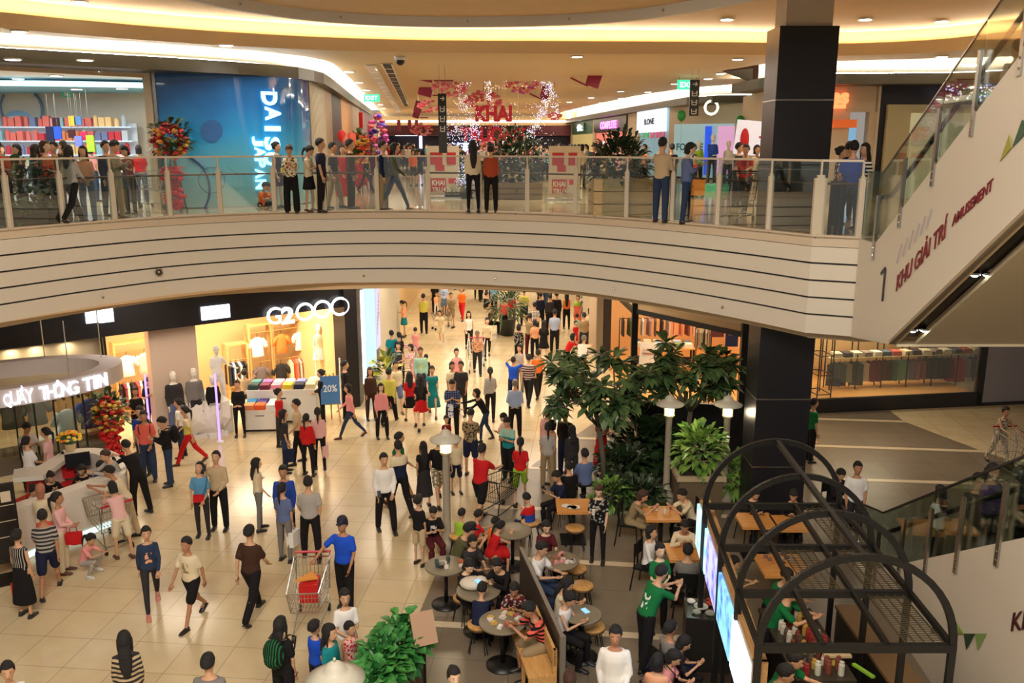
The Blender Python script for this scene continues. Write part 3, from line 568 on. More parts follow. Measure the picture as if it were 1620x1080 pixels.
lav = mat('stripe_lavender', srgb(176, 166, 170), .5)
for k in range(6):
    a = onpanel(1420+k*9.4, 416-k*11.0); b = onpanel(1428+k*9.4, 386-k*11); s = mb(lav); s.bar(a, b, .022, .008, (1, 0, 0)); PE(s, 'painted_stripe')
def tri(pts, col, root, org, f):
    v = [f(*p) for p in pts]; s = mb(mat('tri_%d_%d_%d' % col, srgb(*col), .5)); n = s.add(v+[p-Vector((.012, 0, 0)) for p in v]); s.face(n, n+1, n+2); s.face(n+5, n+4, n+3)
    for i in range(3): j = (i+1) % 3; s.face(n+i, n+j, n+3+j, n+3+i)
    o = s.build('painted_triangle', root); o.location = -org
tri([(1585, 255), (1600, 213), (1603, 233)], (160, 156, 70), esc, EO, onpanel); tri([(1605, 232), (1620, 190), (1640, 195)], (60, 92, 70), esc, EO, onpanel)
# ---- lower escalator, from the ground floor
def X2(Y): return 6.2+.069*(Y-11.22)
def zl(Y): return 2.22+.615*(11.22-Y)
EL = Vector((6.4, 14.5, 0)); low_e = thing('escalator', 'lower escalator rising from the ground floor past a beige wall with painted bunting', 'escalator', EL)
s = mb(M['cream']); prof = [(15.4, 0), (15.4, .12), (14.7, .15), (4.5, zl(4.5)), (4.5, 0)]
n = s.add([(X2(y), y, z) for y, z in prof]); s.face(*[n+i for i in range(5)][::-1]); s.add([(X2(y)+.12, y, z) for y, z in prof]); s.face(*[n+5+i for i in range(5)])
for i in range(5): j = (i+1) % 5; s.face(n+i, n+j, n+5+j, n+5+i)
PE(s, 'side_panel', False, low_e, EL)
s = mb(mat('step_dark', (.03, .03, .03), .5)); 
for k in range(26):
    y = 14.6-k*.38; s.box(X2(y)+.25, X2(y)+1.3, y-.4, y, max(0, zl(y)-.25), max(.02, zl(y)-.05))
PE(s, 'steps', False, low_e, EL)
ys = [15.2, 14.1, 13.1, 12.15, 11.2, 10.15, 9.1, 8.1, 7.0, 6.0]
for i in range(len(ys)-1):
    a, b = ys[i]-.01, ys[i+1]+.01; za, zb_ = max(.15, zl(a)), max(.15, zl(b))
    for dx, gm in ((.04, M['glassg']),):
        s = mb(gm); n = s.add([(X2(a)+dx, a, za), (X2(b)+dx, b, zb_), (X2(b)+dx, b, zb_+1.12), (X2(a)+dx, a, za+1.12), (X2(a)+dx+.012, a, za), (X2(b)+dx+.012, b, zb_), (X2(b)+dx+.012, b, zb_+1.12), (X2(a)+dx+.012, a, za+1.12)])
        for q in ((0,1,2,3),(7,6,5,4),(0,3,7,4),(1,5,6,2),(3,2,6,7)): s.face(*[n+k for k in q])
        s.mt(M['black']).bar((X2(a)+dx, a, za+1.13), (X2(b)+dx, b, zb_+1.13), .03, .03); PE(s, 'glass_panel', False, low_e, EL)
    s = mb(M['steel']); s.box(X2(a)-.03, X2(a)+.01, a-.04, a+.04, max(0, za-.28), za+.86); s.mt(M['chrome']).ell((X2(a)-.03, a, za-.2), .015, .02, .02, 6, 4); s.ell((X2(a)-.03, a, za-.08), .015, .02, .02, 6, 4); PE(s, 'glass_post', False, low_e, EL)
for dx in (.18, 1.38):
    s = mb(M['black']); s.tube([(X2(15.2)+dx, 15.2, .95)]+[(X2(y)+dx, y, zl(y)+.78) for y in (14.3, 12, 9, 5)], .04, 8); PE(s, 'handrail', True, low_e, EL)
s = mb(M['glassd']); s.ribbon([(X2(y)+1.4, y, max(0, zl(y))) for y in (15.2, 14.7, 5)], [(X2(y)+1.4, y, max(0, zl(y))+.75) for y in (15.2, 14.7, 5)]); PE(s, 'far_glass', False, low_e, EL)
s = mb(M['chrome']); s.tube([(X2(15.2)+.18, 15.2, .95), (X2(15.6)+.18, 15.6, .85), (X2(15.6)+.18, 15.6, .3), (X2(15.2)+.18, 15.2, .2)], .045, 8); PE(s, 'newel', True, low_e, EL)
def onlow(x, y): r = Vector(ray(x, y)); t = (6.2-.069*11.22)/(r.x-.069*r.y); p = r*t; return Vector((p.x-.012, p.y, p.z+CZ))
ptext('KHU', (1601, 998), (1655, 990), 33, mat('text_dark', srgb(70, 20, 24), .5), root=low_e, org=EL, f=onlow)
for pts, c in (([(1474, 1000), (1482, 978), (1484, 1002)], (46, 82, 50)), ([(1496, 962), (1508, 960), (1508, 1000)], (150, 158, 90)), ([(1508, 975), (1527, 1002), (1510, 1002)], (142, 160, 84)), ([(1527, 1002), (1544, 1002), (1531, 1027)], (44, 66, 40)), ([(1545, 1002), (1562, 1002), (1549, 1028)], (130, 156, 90))): tri(pts, c, low_e, EL, onlow)
# ================================================================ GROUND FLOOR SHOPS
GA = Vector((-11.6, 20.25, 0)); GBp = Vector((-5.0, 25.45, 0)); GD = (GBp-GA).normalized(); GN = Vector((-GD.y, GD.x, 0))
def gw(x): return lerp_wall(GA, GBp, x, 560)
def gwq(x0, x1, z0, z1, m, o0=0., o1=.1, nm=None):
    p, q = gw(x0), gw(x1); s = mb(m); s.prism([(p+GN*o0).xy, (q+GN*o0).xy, (q+GN*o1).xy, (p+GN*o1).xy], z0, z1); return s
bk_ = mat('store_warm', srgb(214, 178, 124), .6)
p, q = gw(-80), gw(560); s = mb(M['black']); s.prism([p.xy, q.xy, (q+GN*.4).xy, (p+GN*.4).xy], 3.1, 4.35); struct(s, 'wall_shop_header')
s = mb(bk_); a, b = GA+GN*4.2-GD*1, GBp+GN*4.2+GD*.3; s.quad((a.x, a.y, 0), (b.x, b.y, 0), (b.x, b.y, 3.3), (a.x, a.y, 3.3)); c, d = gw(162)+GN*.1, gw(162)+GN*4.2
s.quad((c.x, c.y, 0), (d.x, d.y, 0), (d.x, d.y, 3.3), (c.x, c.y, 3.3)); c, d = GBp+GN*.1, GBp+GN*4.4; s.quad((c.x, c.y, 0), (d.x, d.y, 0), (d.x, d.y, 3.3), (c.x, c.y, 3.3)); struct(s, 'wall_shop_back')
s = mb(M['white']); p, q = GA-GD*2, GBp+GD*.2; s.quad((p.x, p.y, 3.2), (q.x, q.y, 3.2), (q.x+GN.x*4.4, q.y+GN.y*4.4, 3.2), (p.x+GN.x*4.4, p.y+GN.y*4.4, 3.2)); struct(s, 'ceiling_shop')
for x, e, o in ((215, 95, 2.0), (330, 130, 2.0), (440, 150, 2.2), (510, 90, 1.6), (60, 60, 2)):
    c = gw(x)+GN*o; area((c.x, c.y, 3.15), (0, 0, math.degrees(math.atan2(GD.y, GD.x))), 1.6, 1.2, e*.9, (1, .83, .6))
s = gwq(246, 322, 0, 3.1, mat('pier_pinkish', srgb(206, 184, 166), .6), .5, .9); struct(s, 'wall_shop_pier')
s = gwq(544, 562, 0, 4.3, M['black'], -.15, .6); struct(s, 'wall_shop_dark_pier')
for x in (163, 168): s = gwq(x-1.5, x+1.5, 0, 3.1, M['blackm'], 0, .12); struct(s, 'trim_shop_mullion')
s = gwq(-60, 162, 2.05, 3.05, mat('info_panel', srgb(190, 176, 150), .5), .25, .32); struct(s, 'wall_window_header')
for x in (20, 60, 110): c = gw(x)+GN*.1; area((c.x, c.y, 3.0), (12, 0, math.degrees(math.atan2(GD.y, GD.x))), .1, .1, 3.2, (1, .8, .5))
s = gwq(-60, 160, .05, 2.04, M['glass'], .12, .13); o = s.build('window_glass'); tag(o, 'tall display window glass left of the bright clothing store', 'window glass')
s = gwq(-60, 160, 0, .35, mat('plinth', srgb(96, 84, 72), .5), .05, 1.2); struct(s, 'trim_window_plinth')
for x in (12, 44, 76, 108, 124): s = gwq(x-1, x+1, 0, 2.05, M['blackm'], .05, .15); struct(s, 'trim_window_mullion')
# sign G2000 and lit panels
org = gw(486); org.z = 3.1; sg = thing('store_sign', 'glowing white store sign with three large rings over the clothing store', 'sign', org)
we = emi('sign_pure', (1, .98, 1), 2.6)
def onG(x, y, o=-.12): 
    P0 = GA+GN*o; p = lerp_wall(P0, P0+GD, x, 0) if 0 else None
    r = ray(x, y); k = r[0]/r[1]; d = GD; t = (k*P0.y-P0.x)/(d.x-k*d.y); q = P0+d*t; return Vector((q.x, q.y, B(x, y, q.y).z))
for x, y, r_ in ((482.5, 493, 12.5), (510, 489, 12.5), (538, 484.5, 13)):
    c = onG(x, y)-org; e = (onG(x+r_, y)-onG(x, y)).length; h = (onG(x, y-r_)-onG(x, y)).length; s = mb(we)
    s.tube([c+GD*e*math.cos(2*math.pi*i/28)+Vector((0, 0, h*math.sin(2*math.pi*i/28))) for i in range(29)], .038, 8, False); s.build('ring_letter', sg, True)
p = onG(423, 514); q = onG(445, 514); h = (onG(432, 486)-onG(432, 513)).length
onto(text('G', 'letter', h, (0, 0, 0), (0, 0, 0), we, sg, width=(q-p).length, bold=.0, ext=.03), p-org, GD, (0, 0, 1))
p = onG(446, 512); q = onG(466, 512); onto(text('2', 'letter', h, (0, 0, 0), (0, 0, 0), we, sg, width=(q-p).length, bold=.03, ext=.03), p-org, GD, (0, 0, 1))
area((onG(486, 500)-GN*.4), (0, 0, 0), .8, .2, 8, (1, .95, 1))
for k, (x0, y0, x1, y1, lab) in enumerate(((137, 486, 156.5, 512, 'small square glowing white panel on the black band, left of two'), (158, 482, 178, 511, 'small upright glowing white panel on the black band, right of two'), (320, 481, 363, 507, 'wide glowing white screen on the black band over the pale pier'), (179, 477, 216, 484, 'slim glowing white bar high on the black band'))):
    a = onG(x0, y1, -.06); b = onG(x1, y0, -.06); s = mb(emi('panel_white', (.86, .88, 1), 3.2)); n = GN*.05
    s.prism([a.xy, b.xy, (b+n).xy, (a+n).xy], a.z, b.z); tag(s.build('lit_screen'), lab, 'screen')
# ================================================================ CLOTHES, FIXTURES AND MANNEQUIN FORMS OF THE STORES
CO = {}
def col(r, g, b, rough=.8): return mat('c_%d_%d_%d' % (r, g, b), srgb(r, g, b), rough)
def shirt_form():
    s = mb(M['white']); s.lathe([(.02, .62), (.10, .60), (.17, .55), (.20, .45), (.19, .2), (.21, 0), (.19, -.01)], (0, 0, 0), 14, 1, .38)
    for k in (-1, 1): s.tube([(k*.15, 0, .53), (k*.24, -.01, .42), (k*.29, -.02, .27)], [.075, .075, .07], 8)
    s.mt(M['blackm']).tube([(0, 0, .6), (0, 0, .68), (.03, 0, .71), (0, 0, .74)], .008, 5); return s.mesh('garment', True)
def rack_form():
    s = mb(M['white']); prof = [(-.22, 0), (.22, 0), (.2, .5), (.22, .56), (.03, .66), (-.03, .66), (-.22, .56), (-.2, .5)]
    n = s.add([(-.028, y, z) for y, z in prof]); s.face(*[n+i for i in range(8)][::-1]); s.add([(.028, y, z) for y, z in prof]); s.face(*[n+8+i for i in range(8)])
    for i in range(8): j = (i+1) % 8; s.face(n+i, n+j, n+8+j, n+8+i)
    s.tube([(0, 0, .66), (0, 0, .72), (0, .02, .74)], .006, 4); return s.mesh('garment')
def fold_form(): s = mb(M['white']); [s.box(-.14+.004*i, .14-.003*i, -.17, .17-.004*i, .035*i, .035*i+.031) for i in range(4)]; return s.mesh('folded')
SF, RF, FF = shirt_form(), rack_form(), fold_form()
ang = math.atan2(GD.y, GD.x)
def gi(x, o, z=None, y=None):     # a place on a plane parallel to the clothing store's front, o metres inside
    P0 = GA+GN*o; r = ray(x, 560 if y is None else y); k = r[0]/r[1]; t = (k*P0.y-P0.x)/(GD.x-k*GD.y); q = P0+GD*t
    q.z = z if z is not None else B(x, y, q.y).z; return q
# back wall shop fixtures of light wood
def frame_fixture(x0, x1, o, zt_, label, bars=(1.05, 1.9), m=None):
    a, b = gi(x0, o, 0), gi(x1, o, 0); w = (b-a).length; c = (a+b)/2; t = thing('display_rack', label, 'clothes rack', c, ang); m = m or M['woodl']
    for k in (-1, 1):
        for d in (-.18, .18): s = mb(m); s.box(k*w/2-.03, k*w/2+.03, d-.03, d+.03, 0, zt_); s.build('upright', t)
    for z in list(bars)+[zt_-.03]: s = mb(m); s.box(-w/2, w/2, -.2, .2, z-.02, z+.02) if z == zt_-.03 else s.tube([(-w/2, 0, z), (w/2, 0, z)], .018, 6); s.build('rail' if z != zt_-.03 else 'top_board', t)
    s = mb(m); s.box(-w/2, w/2, -.2, .2, .2, .24); s.build('shelf', t); return c, w
frame_fixture(178, 250, 3.2, 2.25, 'light wooden frame rack against the left back wall of the clothing store', (1.05, 1.95))
frame_fixture(356, 388, 3.2, 1.75, 'low wooden frame rack holding black and white clothes beside the pale pier', (1.2,))
frame_fixture(392, 428, 3.3, 2.25, 'tall wooden frame rack with a white shirt above and grey clothes below', (.98, 1.95))
frame_fixture(429, 494, 3.3, 2.25, 'wide wooden frame rack with orange and white tops above and bright clothes below', (.98, 1.95))
for x, z, c, lab in ((199, 1.22, (244, 240, 228), 'white polo shirt hanging high on the left wooden frame rack'), (228, 1.22, (214, 196, 170), 'beige and brown top hanging beside the white polo shirt'), (408, 1.22, (240, 240, 245), 'white shirt with a light print hanging above the grey clothes'), (446, 1.22, (236, 120, 50), 'orange top hanging beside the white jacket in the clothing store'), (477, 1.22, (250, 246, 236), 'open white jacket hanging beside the orange top'), (411, .25, (96, 84, 84), 'dark grey garment hanging below the printed white shirt'), (443, .25, (26, 24, 26), 'black sleeveless top hanging below the orange top')):
    p = gi(x, 3.15, z); tag(paint(SF, col(*c), 'hanging_shirt', p, ang), lab, 'shirt')
def rackrow(x0, x1, o, z, cols, lab, grp, rzo=math.pi/2*0, sc_=1.0, A0=None, D0=None):
    n = len(cols)
    for i, c in enumerate(cols):
        p = gi(x0+(x1-x0)*(i+.5)/n, o, z) if A0 is None else A0.lerp(D0, (i+.5)/n)+Vector((0, 0, z))
        q = paint(RF, col(*c), 'hanging_garment', p, (ang if A0 is None else math.atan2((D0-A0).y, (D0-A0).x))+.15*math.sin(i*2.1)); q.scale = (1.1, 1, sc_); tag(q, lab, 'garment', grp)
rackrow(180, 249, 3.15, .35, [(30, 24, 30), (120, 40, 50), (230, 225, 215), (26, 22, 26), (180, 70, 70), (210, 200, 190), (40, 34, 36), (220, 180, 150), (50, 40, 44), (24, 22, 24)], 'folded-over garment hanging low on the left wooden frame rack', 'clothes on the left rack of the clothing store')
rackrow(357, 387, 3.1, .45, [(24, 24, 26), (30, 40, 60), (235, 232, 228), (24, 22, 24), (230, 224, 214), (26, 24, 24), (20, 20, 24)], 'black or white garment on the low rack beside the pale pier', 'black and white clothes on the low rack', sc_=1.05)
rackrow(456, 492, 3.15, .27, [(226, 206, 170), (230, 90, 60), (236, 120, 90), (200, 190, 170), (226, 90, 110), (120, 110, 110), (60, 50, 50), (200, 70, 60)], 'bright garment hanging under the white jacket in the clothing store', 'bright clothes on the wide rack')
# folded clothes on white tables in the shop entrance
def fold_table(x, y, w, d, h, label, rz, front=None):
    p = A(x, y, 0); t = thing('display_table', label, 'display table', (p.x, p.y, 0), rz)
    s = mb(M['white']); s.box(-w/2, w/2, -d/2, d/2, h-.05, h); s.build('table_top', t)
    s = mb(M['white']); s.box(-w/2+.03, w/2-.03, -d/2+.03, d/2-.03, .06, h-.05); s.build('cabinet', t); s = mb(M['dark']); s.box(-w/2+.05, w/2-.05, -d/2+.05, d/2-.05, 0, .06); s.build('plinth', t)
    s = mb(M['dark']); s.box(-.12, .12, -d/2-.005+.03, -d/2+.04, h*.72, h*.76); s.build('label_slot', t); return p
def stacks(p, rz, rows, cols, sx, sy, z, palette, lab, grp):
    k = 0; cr, sr = math.cos(rz), math.sin(rz)
    for r_ in range(rows):
        for c in range(cols):
            x = (c-(cols-1)/2)*sx; y = (r_-(rows-1)/2)*sy; q = paint(FF, col(*palette[k % len(palette)]), 'folded_clothes', (p.x+x*cr-y*sr, p.y+x*sr+y*cr, z), rz+.05*math.sin(k*3)); k += 1; tag(q, lab, 'folded clothes', grp)
p = fold_table(417, 676, 1.0, .8, .62, 'low white display table in front, stacked with blue and orange folded clothes', R(4))
stacks(p, R(4), 2, 3, .31, .36, .62, [(240, 150, 100), (236, 100, 40), (230, 226, 220), (50, 140, 200), (70, 60, 140), (240, 240, 236)], 'folded clothes on the low front display table', 'folded clothes on the front table')
p = fold_table(452, 662, 2.0, .85, .98, 'taller white display table behind, covered with stacks of coloured folded tops', R(4))
stacks(p, R(4), 2, 6, .32, .38, .98, [(40, 70, 70), (110, 30, 60), (230, 150, 170), (230, 200, 60), (30, 36, 60), (226, 206, 160), (60, 120, 120), (150, 90, 160), (240, 200, 210), (240, 232, 210), (130, 140, 190), (236, 216, 170)], 'folded top on the taller display table of the clothing store', 'folded tops on the tall table')
# white umbrellas open on the floor
def umbrella():
    s = mb(mat('umbrella_white', srgb(222, 214, 202), .6)); n = 8; c = s.add([(0, 0, .34)]); rings = []
    for rr, z in ((.25, .31), (.5, .2), (.68, .02)): rings.append(s.add([(rr*math.cos(2*math.pi*i/n), rr*math.sin(2*math.pi*i/n), z) for i in range(n)]))
    for i in range(n):
        j = (i+1) % n; s.face(c, rings[0]+i, rings[0]+j)
        for a, b in ((0, 1), (1, 2)): s.face(rings[a]+i, rings[b]+i, rings[b]+j, rings[a]+j)
    return s
for k, (x, y, rx, ry, lab) in enumerate(((302, 688, 62, -14, 'left of two open white umbrellas lying on the shop floor'), (330, 686, 66, 16, 'right of two open white umbrellas lying on the shop floor'))):
    p = A(x, y, 0); t = thing('umbrella', lab, 'umbrella', (p.x, p.y, .62)); t.rotation_euler = (R(rx), R(ry), 0); umbrella().build('canopy', t)
    s = mb(M['steel']); s.tube([(0, 0, -.45), (0, 0, .42)], .012, 6); s.build('shaft', t, True); s = mb(M['blackm']); s.tube([(0, 0, -.45), (0, .0, -.52), (0, .06, -.54), (0, .08, -.48)], .016, 6); s.build('handle', t, True)
# violet light posts
for x, y, h, lab in ((238, 690, 1.75, 'glowing violet light post left of the two suited mannequins'), (348, 700, 1.9, 'glowing violet light post right of the open white umbrellas')):
    p = A(x, y, 0); t = thing('light_post', lab, 'light post', p); s = mb(emi('violet', (.42, .26, 1), 2.0)); s.tube([(0, 0, .05), (0, 0, h)], [.032, .028], 10); s.build('tube', t, True)
    s = mb(M['white']); s.lathe([(.1, 0), (.1, .04), (.05, .06)], (0, 0, 0), 14); s.build('base', t)
# blue discount board on an easel, security gate
p = A(525, 668, 0); t = thing('sign_stand', 'tilted blue discount board on a wooden easel at the clothing store', 'sign stand', p, R(12))
s = mb(mat('board_blue', srgb(60, 110, 160), .5, emit=srgb(60, 110, 160), es=.15)); s.box(-.27, .27, -.2, -.17, .62, 1.42, rx=R(-8)); s.build('board', t)
text('20%', 'lettering', .2, (-.19, -.215, .98), (R(82), 0, 0), mat('chalk', srgb(225, 232, 236), .6), t, width=.38, bold=.02)
s = mb(M['woodl']); s.bar((-.25, -.12, 0), (-.1, -.12, 1.5), .04); s.bar((.25, -.12, 0), (.1, -.12, 1.5), .04); s.bar((0, .35, 0), (0, -.1, 1.45), .04); s.bar((-.24, -.15, .6), (.24, -.15, .6), .04); s.build('easel', t)
p = A(551, 640, 0); t = thing('security_gate', 'white frame security gate at the right side of the clothing store entrance', 'security gate', p, R(30))
s = mb(M['white']); s.bar((-.2, 0, 0), (-.2, 0, 1.5), .06); s.bar((.2, 0, 0), (.2, 0, 1.5), .06); [s.bar((-.2, 0, z), (.2, 0, z), .05) for z in (.15, .6, 1.05, 1.48)]; s.build('frame', t)
# window dummies left of the mullion: shirts seen between ring sign and counter
for x, y, c, lab, sc_ in ((20, 655, (96, 90, 76), 'dull olive shirt on a stand at the far left of the display window', 1.3), (58, 650, (120, 124, 120), 'grey-green top hanging in the display window behind the clerks', 1.1), (107, 668, (186, 200, 204), 'pale blue-grey polo shirt hanging in the display window', 1.15), (143, 655, (66, 88, 170), 'blue shirt hanging at the right end of the display window', 1.25)):
    q = paint(SF, col(*c), 'hanging_shirt', gi(x, .9, y=y)-Vector((0, 0, .35)), ang); q.scale = (sc_,)*3; tag(q, lab, 'shirt')
rackrow(8, 160, 1.7, 1.25, [(110, 106, 96), (90, 88, 80), (150, 120, 90), (120, 124, 120), (86, 100, 60), (40, 36, 36), (110, 70, 60), (210, 190, 150), (60, 70, 90), (170, 150, 120), (60, 50, 50), (130, 100, 80)], 'garment on the high rail inside the display window', 'clothes on the rail in the display window', sc_=1.0)
s = gwq(-60, 160, 1.96, 1.99, M['steel'], 1.68, 1.71); o = s.build('clothes_rail'); tag(o, 'long steel clothes rail inside the display window', 'clothes rail')
# ---- corridor left wall of the ground floor with bright screens
CLx = lambda Y: -4.62-.012*(Y-25.6)
s = mb(M['black']); s.box(-5.0, CLx(25.6), 25.55, 26.2, 0, 4.3); s.mt(mat('corr_pale', srgb(196, 190, 176), .5)).box(-5.2, CLx(33), 30.2, 36, 0, 4.3); s.mt(M['black']).box(-5.2, CLx(29)-.05, 26.2, 30.2, 0, 4.3); s.mt(mat('corr_far', srgb(204, 170, 120), .5)).box(-6.2, -5.0, 36, 60, 0, 4.3); struct(s, 'wall_corridor_left')
for y0, y1, z0, z1, c, e, lab in ((26.3, 26.75, .5, 3.4, (.9, .95, 1), 3, 'narrow upright glowing white strip at the corridor corner'), (27.1, 28.9, .4, 3.6, (.62, .9, .95), .95, 'tall glowing pale cyan display panel on the corridor wall'), (29.3, 30.1, .9, 3.5, (.8, .78, 1), .85, 'lavender lit poster beyond the cyan panel on the corridor wall')):
    s = mb(emi('scr_%d' % int(y0*10), c, e)); s.box(CLx(y0)-.05, CLx(y0)+.03, y0, y1, z0, z1); o = s.build('lit_screen'); tag(o, lab, 'screen')
    if y0 > 29: f = mb(mat('branch', (.12, .06, .08), .6)); f.bar((CLx(30)+.035, 29.4, 1.4), (CLx(30)+.035, 29.9, 2.8), .01, .05); f.bar((CLx(30)+.035, 29.6, 1.9), (CLx(30)+.035, 30.0, 2.1), .01, .04); f.mt(mat('bloom', srgb(220, 120, 150), .6)); [f.ell((CLx(30)+.04, 29.45+.06*k, 1.5+.12*k), .01, .05, .05, 6, 4) for k in range(9)]; f.build('poster_print', o)
# ================================================================ RIGHT STORES, GROUND FLOOR
S1a, S1b = Vector((3.6, 25.1, 0)), Vector((5.95, 21.8, 0))
s = mb(M['woodf']); n = s.add([(S1a.x, S1a.y, .01), (S1b.x, S1b.y, .01), (8.2, 22.2, .01), (8.2, 33, .01), (3.35, 33, .01)]); s.face(n, n+1, n+2, n+3, n+4); struct(s, 'floor_wood_store')
s = mb(mat('st1_wall', srgb(214, 164, 108), .6)); s.box(3.4, 8.4, 33, 33.2, 0, 3.4); s.box(8.1, 8.25, 24.7, 33, 0, 3.4); struct(s, 'wall_wood_store')
s = mb(M['ceil']); s.prism([(3.5, 25.1), (5.95, 21.8), (8.2, 22.2), (8.2, 33), (3.4, 33)], 3.3, 3.36); struct(s, 'ceiling_wood_store')
s = mb(mat('st1_header', srgb(206, 176, 130), .55)); d = (S1b-S1a).normalized(); nn = Vector((-d.y, d.x, 0))*.12
s.prism([S1a.xy, S1b.xy, (S1b+nn).xy, (S1a+nn).xy], 3.12, 4.3); s.prism([(3.4, 28.4), (3.6, 25.1), (3.72, 25.1), (3.52, 28.4)], 3.12, 4.3); struct(s, 'wall_store_header')
s = mb(M['blackm']); s.prism([(S1a-nn*.3).xy, (S1b-nn*.3).xy, (S1b+nn).xy, (S1a+nn).xy], 2.98, 3.12)
for p in (S1a, S1b): s.box(p.x-.09, p.x+.09, p.y-.09, p.y+.09, 0, 4.3)
s.prism([(3.3, 28.4), (3.5, 25.1), (3.62, 25.1), (3.42, 28.4)], 2.98, 3.12); struct(s, 'trim_store_frame_dark')
s = mb(mat('taupe', srgb(120, 110, 92), .4)); s.box(3.0, 3.22, 30.2, 30.5, 0, 4.3); s.mt(M['dark']).box(3.24, 3.5, 30.2, 30.6, 0, 4.3); struct(s, 'wall_corridor_column')
s = mb(M['cream2']); s.box(3.0, 3.4, 33.2, 60, 0, 4.3); s.mt(mat('far_shop', srgb(150, 120, 84), .6)).box(-6, 4, 60, 60.3, 0, 4.3); struct(s, 'wall_corridor_right')
q = Vector((0, 0, 0)); d = (S1b-S1a).normalized()
s = mb(mat('brand_red', srgb(176, 60, 44), .5)); c = S1a.lerp(S1b, .5); 
pts = []
for i in range(13):
    t = i/12; pts.append((t, .16-.12*abs(math.sin(2*math.pi*t))))
for i in range(12):
    a, b = pts[i], pts[i+1]; p0 = S1a.lerp(S1b, .33+.45*a[0])-nn*.2; p1 = S1a.lerp(S1b, .33+.45*b[0])-nn*.2
    s.prism([p0.xy, p1.xy, (p1-nn*.15).xy, (p0-nn*.15).xy], 3.86-a[1], 3.92)
tag(s.build('red_emblem'), 'red scalloped emblem on the beige header of the wood-floored store', 'emblem')
area((5.8, 27, 3.25), (0, 0, 0), 3, 3, 170, (1, .8, .52)); area((6.6, 31, 3.25), (0, 0, 0), 3, 2, 100, (1, .8, .55)); area((6.7, 23.4, 3.2), (0, 0, 0), 1.5, 1, 26, (1, .8, .55))
# store table, racks, posters
p = A(1046, 585, 0); t = thing('display_table', 'long dark-framed display table piled with folded clothes in the wood-floored store', 'display table', p, R(-6))
s = mb(M['woodl']); s.box(-1.1, 1.1, -.45, .45, .86, .9); s.build('table_top', t); s = mb(M['blackm']); [s.box(x-.03, x+.03, y-.03, y+.03, 0, .86) for x in (-1.05, 1.05) for y in (-.4, .4)]; s.build('legs_frame', t); s = mb(M['blackm']); s.box(-1.05, 1.05, -.4, .4, .3, .33); s.build('shelf', t)
stacks(Vector((p.x, p.y, 0)), R(-6), 2, 6, .35, .4, .9, [(190, 186, 170), (206, 196, 150), (150, 170, 190), (90, 90, 90), (120, 140, 90), (220, 214, 200), (60, 66, 80), (200, 190, 160)], 'folded garment piled on the long dark-framed table', 'folded clothes on the long table')
stacks(Vector((p.x, p.y, 0)), R(-6), 1, 6, .35, .4, .33, [(40, 44, 54), (50, 54, 64), (34, 38, 48)], 'dark folded garment on the lower shelf of the long table', 'dark folded clothes under the long table')
def rack2(a, b, z, cols, lab, grp, gl, zt_=1.5, sc_=1.0):
    c = (a+b)/2; w = (b-a).length; an = math.atan2((b-a).y, (b-a).x); t = thing('clothes_rack', gl, 'clothes rack', c, an)
    s = mb(M['blackm']); s.tube([(-w/2, 0, zt_), (w/2, 0, zt_)], .014, 6); s.build('rail', t)
    for k in (-1, 1): s = mb(M['blackm']); s.bar((k*w/2, 0, 0), (k*w/2, 0, zt_), .03); s.bar((k*w/2, -.22, .02), (k*w/2, .22, .02), .03); s.build('stand', t)
    rackrow(0, 0, 0, z, cols, lab, grp, A0=a, D0=b, sc_=sc_)
rack2(A(1094, 590)+Vector((.2, .6, 0)), A(1120, 592)+Vector((.2, .6, 0)), .8, [(120, 116, 100), (130, 126, 108), (110, 106, 92), (140, 134, 118), (90, 88, 80)], 'grey-green cardigan on the short rack behind the right tree', 'cardigans on the short rack', 'short clothes rack with grey-green cardigans behind the right tree')
rack2(Vector((4.0, 31.8, 0)), Vector((6.9, 31.9, 0)), .85, [(40, 36, 40), (70, 80, 50), (60, 60, 90), (200, 196, 190), (150, 120, 130), (90, 60, 70), (50, 44, 60), (210, 180, 170), (230, 150, 130), (200, 120, 100), (120, 60, 60), (230, 170, 150)], 'garment on the long back rack of the wood-floored store', 'clothes on the long back rack', 'long clothes rack at the back of the wood-floored store')
for x0, x1, y0, y1, Y, c, lab in ((1124, 1146, 510, 533, 27.5, (70, 24, 26), 'dark red framed poster deep in the wood-floored store'), (1147, 1169, 512, 548, 25.5, (36, 50, 96), 'dark blue hanging poster with pale clouds beside the black frame')):
    a = B(x0, y1, Y); b = B(x1, y0, Y); t = thing('poster', lab, 'poster', ((a.x+b.x)/2, Y, (a.z+b.z)/2)); w = (b.x-a.x)/2; h = (b.z-a.z)/2; s = mb(col(*c)); s.box(-w, w, -.02, .02, -h, h); s.build('sheet', t); s = mb(col(150, 140, 150)); s.box(-w*.6, w*.5, -.03, -.02, 0, h*.5); s.build('print', t)
    s = mb(M['blackm']); s.bar((-w*.8, 0, h), (-w*.8, 0, 3.3-(a.z+b.z)/2), .01); s.bar((w*.8, 0, h), (w*.8, 0, 3.3-(a.z+b.z)/2), .01); s.build('cord', t)
p = A(1178, 645, 0); t = thing('banner_stand', 'tall red and pale banner stand beside the black pillar', 'banner stand', (6.3, 22.3, 0), R(-20)); s = mb(mat('banner_red', srgb(208, 74, 52), .5)); s.box(-.16, .16, -.01, .01, .1, 2.1); s.build('banner', t); s = mb(M['white']); s.box(-.2, .2, -.08, .08, 0, .08); s.box(-.18, .18, -.02, .02, 2.1, 2.14); s.build('base', t)
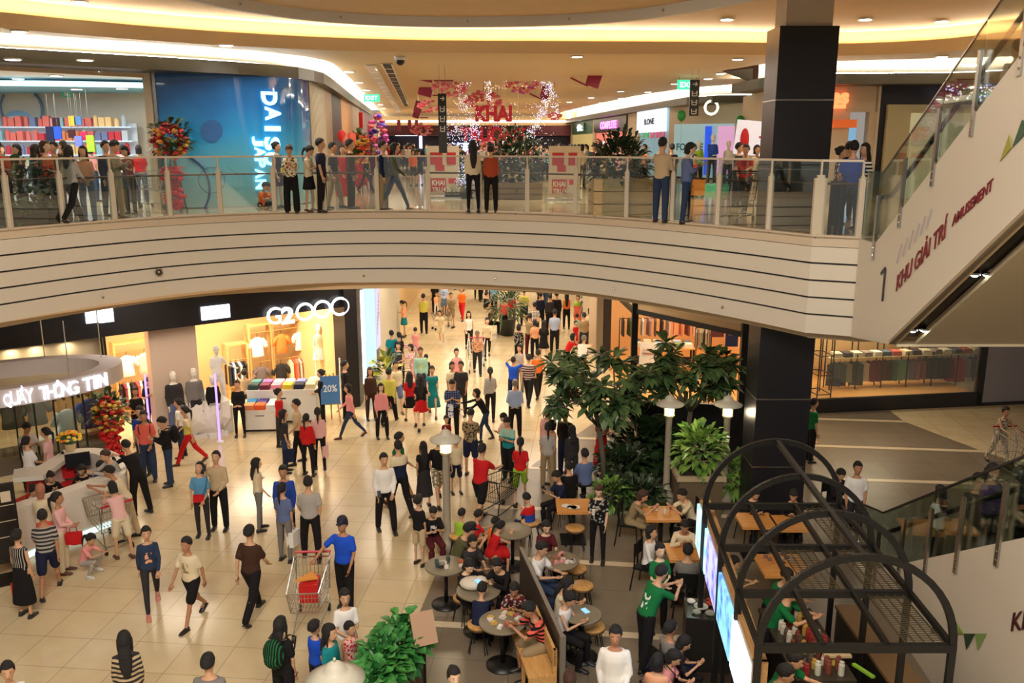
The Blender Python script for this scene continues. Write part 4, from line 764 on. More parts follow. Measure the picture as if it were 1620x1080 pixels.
# easel with a white board; small framed stand
p = A(1020, 625, 0); t = thing('sign_stand', 'white notice board tilted on a dark easel between the two trees', 'sign stand', p, R(14))
s = mb(M['white']); s.box(-.28, .28, -.16, -.13, .95, 1.75, rx=R(-10), ry=R(8)); s.build('board', t); s = mb(mat('brand_red', srgb(176, 60, 44))); s.box(-.08, .08, -.2, -.17, 1.03, 1.07, ry=R(8)); [s.box(-.2, .2, -.19, -.17, z, z+.02, ry=R(8)) for z in (1.4, 1.5)]; s.build('print', t)
s = mb(M['woodd']); s.bar((-.3, -.1, 0), (-.08, -.08, 1.6), .04); s.bar((.3, -.1, 0), (.08, -.08, 1.6), .04); s.bar((0, .4, 0), (0, -.06, 1.6), .04); s.build('easel', t)
p = A(1151, 640, 0); t = thing('sign_stand', 'small framed maroon sign on a thin pole near the wood-floored store', 'sign stand', p, R(-10)); s = mb(col(120, 40, 40)); s.box(-.2, .2, -.02, .02, .95, 1.45); s.build('frame', t); s = mb(col(190, 120, 130)); s.ell((0, -.03, 1.2), .13, .01, .15, 12, 6); s.build('print', t); s = mb(M['blackm']); s.bar((0, 0, 0), (0, 0, .95), .03); s.box(-.15, .15, -.12, .12, 0, .02); s.build('pole', t)
# ---- far right display window
R0, R1 = Vector((8.2, 24.72, 0)), Vector((14.35, 25.62, 0)); rd = (R1-R0).normalized(); rn = Vector((-rd.y, rd.x, 0)); ra = math.atan2(rd.y, rd.x)
def rwq(x0, x1, z0, z1, m, o0, o1): P = lerp_wall(R0, R1, x0, 600); Q = lerp_wall(R0, R1, x1, 600); s = mb(m); s.prism([(P+rn*o0).xy, (Q+rn*o0).xy, (Q+rn*o1).xy, (P+rn*o1).xy], z0, z1); return s
s = rwq(1275, 1556, 0, .42, M['black'], 0, .15); struct(s, 'trim_window_base'); s = rwq(1549, 1558, 0, 4.3, M['black'], 0, .2); struct(s, 'trim_window_end')
s = rwq(1558, 1760, 0, 4.3, mat('bluegrey_wall', srgb(150, 148, 158), .5), .02, .2); struct(s, 'wall_bluegrey'); s = rwq(1558, 1760, 0, .1, M['black'], -.02, .02); struct(s, 'baseboard_bluegrey')
s = rwq(1275, 1549, .42, 3.4, M['glass'], .05, .06); tag(s.build('window_glass'), 'wide clean display window glass at the far right', 'window glass')
s = rwq(1260, 1556, 3.4, 4.3, M['cream2'], 0, .2); struct(s, 'wall_window_lintel')
s = mb(bk_); a, b = R0+rn*3.4, R1+rn*3.4; s.quad((a.x, a.y, 0), (b.x, b.y, 0), (b.x, b.y, 3.4), (a.x, a.y, 3.4)); struct(s, 'wall_window_back')
s = mb(M['woodf']); s.quad((R0.x, R0.y, .3), (R1.x, R1.y, .3), (b.x, b.y, .3), (a.x, a.y, .3)); struct(s, 'floor_window'); s = mb(M['ceil']); s.quad((R0.x, R0.y, 3.38), (R1.x, R1.y, 3.38), (b.x, b.y, 3.38), (a.x, a.y, 3.38)); struct(s, 'ceiling_window')
area((R0+R1)/2*1+rn*1.4+Vector((-.9, 0, 3.3)), (0, 0, 8), 4.6, 1.4, 190, (1, .82, .58))
s = mb(mat('orange_side', srgb(214, 140, 84), .6)); s.box(8.22, 8.5, 25.6, 27.6, .3, 3.0); struct(s, 'wall_window_side')
def ri(x, o, z=0): P0 = R0+rn*o; q = lerp_wall(P0, P0+rd, x, 600); q.z = z; return q
for nm, o, z, lab in (('wall_shelf', 1.5, 1.32, 'lower long shelf holding folded clothes in the far right window'), ('wall_shelf', 2.4, 1.8, 'upper long pale shelf in the far right window')):
    a, b = ri(1308, o), ri(1545, o); t = thing(nm, lab, 'shelf', (a+b)/2+Vector((0, 0, z)), ra); w = (b-a).length/2; s = mb(mat('shelf_pale', srgb(230, 206, 150), .5)); s.box(-w, w, -.2, .2, -.03, 0); s.build('board', t)
    for k in range(7): s = mb(M['blackm']); x = -w+2*w*k/6; s.bar((x, .18, -z+.3), (x, .18, .1), .03); s.bar((x, -.18, -z+.3), (x, -.18, .1), .03); s.build('upright', t)
rnd2 = random.Random(3)
for k in range(15):
    p = ri(1320+k*15.4, 1.5, 1.33); q = paint(FF, col(*[(230, 214, 180), (60, 56, 60), (236, 220, 190), (150, 130, 120), (236, 226, 200), (90, 100, 120), (200, 90, 70)][k % 7]), 'folded_clothes', p, ra+rnd2.uniform(-.2, .2)); tag(q, 'folded clothes on the lower long shelf of the far right window', 'folded clothes', 'folded clothes on the lower window shelf')
for k in range(11):
    p = ri(1330+k*20, 2.4, 1.8); q = paint(FF, col(*[(50, 50, 70), (150, 60, 50), (60, 56, 50), (230, 200, 160), (90, 110, 130), (200, 110, 90)][k % 6]), 'folded_clothes', p, ra); tag(q, 'folded clothes on the upper long shelf of the far right window', 'folded clothes', 'folded clothes on the upper window shelf')
cs = [(70, 84, 104), (60, 76, 96), (130, 140, 120), (50, 60, 80), (60, 72, 90), (200, 190, 180), (110, 36, 60), (100, 30, 56), (90, 28, 48), (60, 34, 40), (60, 100, 80), (110, 160, 130), (130, 180, 160), (120, 120, 140), (140, 110, 130), (150, 90, 90), (60, 66, 84), (50, 54, 76), (40, 44, 60), (44, 46, 58), (70, 40, 46), (190, 50, 80), (210, 60, 100), (160, 170, 190), (60, 66, 110), (50, 54, 120)]
for k, c in enumerate(cs):
    p = ri(1318+k*8.9, 1.5, .5 if k not in (0, 1, 4, 21, 22) else .38); q = paint(RF, col(*c), 'hanging_garment', p, ra+1.1+.3*math.sin(k*1.7)); q.scale = (1.3, 1, 1.18 if k in (0, 1, 4, 21, 22) else 1.0)
    tag(q, 'garment hanging under the lower long shelf in the far right window', 'garment', 'garments hanging in the far right window')
p = ri(1296, .9, .3); t = thing('ladder_rack', 'open black ladder-like metal rack at the left end of the far right window', 'rack', p, ra)
for k in (-.22, .22):
    for d in (-.35, .35): s = mb(M['blackm']); s.bar((k, d, 0), (k, d, 2.6), .03); s.build('upright', t)
s = mb(M['blackm']); [s.bar((k, -.35, z), (k, .35, z), .025) for z in (.1, .7, 1.3, 1.9, 2.5) for k in (-.22, .22)]; [s.bar((-.22, d, z), (.22, d, z), .025) for z in (.1, .7, 1.3, 1.9, 2.5) for d in (-.35, .35)]; s.build('rungs', t)
# black screen wall behind the planting
s = mb(M['black']); a, b = B(1014, 650, 20.6), B(1172, 645, 20.2); s.prism([(a.x, 20.7), (b.x, 20.3), (b.x, 20.42), (a.x, 20.82)], 0, 1.62); s.mt(M['woodd']).box(a.x-.08, a.x+.02, 20.6, 20.8, 0, 1.66); tag(s.build('screen_panel_wall'), 'long black screen standing behind the trees and planting', 'screen')
# ================================================================ INFORMATION DESK
cp = [A(x, y, 1.05) for x, y in ((20, 812), (41, 800), (96, 783), (159, 761), (190, 752), (200, 742), (197, 728), (180, 714), (148, 708), (100, 711))]
cc = catmull(cp, 5); desk = thing('information_desk', 'curved white information desk with clerks seated inside it', 'desk', (cp[3].x, cp[3].y, 0)); DO = Vector((cp[3].x, cp[3].y, 0))
inn_ = [Vector((p.x, p.y, 0)) for p in off(cc, .32)]
s = mb(mat('desk_white', srgb(226, 218, 206), .3)); s.ribbon(atz_(cc, 0), atz_(cc, 1.05)); s.ribbon(atz_(cc, 1.05), atz_(inn_, 1.05)); s.ribbon(atz_(inn_, 1.05), atz_(off(cc, .3), .75)); s.ribbon(atz_(off(cc, .3), .75), atz_(off(cc, .3), 0)); o = s.build('counter', desk, True); o.location = -DO
s = mb(emi('desk_glow', (.75, .95, .9), 1.2)); s.ribbon(atz_(off(cc, -.03), .02), atz_(off(cc, -.02), .14)); o = s.build('base_light', desk); o.location = -DO
w2 = off(cc, .85); s = mb(mat('desk_grey', srgb(110, 106, 100), .5)); s.ribbon(atz_(off(cc[8:-12], .3), .74), atz_(w2[8:-12], .74)); s.ribbon(atz_(w2[8:-12], .70), atz_(w2[8:-12], .74)); o = s.build('desk_top', desk); o.location = -DO
a, b = A(63, 738, 1.05), A(45, 752, 1.05); s = mb(MC['desk_white']); pts = [A(100, 713, 1.05), A(62, 736, 1.05), A(22, 742, 1.05), A(20, 756, 1.05), A(68, 752, 1.05), A(104, 726, 1.05)]; s.prism([p.xy for p in pts], .95, 1.05); s.prism([(p.x, p.y) for p in (A(96, 718, 1.05), A(62, 740, 1.05), A(60, 746, 1.05), A(98, 722, 1.05))], 0, .95); o = s.build('side_counter', desk); o.location = -DO
for x, y, rz, lab in ((97, 735, 20, 'red office chair standing empty at the middle of the information desk'), (40, 757, -20, 'red office chair behind the standing clerk in white')):
    p = A(x, y, .95); p.z = 0; t = thing('office_chair', lab, 'chair', p, R(rz)); rm = mat('chair_red', srgb(196, 30, 34), .5)
    s = mb(rm); s.box(-.24, .24, .2, .25, .55, .98); s.box(-.2, .2, .19, .26, .98, 1.02); s.build('backrest', t); s = mb(rm); s.box(-.24, .24, -.24, .2, .43, .5); s.build('seat', t)
    s = mb(M['blackm']); s.tube([(0, 0, .08), (0, 0, .43)], .03, 8); [s.bar((0, 0, .08), (.28*math.cos(k*1.257), .28*math.sin(k*1.257), .05), .035) for k in range(5)]; s.build('base', t)
p = A(112, 712, 1.05); t = thing('flower_vase', 'vase of yellow and orange flowers on the back of the information desk', 'flowers', p)
s = mb(mat('pot_beige', srgb(206, 180, 130), .5)); s.lathe([(.09, 0), (.1, .02), (.12, .16), (.11, .18)], (0, 0, 0), 14); s.build('pot', t, True)
s = MB(); rf = random.Random(5)
for k in range(46):
    a, e = rf.uniform(0, 6.28), rf.uniform(0, 1.3); r_ = .24; s.mt(mat('fl_y%d' % (k % 3), srgb(*[(240, 190, 40), (236, 130, 40), (250, 214, 90)][k % 3]), .6)); s.ell((r_*math.cos(a)*math.cos(e), r_*math.sin(a)*math.cos(e), .27+r_*.7*math.sin(e)), .05, .05, .03, 6, 4)
s.mt(M['grass']); s.ell((0, 0, .26), .2, .2, .12, 8, 6); s.build('blooms', t)
s = mb(mat('screen_dark', (.02, .02, .025), .2)); s.box(-.25, .25, -.02, .02, .1, .42); s.box(-.1, .1, -.08, .08, 0, .02); s.box(-.02, .02, -.01, .02, .02, .1); t = s.build('monitor', loc=A(125, 745, .75), rz=.5); tag(t, 'flat dark monitor lying on the inner desktop of the information desk', 'monitor')
# suspended elliptical ring sign
RC = A(55, 600, 2.8); RC = Vector((-10.65, 17.7, 2.75)); t = thing('ring_sign', 'big pale oval ring hung over the information desk with glowing white letters', 'sign', RC)
rx_, ry_ = 2.3, 1.4; ra_ = R(34); NR = 56
def rpt(i, k=1., z=0.): a = 2*math.pi*i/NR; x, y = rx_*k*math.cos(a), ry_*k*math.sin(a); return Vector((x*math.cos(ra_)-y*math.sin(ra_), x*math.sin(ra_)+y*math.cos(ra_), z))
s = mb(mat('ring_pale', srgb(196, 184, 180), .5)); L = lambda k, z: [rpt(i, k, z) for i in range(NR+1)]
s.ribbon(L(1, 0), L(1, .36)); s.ribbon(L(1, .36), L(.8, .36)); s.ribbon(L(.8, .36), L(.8, 0)); s.ribbon(L(.8, 0), L(1, 0)); s.build('ring', t)
ww = 'QUẦY THÔNG TIN'; lv = emi('letter_violet_white', (.9, .88, 1), 1.6); u0, u1 = 3, 168
sgn = []
for i, ch in enumerate(ww):
    if ch == ' ': continue
    x = u0+(u1-u0)*(i+.5)/len(ww); r = ray(x, 610); k = r[0]/r[1]; best = None
    for j in range(NR):
        a, b = rpt(j)+RC, rpt(j+1)+RC; d = b-a; den = d.x-k*d.y
        if abs(den) < 1e-6: continue
        tt = (k*a.y-a.x)/den
        if 0 <= tt <= 1:
            q = a+d*tt
            if best is None or q.y < best[0].y: best = (q, d)
    if best is None: continue
    q, d = best; d = d.normalized(); 
    if d.x < 0: d = -d
    n = Vector((d.y, -d.x, 0)); px_ = (u1-u0)/len(ww); wd_ = px_/1382*(q.y+1.2)/max(.35, abs(d.x*1+.0)-abs(q.x/q.y)*abs(d.y)*-0+.0)*.9
    lw_ = min(wd_, .24)*.88*(.3 if ch == 'I' else 1); o = text(ch, 'letter', .36 if ch in 'ẦÔ' else .28, (0, 0, 0), (0, 0, 0), lv, t, width=lw_, bold=.01, ext=.03)
    onto(o, q-RC+n*.03+Vector((0, 0, .04))-d*lw_/2, d, (0, 0, 1))
for i in (3, 10, 22, 34, 47):
    s = mb(M['steel']); p = rpt(i, .9, .36); s.tube([p, (p.x, p.y, 4.3-RC.z)], .012, 6); s.build('rod', t)
# dark directory board at far left
p = A(22, 925, 0); t = thing('directory_board', 'large dark directory board with thin pale lines beside the information desk', 'board', (p.x-.35, p.y+.1, 0), R(32))
s = mb(mat('board_dark', srgb(30, 27, 27), .25)); s.box(-.95, .45, -.05, .05, .35, 1.85); s.build('board', t)
s = mb(M['cream2']); [s.box(-.85, .42, -.06, -.05, z, z+.012) for z in (1.45, 1.15, .85)]; s.box(.22, .38, -.06, -.05, 1.52, 1.72); s.build('print', t)
s = mb(M['blackm']); s.box(-.95, .45, -.25, .25, 0, .04); s.box(-.8, -.74, -.03, .03, 0, .4); s.box(.3, .36, -.03, .03, 0, .4); s.build('stand', t)
# ================================================================ STANDING BOUQUETS
def petals(s, n, rx, ry, rz, c, colors, r0=.07, seed=1, front=True):
    rf = random.Random(seed)
    for k in range(n):
        a, e = rf.uniform(0, 6.283), rf.uniform(-1, 1); ce = math.sqrt(1-e*e); k_ = rf.uniform(.8, 1.05); m = colors[rf.randrange(len(colors))]
        s.mt(m); s.ell((c[0]+rx*k_*ce*math.cos(a), c[1]+ry*k_*ce*math.sin(a), c[2]+rz*k_*e), r0*rf.uniform(.7, 1.2), r0*rf.uniform(.7, 1.2), r0*.6, 6, 4)
def leafs(s, n, c, rx, ry, rz, L_, m, seed=1, droop=.3, wid=.22):
    rf = random.Random(seed); s.mt(m)
    for k in range(n):
        a, e = rf.uniform(0, 6.283), rf.uniform(-.6, 1); ce = math.sqrt(max(0, 1-e*e)); d = Vector((ce*math.cos(a), ce*math.sin(a), e)); kk = rf.uniform(.45, 1)
        p = Vector(c)+Vector((d.x*rx*kk, d.y*ry*kk, d.z*rz*kk)); l = L_*rf.uniform(.7, 1.2); d = (d+Vector((rf.uniform(-.4, .4), rf.uniform(-.4, .4), rf.uniform(-.2, .5)))).normalized(); sd = d.cross(Vector((rf.uniform(-.3, .3), rf.uniform(-.3, .3), 1))).normalized()*l*wid; q = p+d*l*.55; e_ = p+d*l+Vector((0, 0, -droop*l))
        up = sd.cross(d).normalized()*l*.04; n_ = s.add([p, q+sd, e_, q-sd, q-up]); s.face(n_, n_+1, n_+4); s.face(n_+1, n_+2, n_+4); s.face(n_+2, n_+3, n_+4); s.face(n_+3, n_, n_+4)
def foliage_mat(name, c1, c2, rough=.4):
    m = bpy.data.materials.new(name); m.use_nodes = True; nt = m.node_tree; b = nt.nodes['Principled BSDF']; n = nt.nodes.new('ShaderNodeTexNoise'); n.inputs['Scale'].default_value = 4
    tc = nt.nodes.new('ShaderNodeTexCoord'); nt.links.new(tc.outputs['Object'], n.inputs[0]); cr = nt.nodes.new('ShaderNodeValToRGB'); cr.color_ramp.elements[0].color = (*srgb(*c1), 1); cr.color_ramp.elements[1].color = (*srgb(*c2), 1); cr.color_ramp.elements[0].position = .35; cr.color_ramp.elements[1].position = .65
    nt.links.new(n.outputs[0], cr.inputs[0]); nt.links.new(cr.outputs[0], b.inputs['Base Color']); b.inputs['Roughness'].default_value = rough; return m
LG = foliage_mat('leaf_deep', (40, 66, 38), (86, 112, 62)); LB = foliage_mat('leaf_bright', (70, 120, 50), (130, 164, 70)); LD = foliage_mat('leaf_dark', (26, 44, 26), (50, 74, 40)); LH = foliage_mat('hedge_green', (40, 110, 50), (76, 150, 70)); LY = foliage_mat('leaf_yellow', (150, 160, 40), (200, 196, 70))
def bouquet(p, h, label, cols, seed, w=.42, low=True):
    t = thing('standing_bouquet', label, 'flowers', p); s = MB(); leafs(s, 150, (0, 0, h-.45), w*.95, w*.5, .5, .27, LG, seed); s.build('foliage', t)
    s = MB(); petals(s, 120, w*.86, w*.5, .42, (0, -.14, h-.5), cols, .075, seed); s.build('blooms', t)
    s = mb(M['red']); petals(s, 34, .24, .16, .2, (0, -.08, .86), [M['red']], .11, seed+9); petals(s, 34, .2, .16, .26, (0, -.05, .34), [M['red']], .11, seed+10); s.build('ribbon', t, True)
    s = mb(M['woodd']); s.bar((-.25, 0, 0), (0, 0, h-.6), .03); s.bar((.25, 0, 0), (0, 0, h-.6), .03); s.bar((0, .3, 0), (0, 0, h-.6), .03); s.build('stand', t)
    if low: s = MB(); petals(s, 26, .22, .16, .12, (.05, -.16, .98), cols, .06, seed+3); s.build('lower_blooms', t)
    return t
fr = [mat('petal_red', srgb(196, 40, 40), .6), mat('petal_orange', srgb(226, 120, 60), .6), mat('petal_dark', srgb(130, 24, 30), .6), mat('petal_yel', srgb(230, 190, 80), .6)]
bouquet(A(184, 735, 0), 1.85, 'tall standing bouquet of red and orange flowers with red ribbons by the ring sign', fr, 11)
bouquet(Vector((-8.1, 21.3, 6.2)), 2.15, 'tall standing bouquet of dark red orchids in front of the blue shop front', [mat('petal_dark', srgb(130, 24, 30)), mat('petal_red', srgb(196, 40, 40)), mat('petal_gold', srgb(206, 150, 60), .6)], 21, .48, False)
bouquet(Vector((-6.0, 40, 0)), 1.9, 'distant standing bouquet of pink flowers at the left of the ground floor corridor', [mat('petal_pink', srgb(226, 110, 140), .6), mat('petal_red', srgb(196, 40, 40))], 31)
s = MB(); leafs(s, 40, (0, 0, .9), .18, .18, .7, .5, LY, 41); leafs(s, 30, (0, 0, .9), .2, .2, .7, .5, LG, 42); t = thing('potted_plant', 'yellow-green long-leaved plant standing against the glowing cyan panel', 'plant', A(612, 640, 0)); s.build('foliage', t); s = mb(M['black']); s.lathe([(.16, 0), (.2, .3), (.2, .32)], (0, 0, 0), 12); s.build('pot', t)
p = A(803, 530, 0); t = thing('potted_plant', 'bushy palm in a big round black pot in the ground floor corridor', 'plant', p); s = mb(mat('pot_black', srgb(40, 44, 48), .4)); s.lathe([(.26, 0), (.36, .7), (.38, .72), (.34, .7)], (0, 0, 0), 20); s.build('pot', t, True); s = MB(); leafs(s, 150, (0, 0, 1.25), .5, .5, .8, .6, LG, 51, .4, .09); s.build('foliage', t)
s = MB(); leafs(s, 90, (0, 0, 1.3), .5, .5, .7, .5, LD, 52, .3, .15); t = thing('potted_plant', 'dark green shrub right of the crowd near the taupe column', 'plant', A(935, 520, 0)); s.build('foliage', t); s = mb(MC['pot_black']); s.lathe([(.26, 0), (.34, .6)], (0, 0, 0), 16); s.build('pot', t)
# ================================================================ TREES, PLANTING, HEDGE
def frangipani(base, fork, spread, top, seed, label, lean=0.):
    t = thing('frangipani_tree', label, 'tree', base); rf = random.Random(seed); bark = mat('bark_grey', srgb(92, 84, 70), .8)
    s = mb(bark); tips = []; s.tube([(0, 0, 0), (-.03, .02, fork*.5), (lean*.3, 0, fork)], [.07, .06, .055], 8)
    for i in range(7):
        a = i*.9+rf.uniform(-.2, .2); p0 = Vector((lean*.3, 0, fork)); p1 = p0+Vector((math.cos(a)*spread*.45, math.sin(a)*spread*.45, (top-fork)*.42)); s.tube([p0, (p0+p1)/2+Vector((0, 0, -.08)), p1], [.04, .035, .028], 6)
        for j in range(5):
            b = a+rf.uniform(-1.1, 1.1); p2 = p1+Vector((math.cos(b)*spread*rf.uniform(.2, .6), math.sin(b)*spread*rf.uniform(.2, .6), (top-fork)*rf.uniform(-.12, .55))); s.tube([p1, (p1+p2)/2+Vector((0, 0, -.03)), p2], [.025, .02, .015], 5); tips.append(p2)
    s.build('trunk', t, True); s = mb(LG)
    for p in tips:
        for k in range(24):
            a = k*2.4+rf.uniform(-.2, .2); e = rf.uniform(-.95, .8); d = Vector((math.cos(a)*math.cos(e), math.sin(a)*math.cos(e), math.sin(e))); l = rf.uniform(.3, .48); sd = Vector((-math.sin(a), math.cos(a), rf.uniform(-.3, .3))).normalized()*l*.16; up = d.cross(sd).normalized()*.02
            pts = [p, p+d*l*.35+sd*.7, p+d*l*.7+sd-Vector((0, 0, .02)), p+d*l-Vector((0, 0, .07)), p+d*l*.7-sd-Vector((0, 0, .02)), p+d*l*.35-sd*.7, p+d*l*.5+up]
            n = s.add(pts); [s.face(n+q, n+(q+1) % 6, n+6) for q in range(6)]
    s.build('foliage', t); return t
frangipani(A(955, 775, 0), 1.55, 1.15, 3.1, 3, 'left frangipani tree with broad dark leaves in front of the corridor', -.5)
frangipani(Vector((4.15, 19.6, 0)), 1.7, .95, 3.3, 8, 'right frangipani tree with broad dark leaves in front of the wood-floored store', .1)
# planting bed shrubs
for k, (x, y, rx, rz, L_, m, lab) in enumerate(((985, 765, .5, .45, .38, LD, 'dark leafy shrub at the foot of the left frangipani tree'), (1020, 740, .6, .6, .7, LD, 'shrub with very broad dark leaves between the two trees'), (1060, 745, .5, .45, .4, LD, 'dark undergrowth left of the wooden planter'), (1110, 745, .4, .5, .4, LB, 'pale-edged leafy shrub rising over the wooden planter'), (1155, 790, .35, .55, .35, LB, 'bright variegated shrub beside the dark pillar base'), (965, 800, .45, .3, .26, LB, 'light green low shrub behind the square wooden table'), (1010, 800, .55, .3, .3, LD, 'low dark ground cover behind the square wooden tables'), (1085, 700, .3, .6, .5, LG, 'tall slim shrub under the right frangipani tree'))):
    z = 1.0 if k == 3 else 0; p = A(x, y, z); 
    if k == 3: p = Vector((4.05, 17.85, .9))
    t = thing('shrub', lab, 'shrub', p); s = MB(); leafs(s, 190 if m != LD else 230, (0, 0, rz*.9), rx, rx*.8, rz, L_, m, 60+k, .3, .2); s.build('foliage', t); s = mb(MC['bark_grey']); [s.tube([(0, 0, 0), (.15*math.cos(a), .15*math.sin(a), rz)], [.02, .01], 5) for a in (0, 2, 4)]; s.build('stems', t)
s = mb(mat('planter_wood', srgb(104, 88, 66), .6)); s.box(-.5, .42, -.45, .45, 0, .84); s.mt(mat('planter_rim', srgb(186, 166, 132), .5)).box(-.56, .48, -.5, .5, .84, .95); s.mt(mat('soil', (.03, .02, .015), .9)).box(-.48, .4, -.42, .42, .945, .955); tag(s.build('planter_box', loc=(4.05, 17.85, 0)), 'square brown planter box with a pale rim behind the lamp post', 'planter')
s = mb(mat('kerb_pale', srgb(206, 196, 172), .4)); a, b = A(970, 803, 0), A(1060, 812, 0); s.prism([(a.x, a.y), (b.x, b.y), (b.x, b.y+.12), (a.x, a.y+.12)], 0, .1); struct(s, 'trim_bed_kerb')
s = mb(mat('soil', (.03, .02, .015))); s.prism([(a.x-.15, a.y+.12), (b.x, b.y+.12), (4.9, 18.3), (4.9, 20.5), (3.2, 20.6), (a.x-.1, a.y+1.2)], 0, .06); struct(s, 'floor_planting_soil')
# hedge planter at the bottom
a = A(640, 985, 1.05); b = A(575, 1075, 1.05); d = (b-a); L_ = d.length+.6; t = thing('hedge', 'dense bright green leafy hedge in a long planter at the bottom edge', 'hedge', (a.x, a.y, 0), math.atan2(d.y, d.x))
s = mb(MC['planter_wood']); s.box(-.1, L_, -.28, .28, 0, .55); s.build('planter', t); s = MB()
for k in range(9): leafs(s, 130, (k*L_/9, 0, .85), .3, .34, .34, .2, LH, 80+k, .3, .34)
s.build('foliage', t)
p = A(655, 1085, 0.3); p = Vector((-1.25, 11.15, 0)); t = thing('sign_stand', 'tilted menu board on a thin black post at the grey floor corner', 'sign stand', p, R(-38)); s = mb(mat('menu_brown', srgb(176, 140, 112), .6)); s.box(-.17, .17, -.02, .02, .9, 1.36, rx=R(-30), rz=R(62)); s.build('board', t)
s = mb(mat('menu_pale', srgb(206, 186, 160), .6)); s.box(-.14, .14, -.035, -.018, .94, 1.32, rx=R(-30), rz=R(62)); s.build('sheet', t); s = mb(M['blackm']); s.tube([(0, 0, 0), (0, 0, 1.1)], .02, 6); s.lathe([(.16, 0), (.16, .02)], (0, 0, 0), 14); s.build('post', t)
# ================================================================ LAMP POSTS
def lamppost(p, h, label, bulb=True):
    t = thing('lamp_post', label, 'lamp post', p); m = mat('lamp_grey', srgb(170, 160, 140), .5)
    s = mb(m); s.lathe([(.2, 0), (.2, .18), (.15, .26), (.12, .3), (.12, .36), (.085, .4), (.075, .5), (.07, h-.42), (.09, h-.40)], (0, 0, 0), 16); s.build('post', t, True)
    s = mb(mat('lantern_glow', srgb(240, 220, 170), .3, emit=(1, .86, .58), es=9)); s.lathe([(.085, 0), (.09, .05), (.09, .2)], (0, 0, h-.34), 14); s.build('lantern', t, True)
    s = mb(mat('lamp_cage', srgb(150, 136, 100), .5)); s.lathe([(.1, 0), (.12, .05)], (0, 0, h-.4), 14); [s.bar((.105*math.cos(k*1.047), .105*math.sin(k*1.047), h-.36), (.105*math.cos(k*1.047), .105*math.sin(k*1.047), h-.1), .012) for k in range(6)]; s.build('cage', t)
    s = mb(mat('shade_pale', srgb(196, 190, 172), .5)); s.lathe([(.3, h-.12), (.31, h-.1), (.15, h-.02), (.11, h), (.1, h+.05), (.03, h+.1)], (0, 0, 0), 28); s.lathe([(.015, h+.1), (.015, h+.14)], (0, 0, 0), 6); s.build('lamp_shade', t, True)
    l = bpy.data.lights.new('lantern_light', 'POINT'); l.energy = 14; l.color = (1, .82, .55); l.shadow_soft_size = .09; lo = bpy.data.objects.new('lantern_light', l); C.objects.link(lo); lo.location = (p.x, p.y, h-.22-0.0); lo.location.y -= .14
lamppost(A(708, 872, 0), 2.42, 'lamp post with a glowing lantern among the seated crowd by the lifted tables')
lamppost(A(1053, 797, 0), 2.42, 'lamp post with a glowing lantern between the two frangipani trees')
lamppost(A(1143, 798, 0), 2.42, 'lamp post with a glowing lantern just left of the dark pillar')
q = A(530, 1062, 2.4); lamppost(Vector((q.x, q.y, 0)), 2.42, 'lamp post seen from above at the bottom edge, its round pale shade large')
# ================================================================ CAFE FURNITURE
tabg = mat('table_stone', srgb(128, 118, 98), .4); seatw = wood('seat_wood', srgb(190, 140, 76), srgb(216, 166, 100), .4, (6, 6, 1)); rimd = mat('seat_rim', srgb(96, 66, 40), .5)
def round_table(x, y, label, r=.36, h=.75):
    p = A(x, y, h); p.z = 0; t = thing('round_table', label, 'table', p)
    s = mb(tabg); s.lathe([(r-.02, h-.04), (r, h-.035), (r, h-.005), (r-.01, h)], (0, 0, 0), 32); s.build('table_top', t, True)
    s = mb(M['blackm']); s.lathe([(.035, .04), (.035, h-.04)], (0, 0, 0), 10); s.build('column', t, True); s = mb(M['blackm']); s.lathe([(.26, 0), (.26, .02), (.05, .06)], (0, 0, 0), 24); s.build('base', t, True); return p
def square_table(x, y, label, w=.35, h=.75, rz=0.):
    p = A(x, y, h); p.z = 0; t = thing('square_table', label, 'table', p, rz); s = mb(wood('table_wood', srgb(206, 138, 66), srgb(224, 160, 86), .4) if 'table_wood' not in MC else MC['table_wood']); s.box(-w, w, -w, w, h-.05, h); s.build('table_top', t)
    s = mb(M['blackm']); s.box(-.04, .04, -.04, .04, .03, h-.05); s.build('column', t); s = mb(M['blackm']); s.box(-.25, .25, -.25, .25, 0, .03); s.build('base', t); return p
def mk_stool():
    t = thing('wooden_stool', 'x', 'stool'); s = mb(seatw); s.lathe([(.17, .43), (.19, .435), (.19, .46), (.18, .468)], (0, 0, 0), 24); s.build('seat', t, True); s = mb(rimd); s.lathe([(.185, .40), (.185, .43)], (0, 0, 0), 24); s.build('seat_rim', t, True)
    for k in range(4): a = R(45+90*k); s = mb(M['blackm']); s.tube([(.1*math.cos(a), .1*math.sin(a), .42), (.2*math.cos(a-.12), .2*math.sin(a-.12), .0), (.2*math.cos(a+.12), .2*math.sin(a+.12), .0), (.13*math.cos(a), .13*math.sin(a), .42)], .009, 5); s.build('leg', t)
    return t
def mk_chair():
    t = thing('cafe_chair', 'x', 'chair'); s = mb(M['blackm']); s.box(-.2, .2, -.2, .2, .42, .46); s.build('seat', t); s = mb(M['blackm']); s.box(-.17, .17, .185, .205, .62, .88); s.box(-.03, .03, .19, .2, .46, .62); s.build('backrest', t)
    for x, y in ((-.18, -.18), (.18, -.18), (-.18, .18), (.18, .18)): s = mb(M['blackm']); s.tube([(x, y, .9 if y > 0 else .44), (x, y, .44), (x*1.25, y*1.3, 0)], .014, 5); s.build('leg', t)
    return t
STOOL, CHAIR = mk_stool(), mk_chair(); del_later = []; FREE = {'stool': STOOL, 'chair': CHAIR}
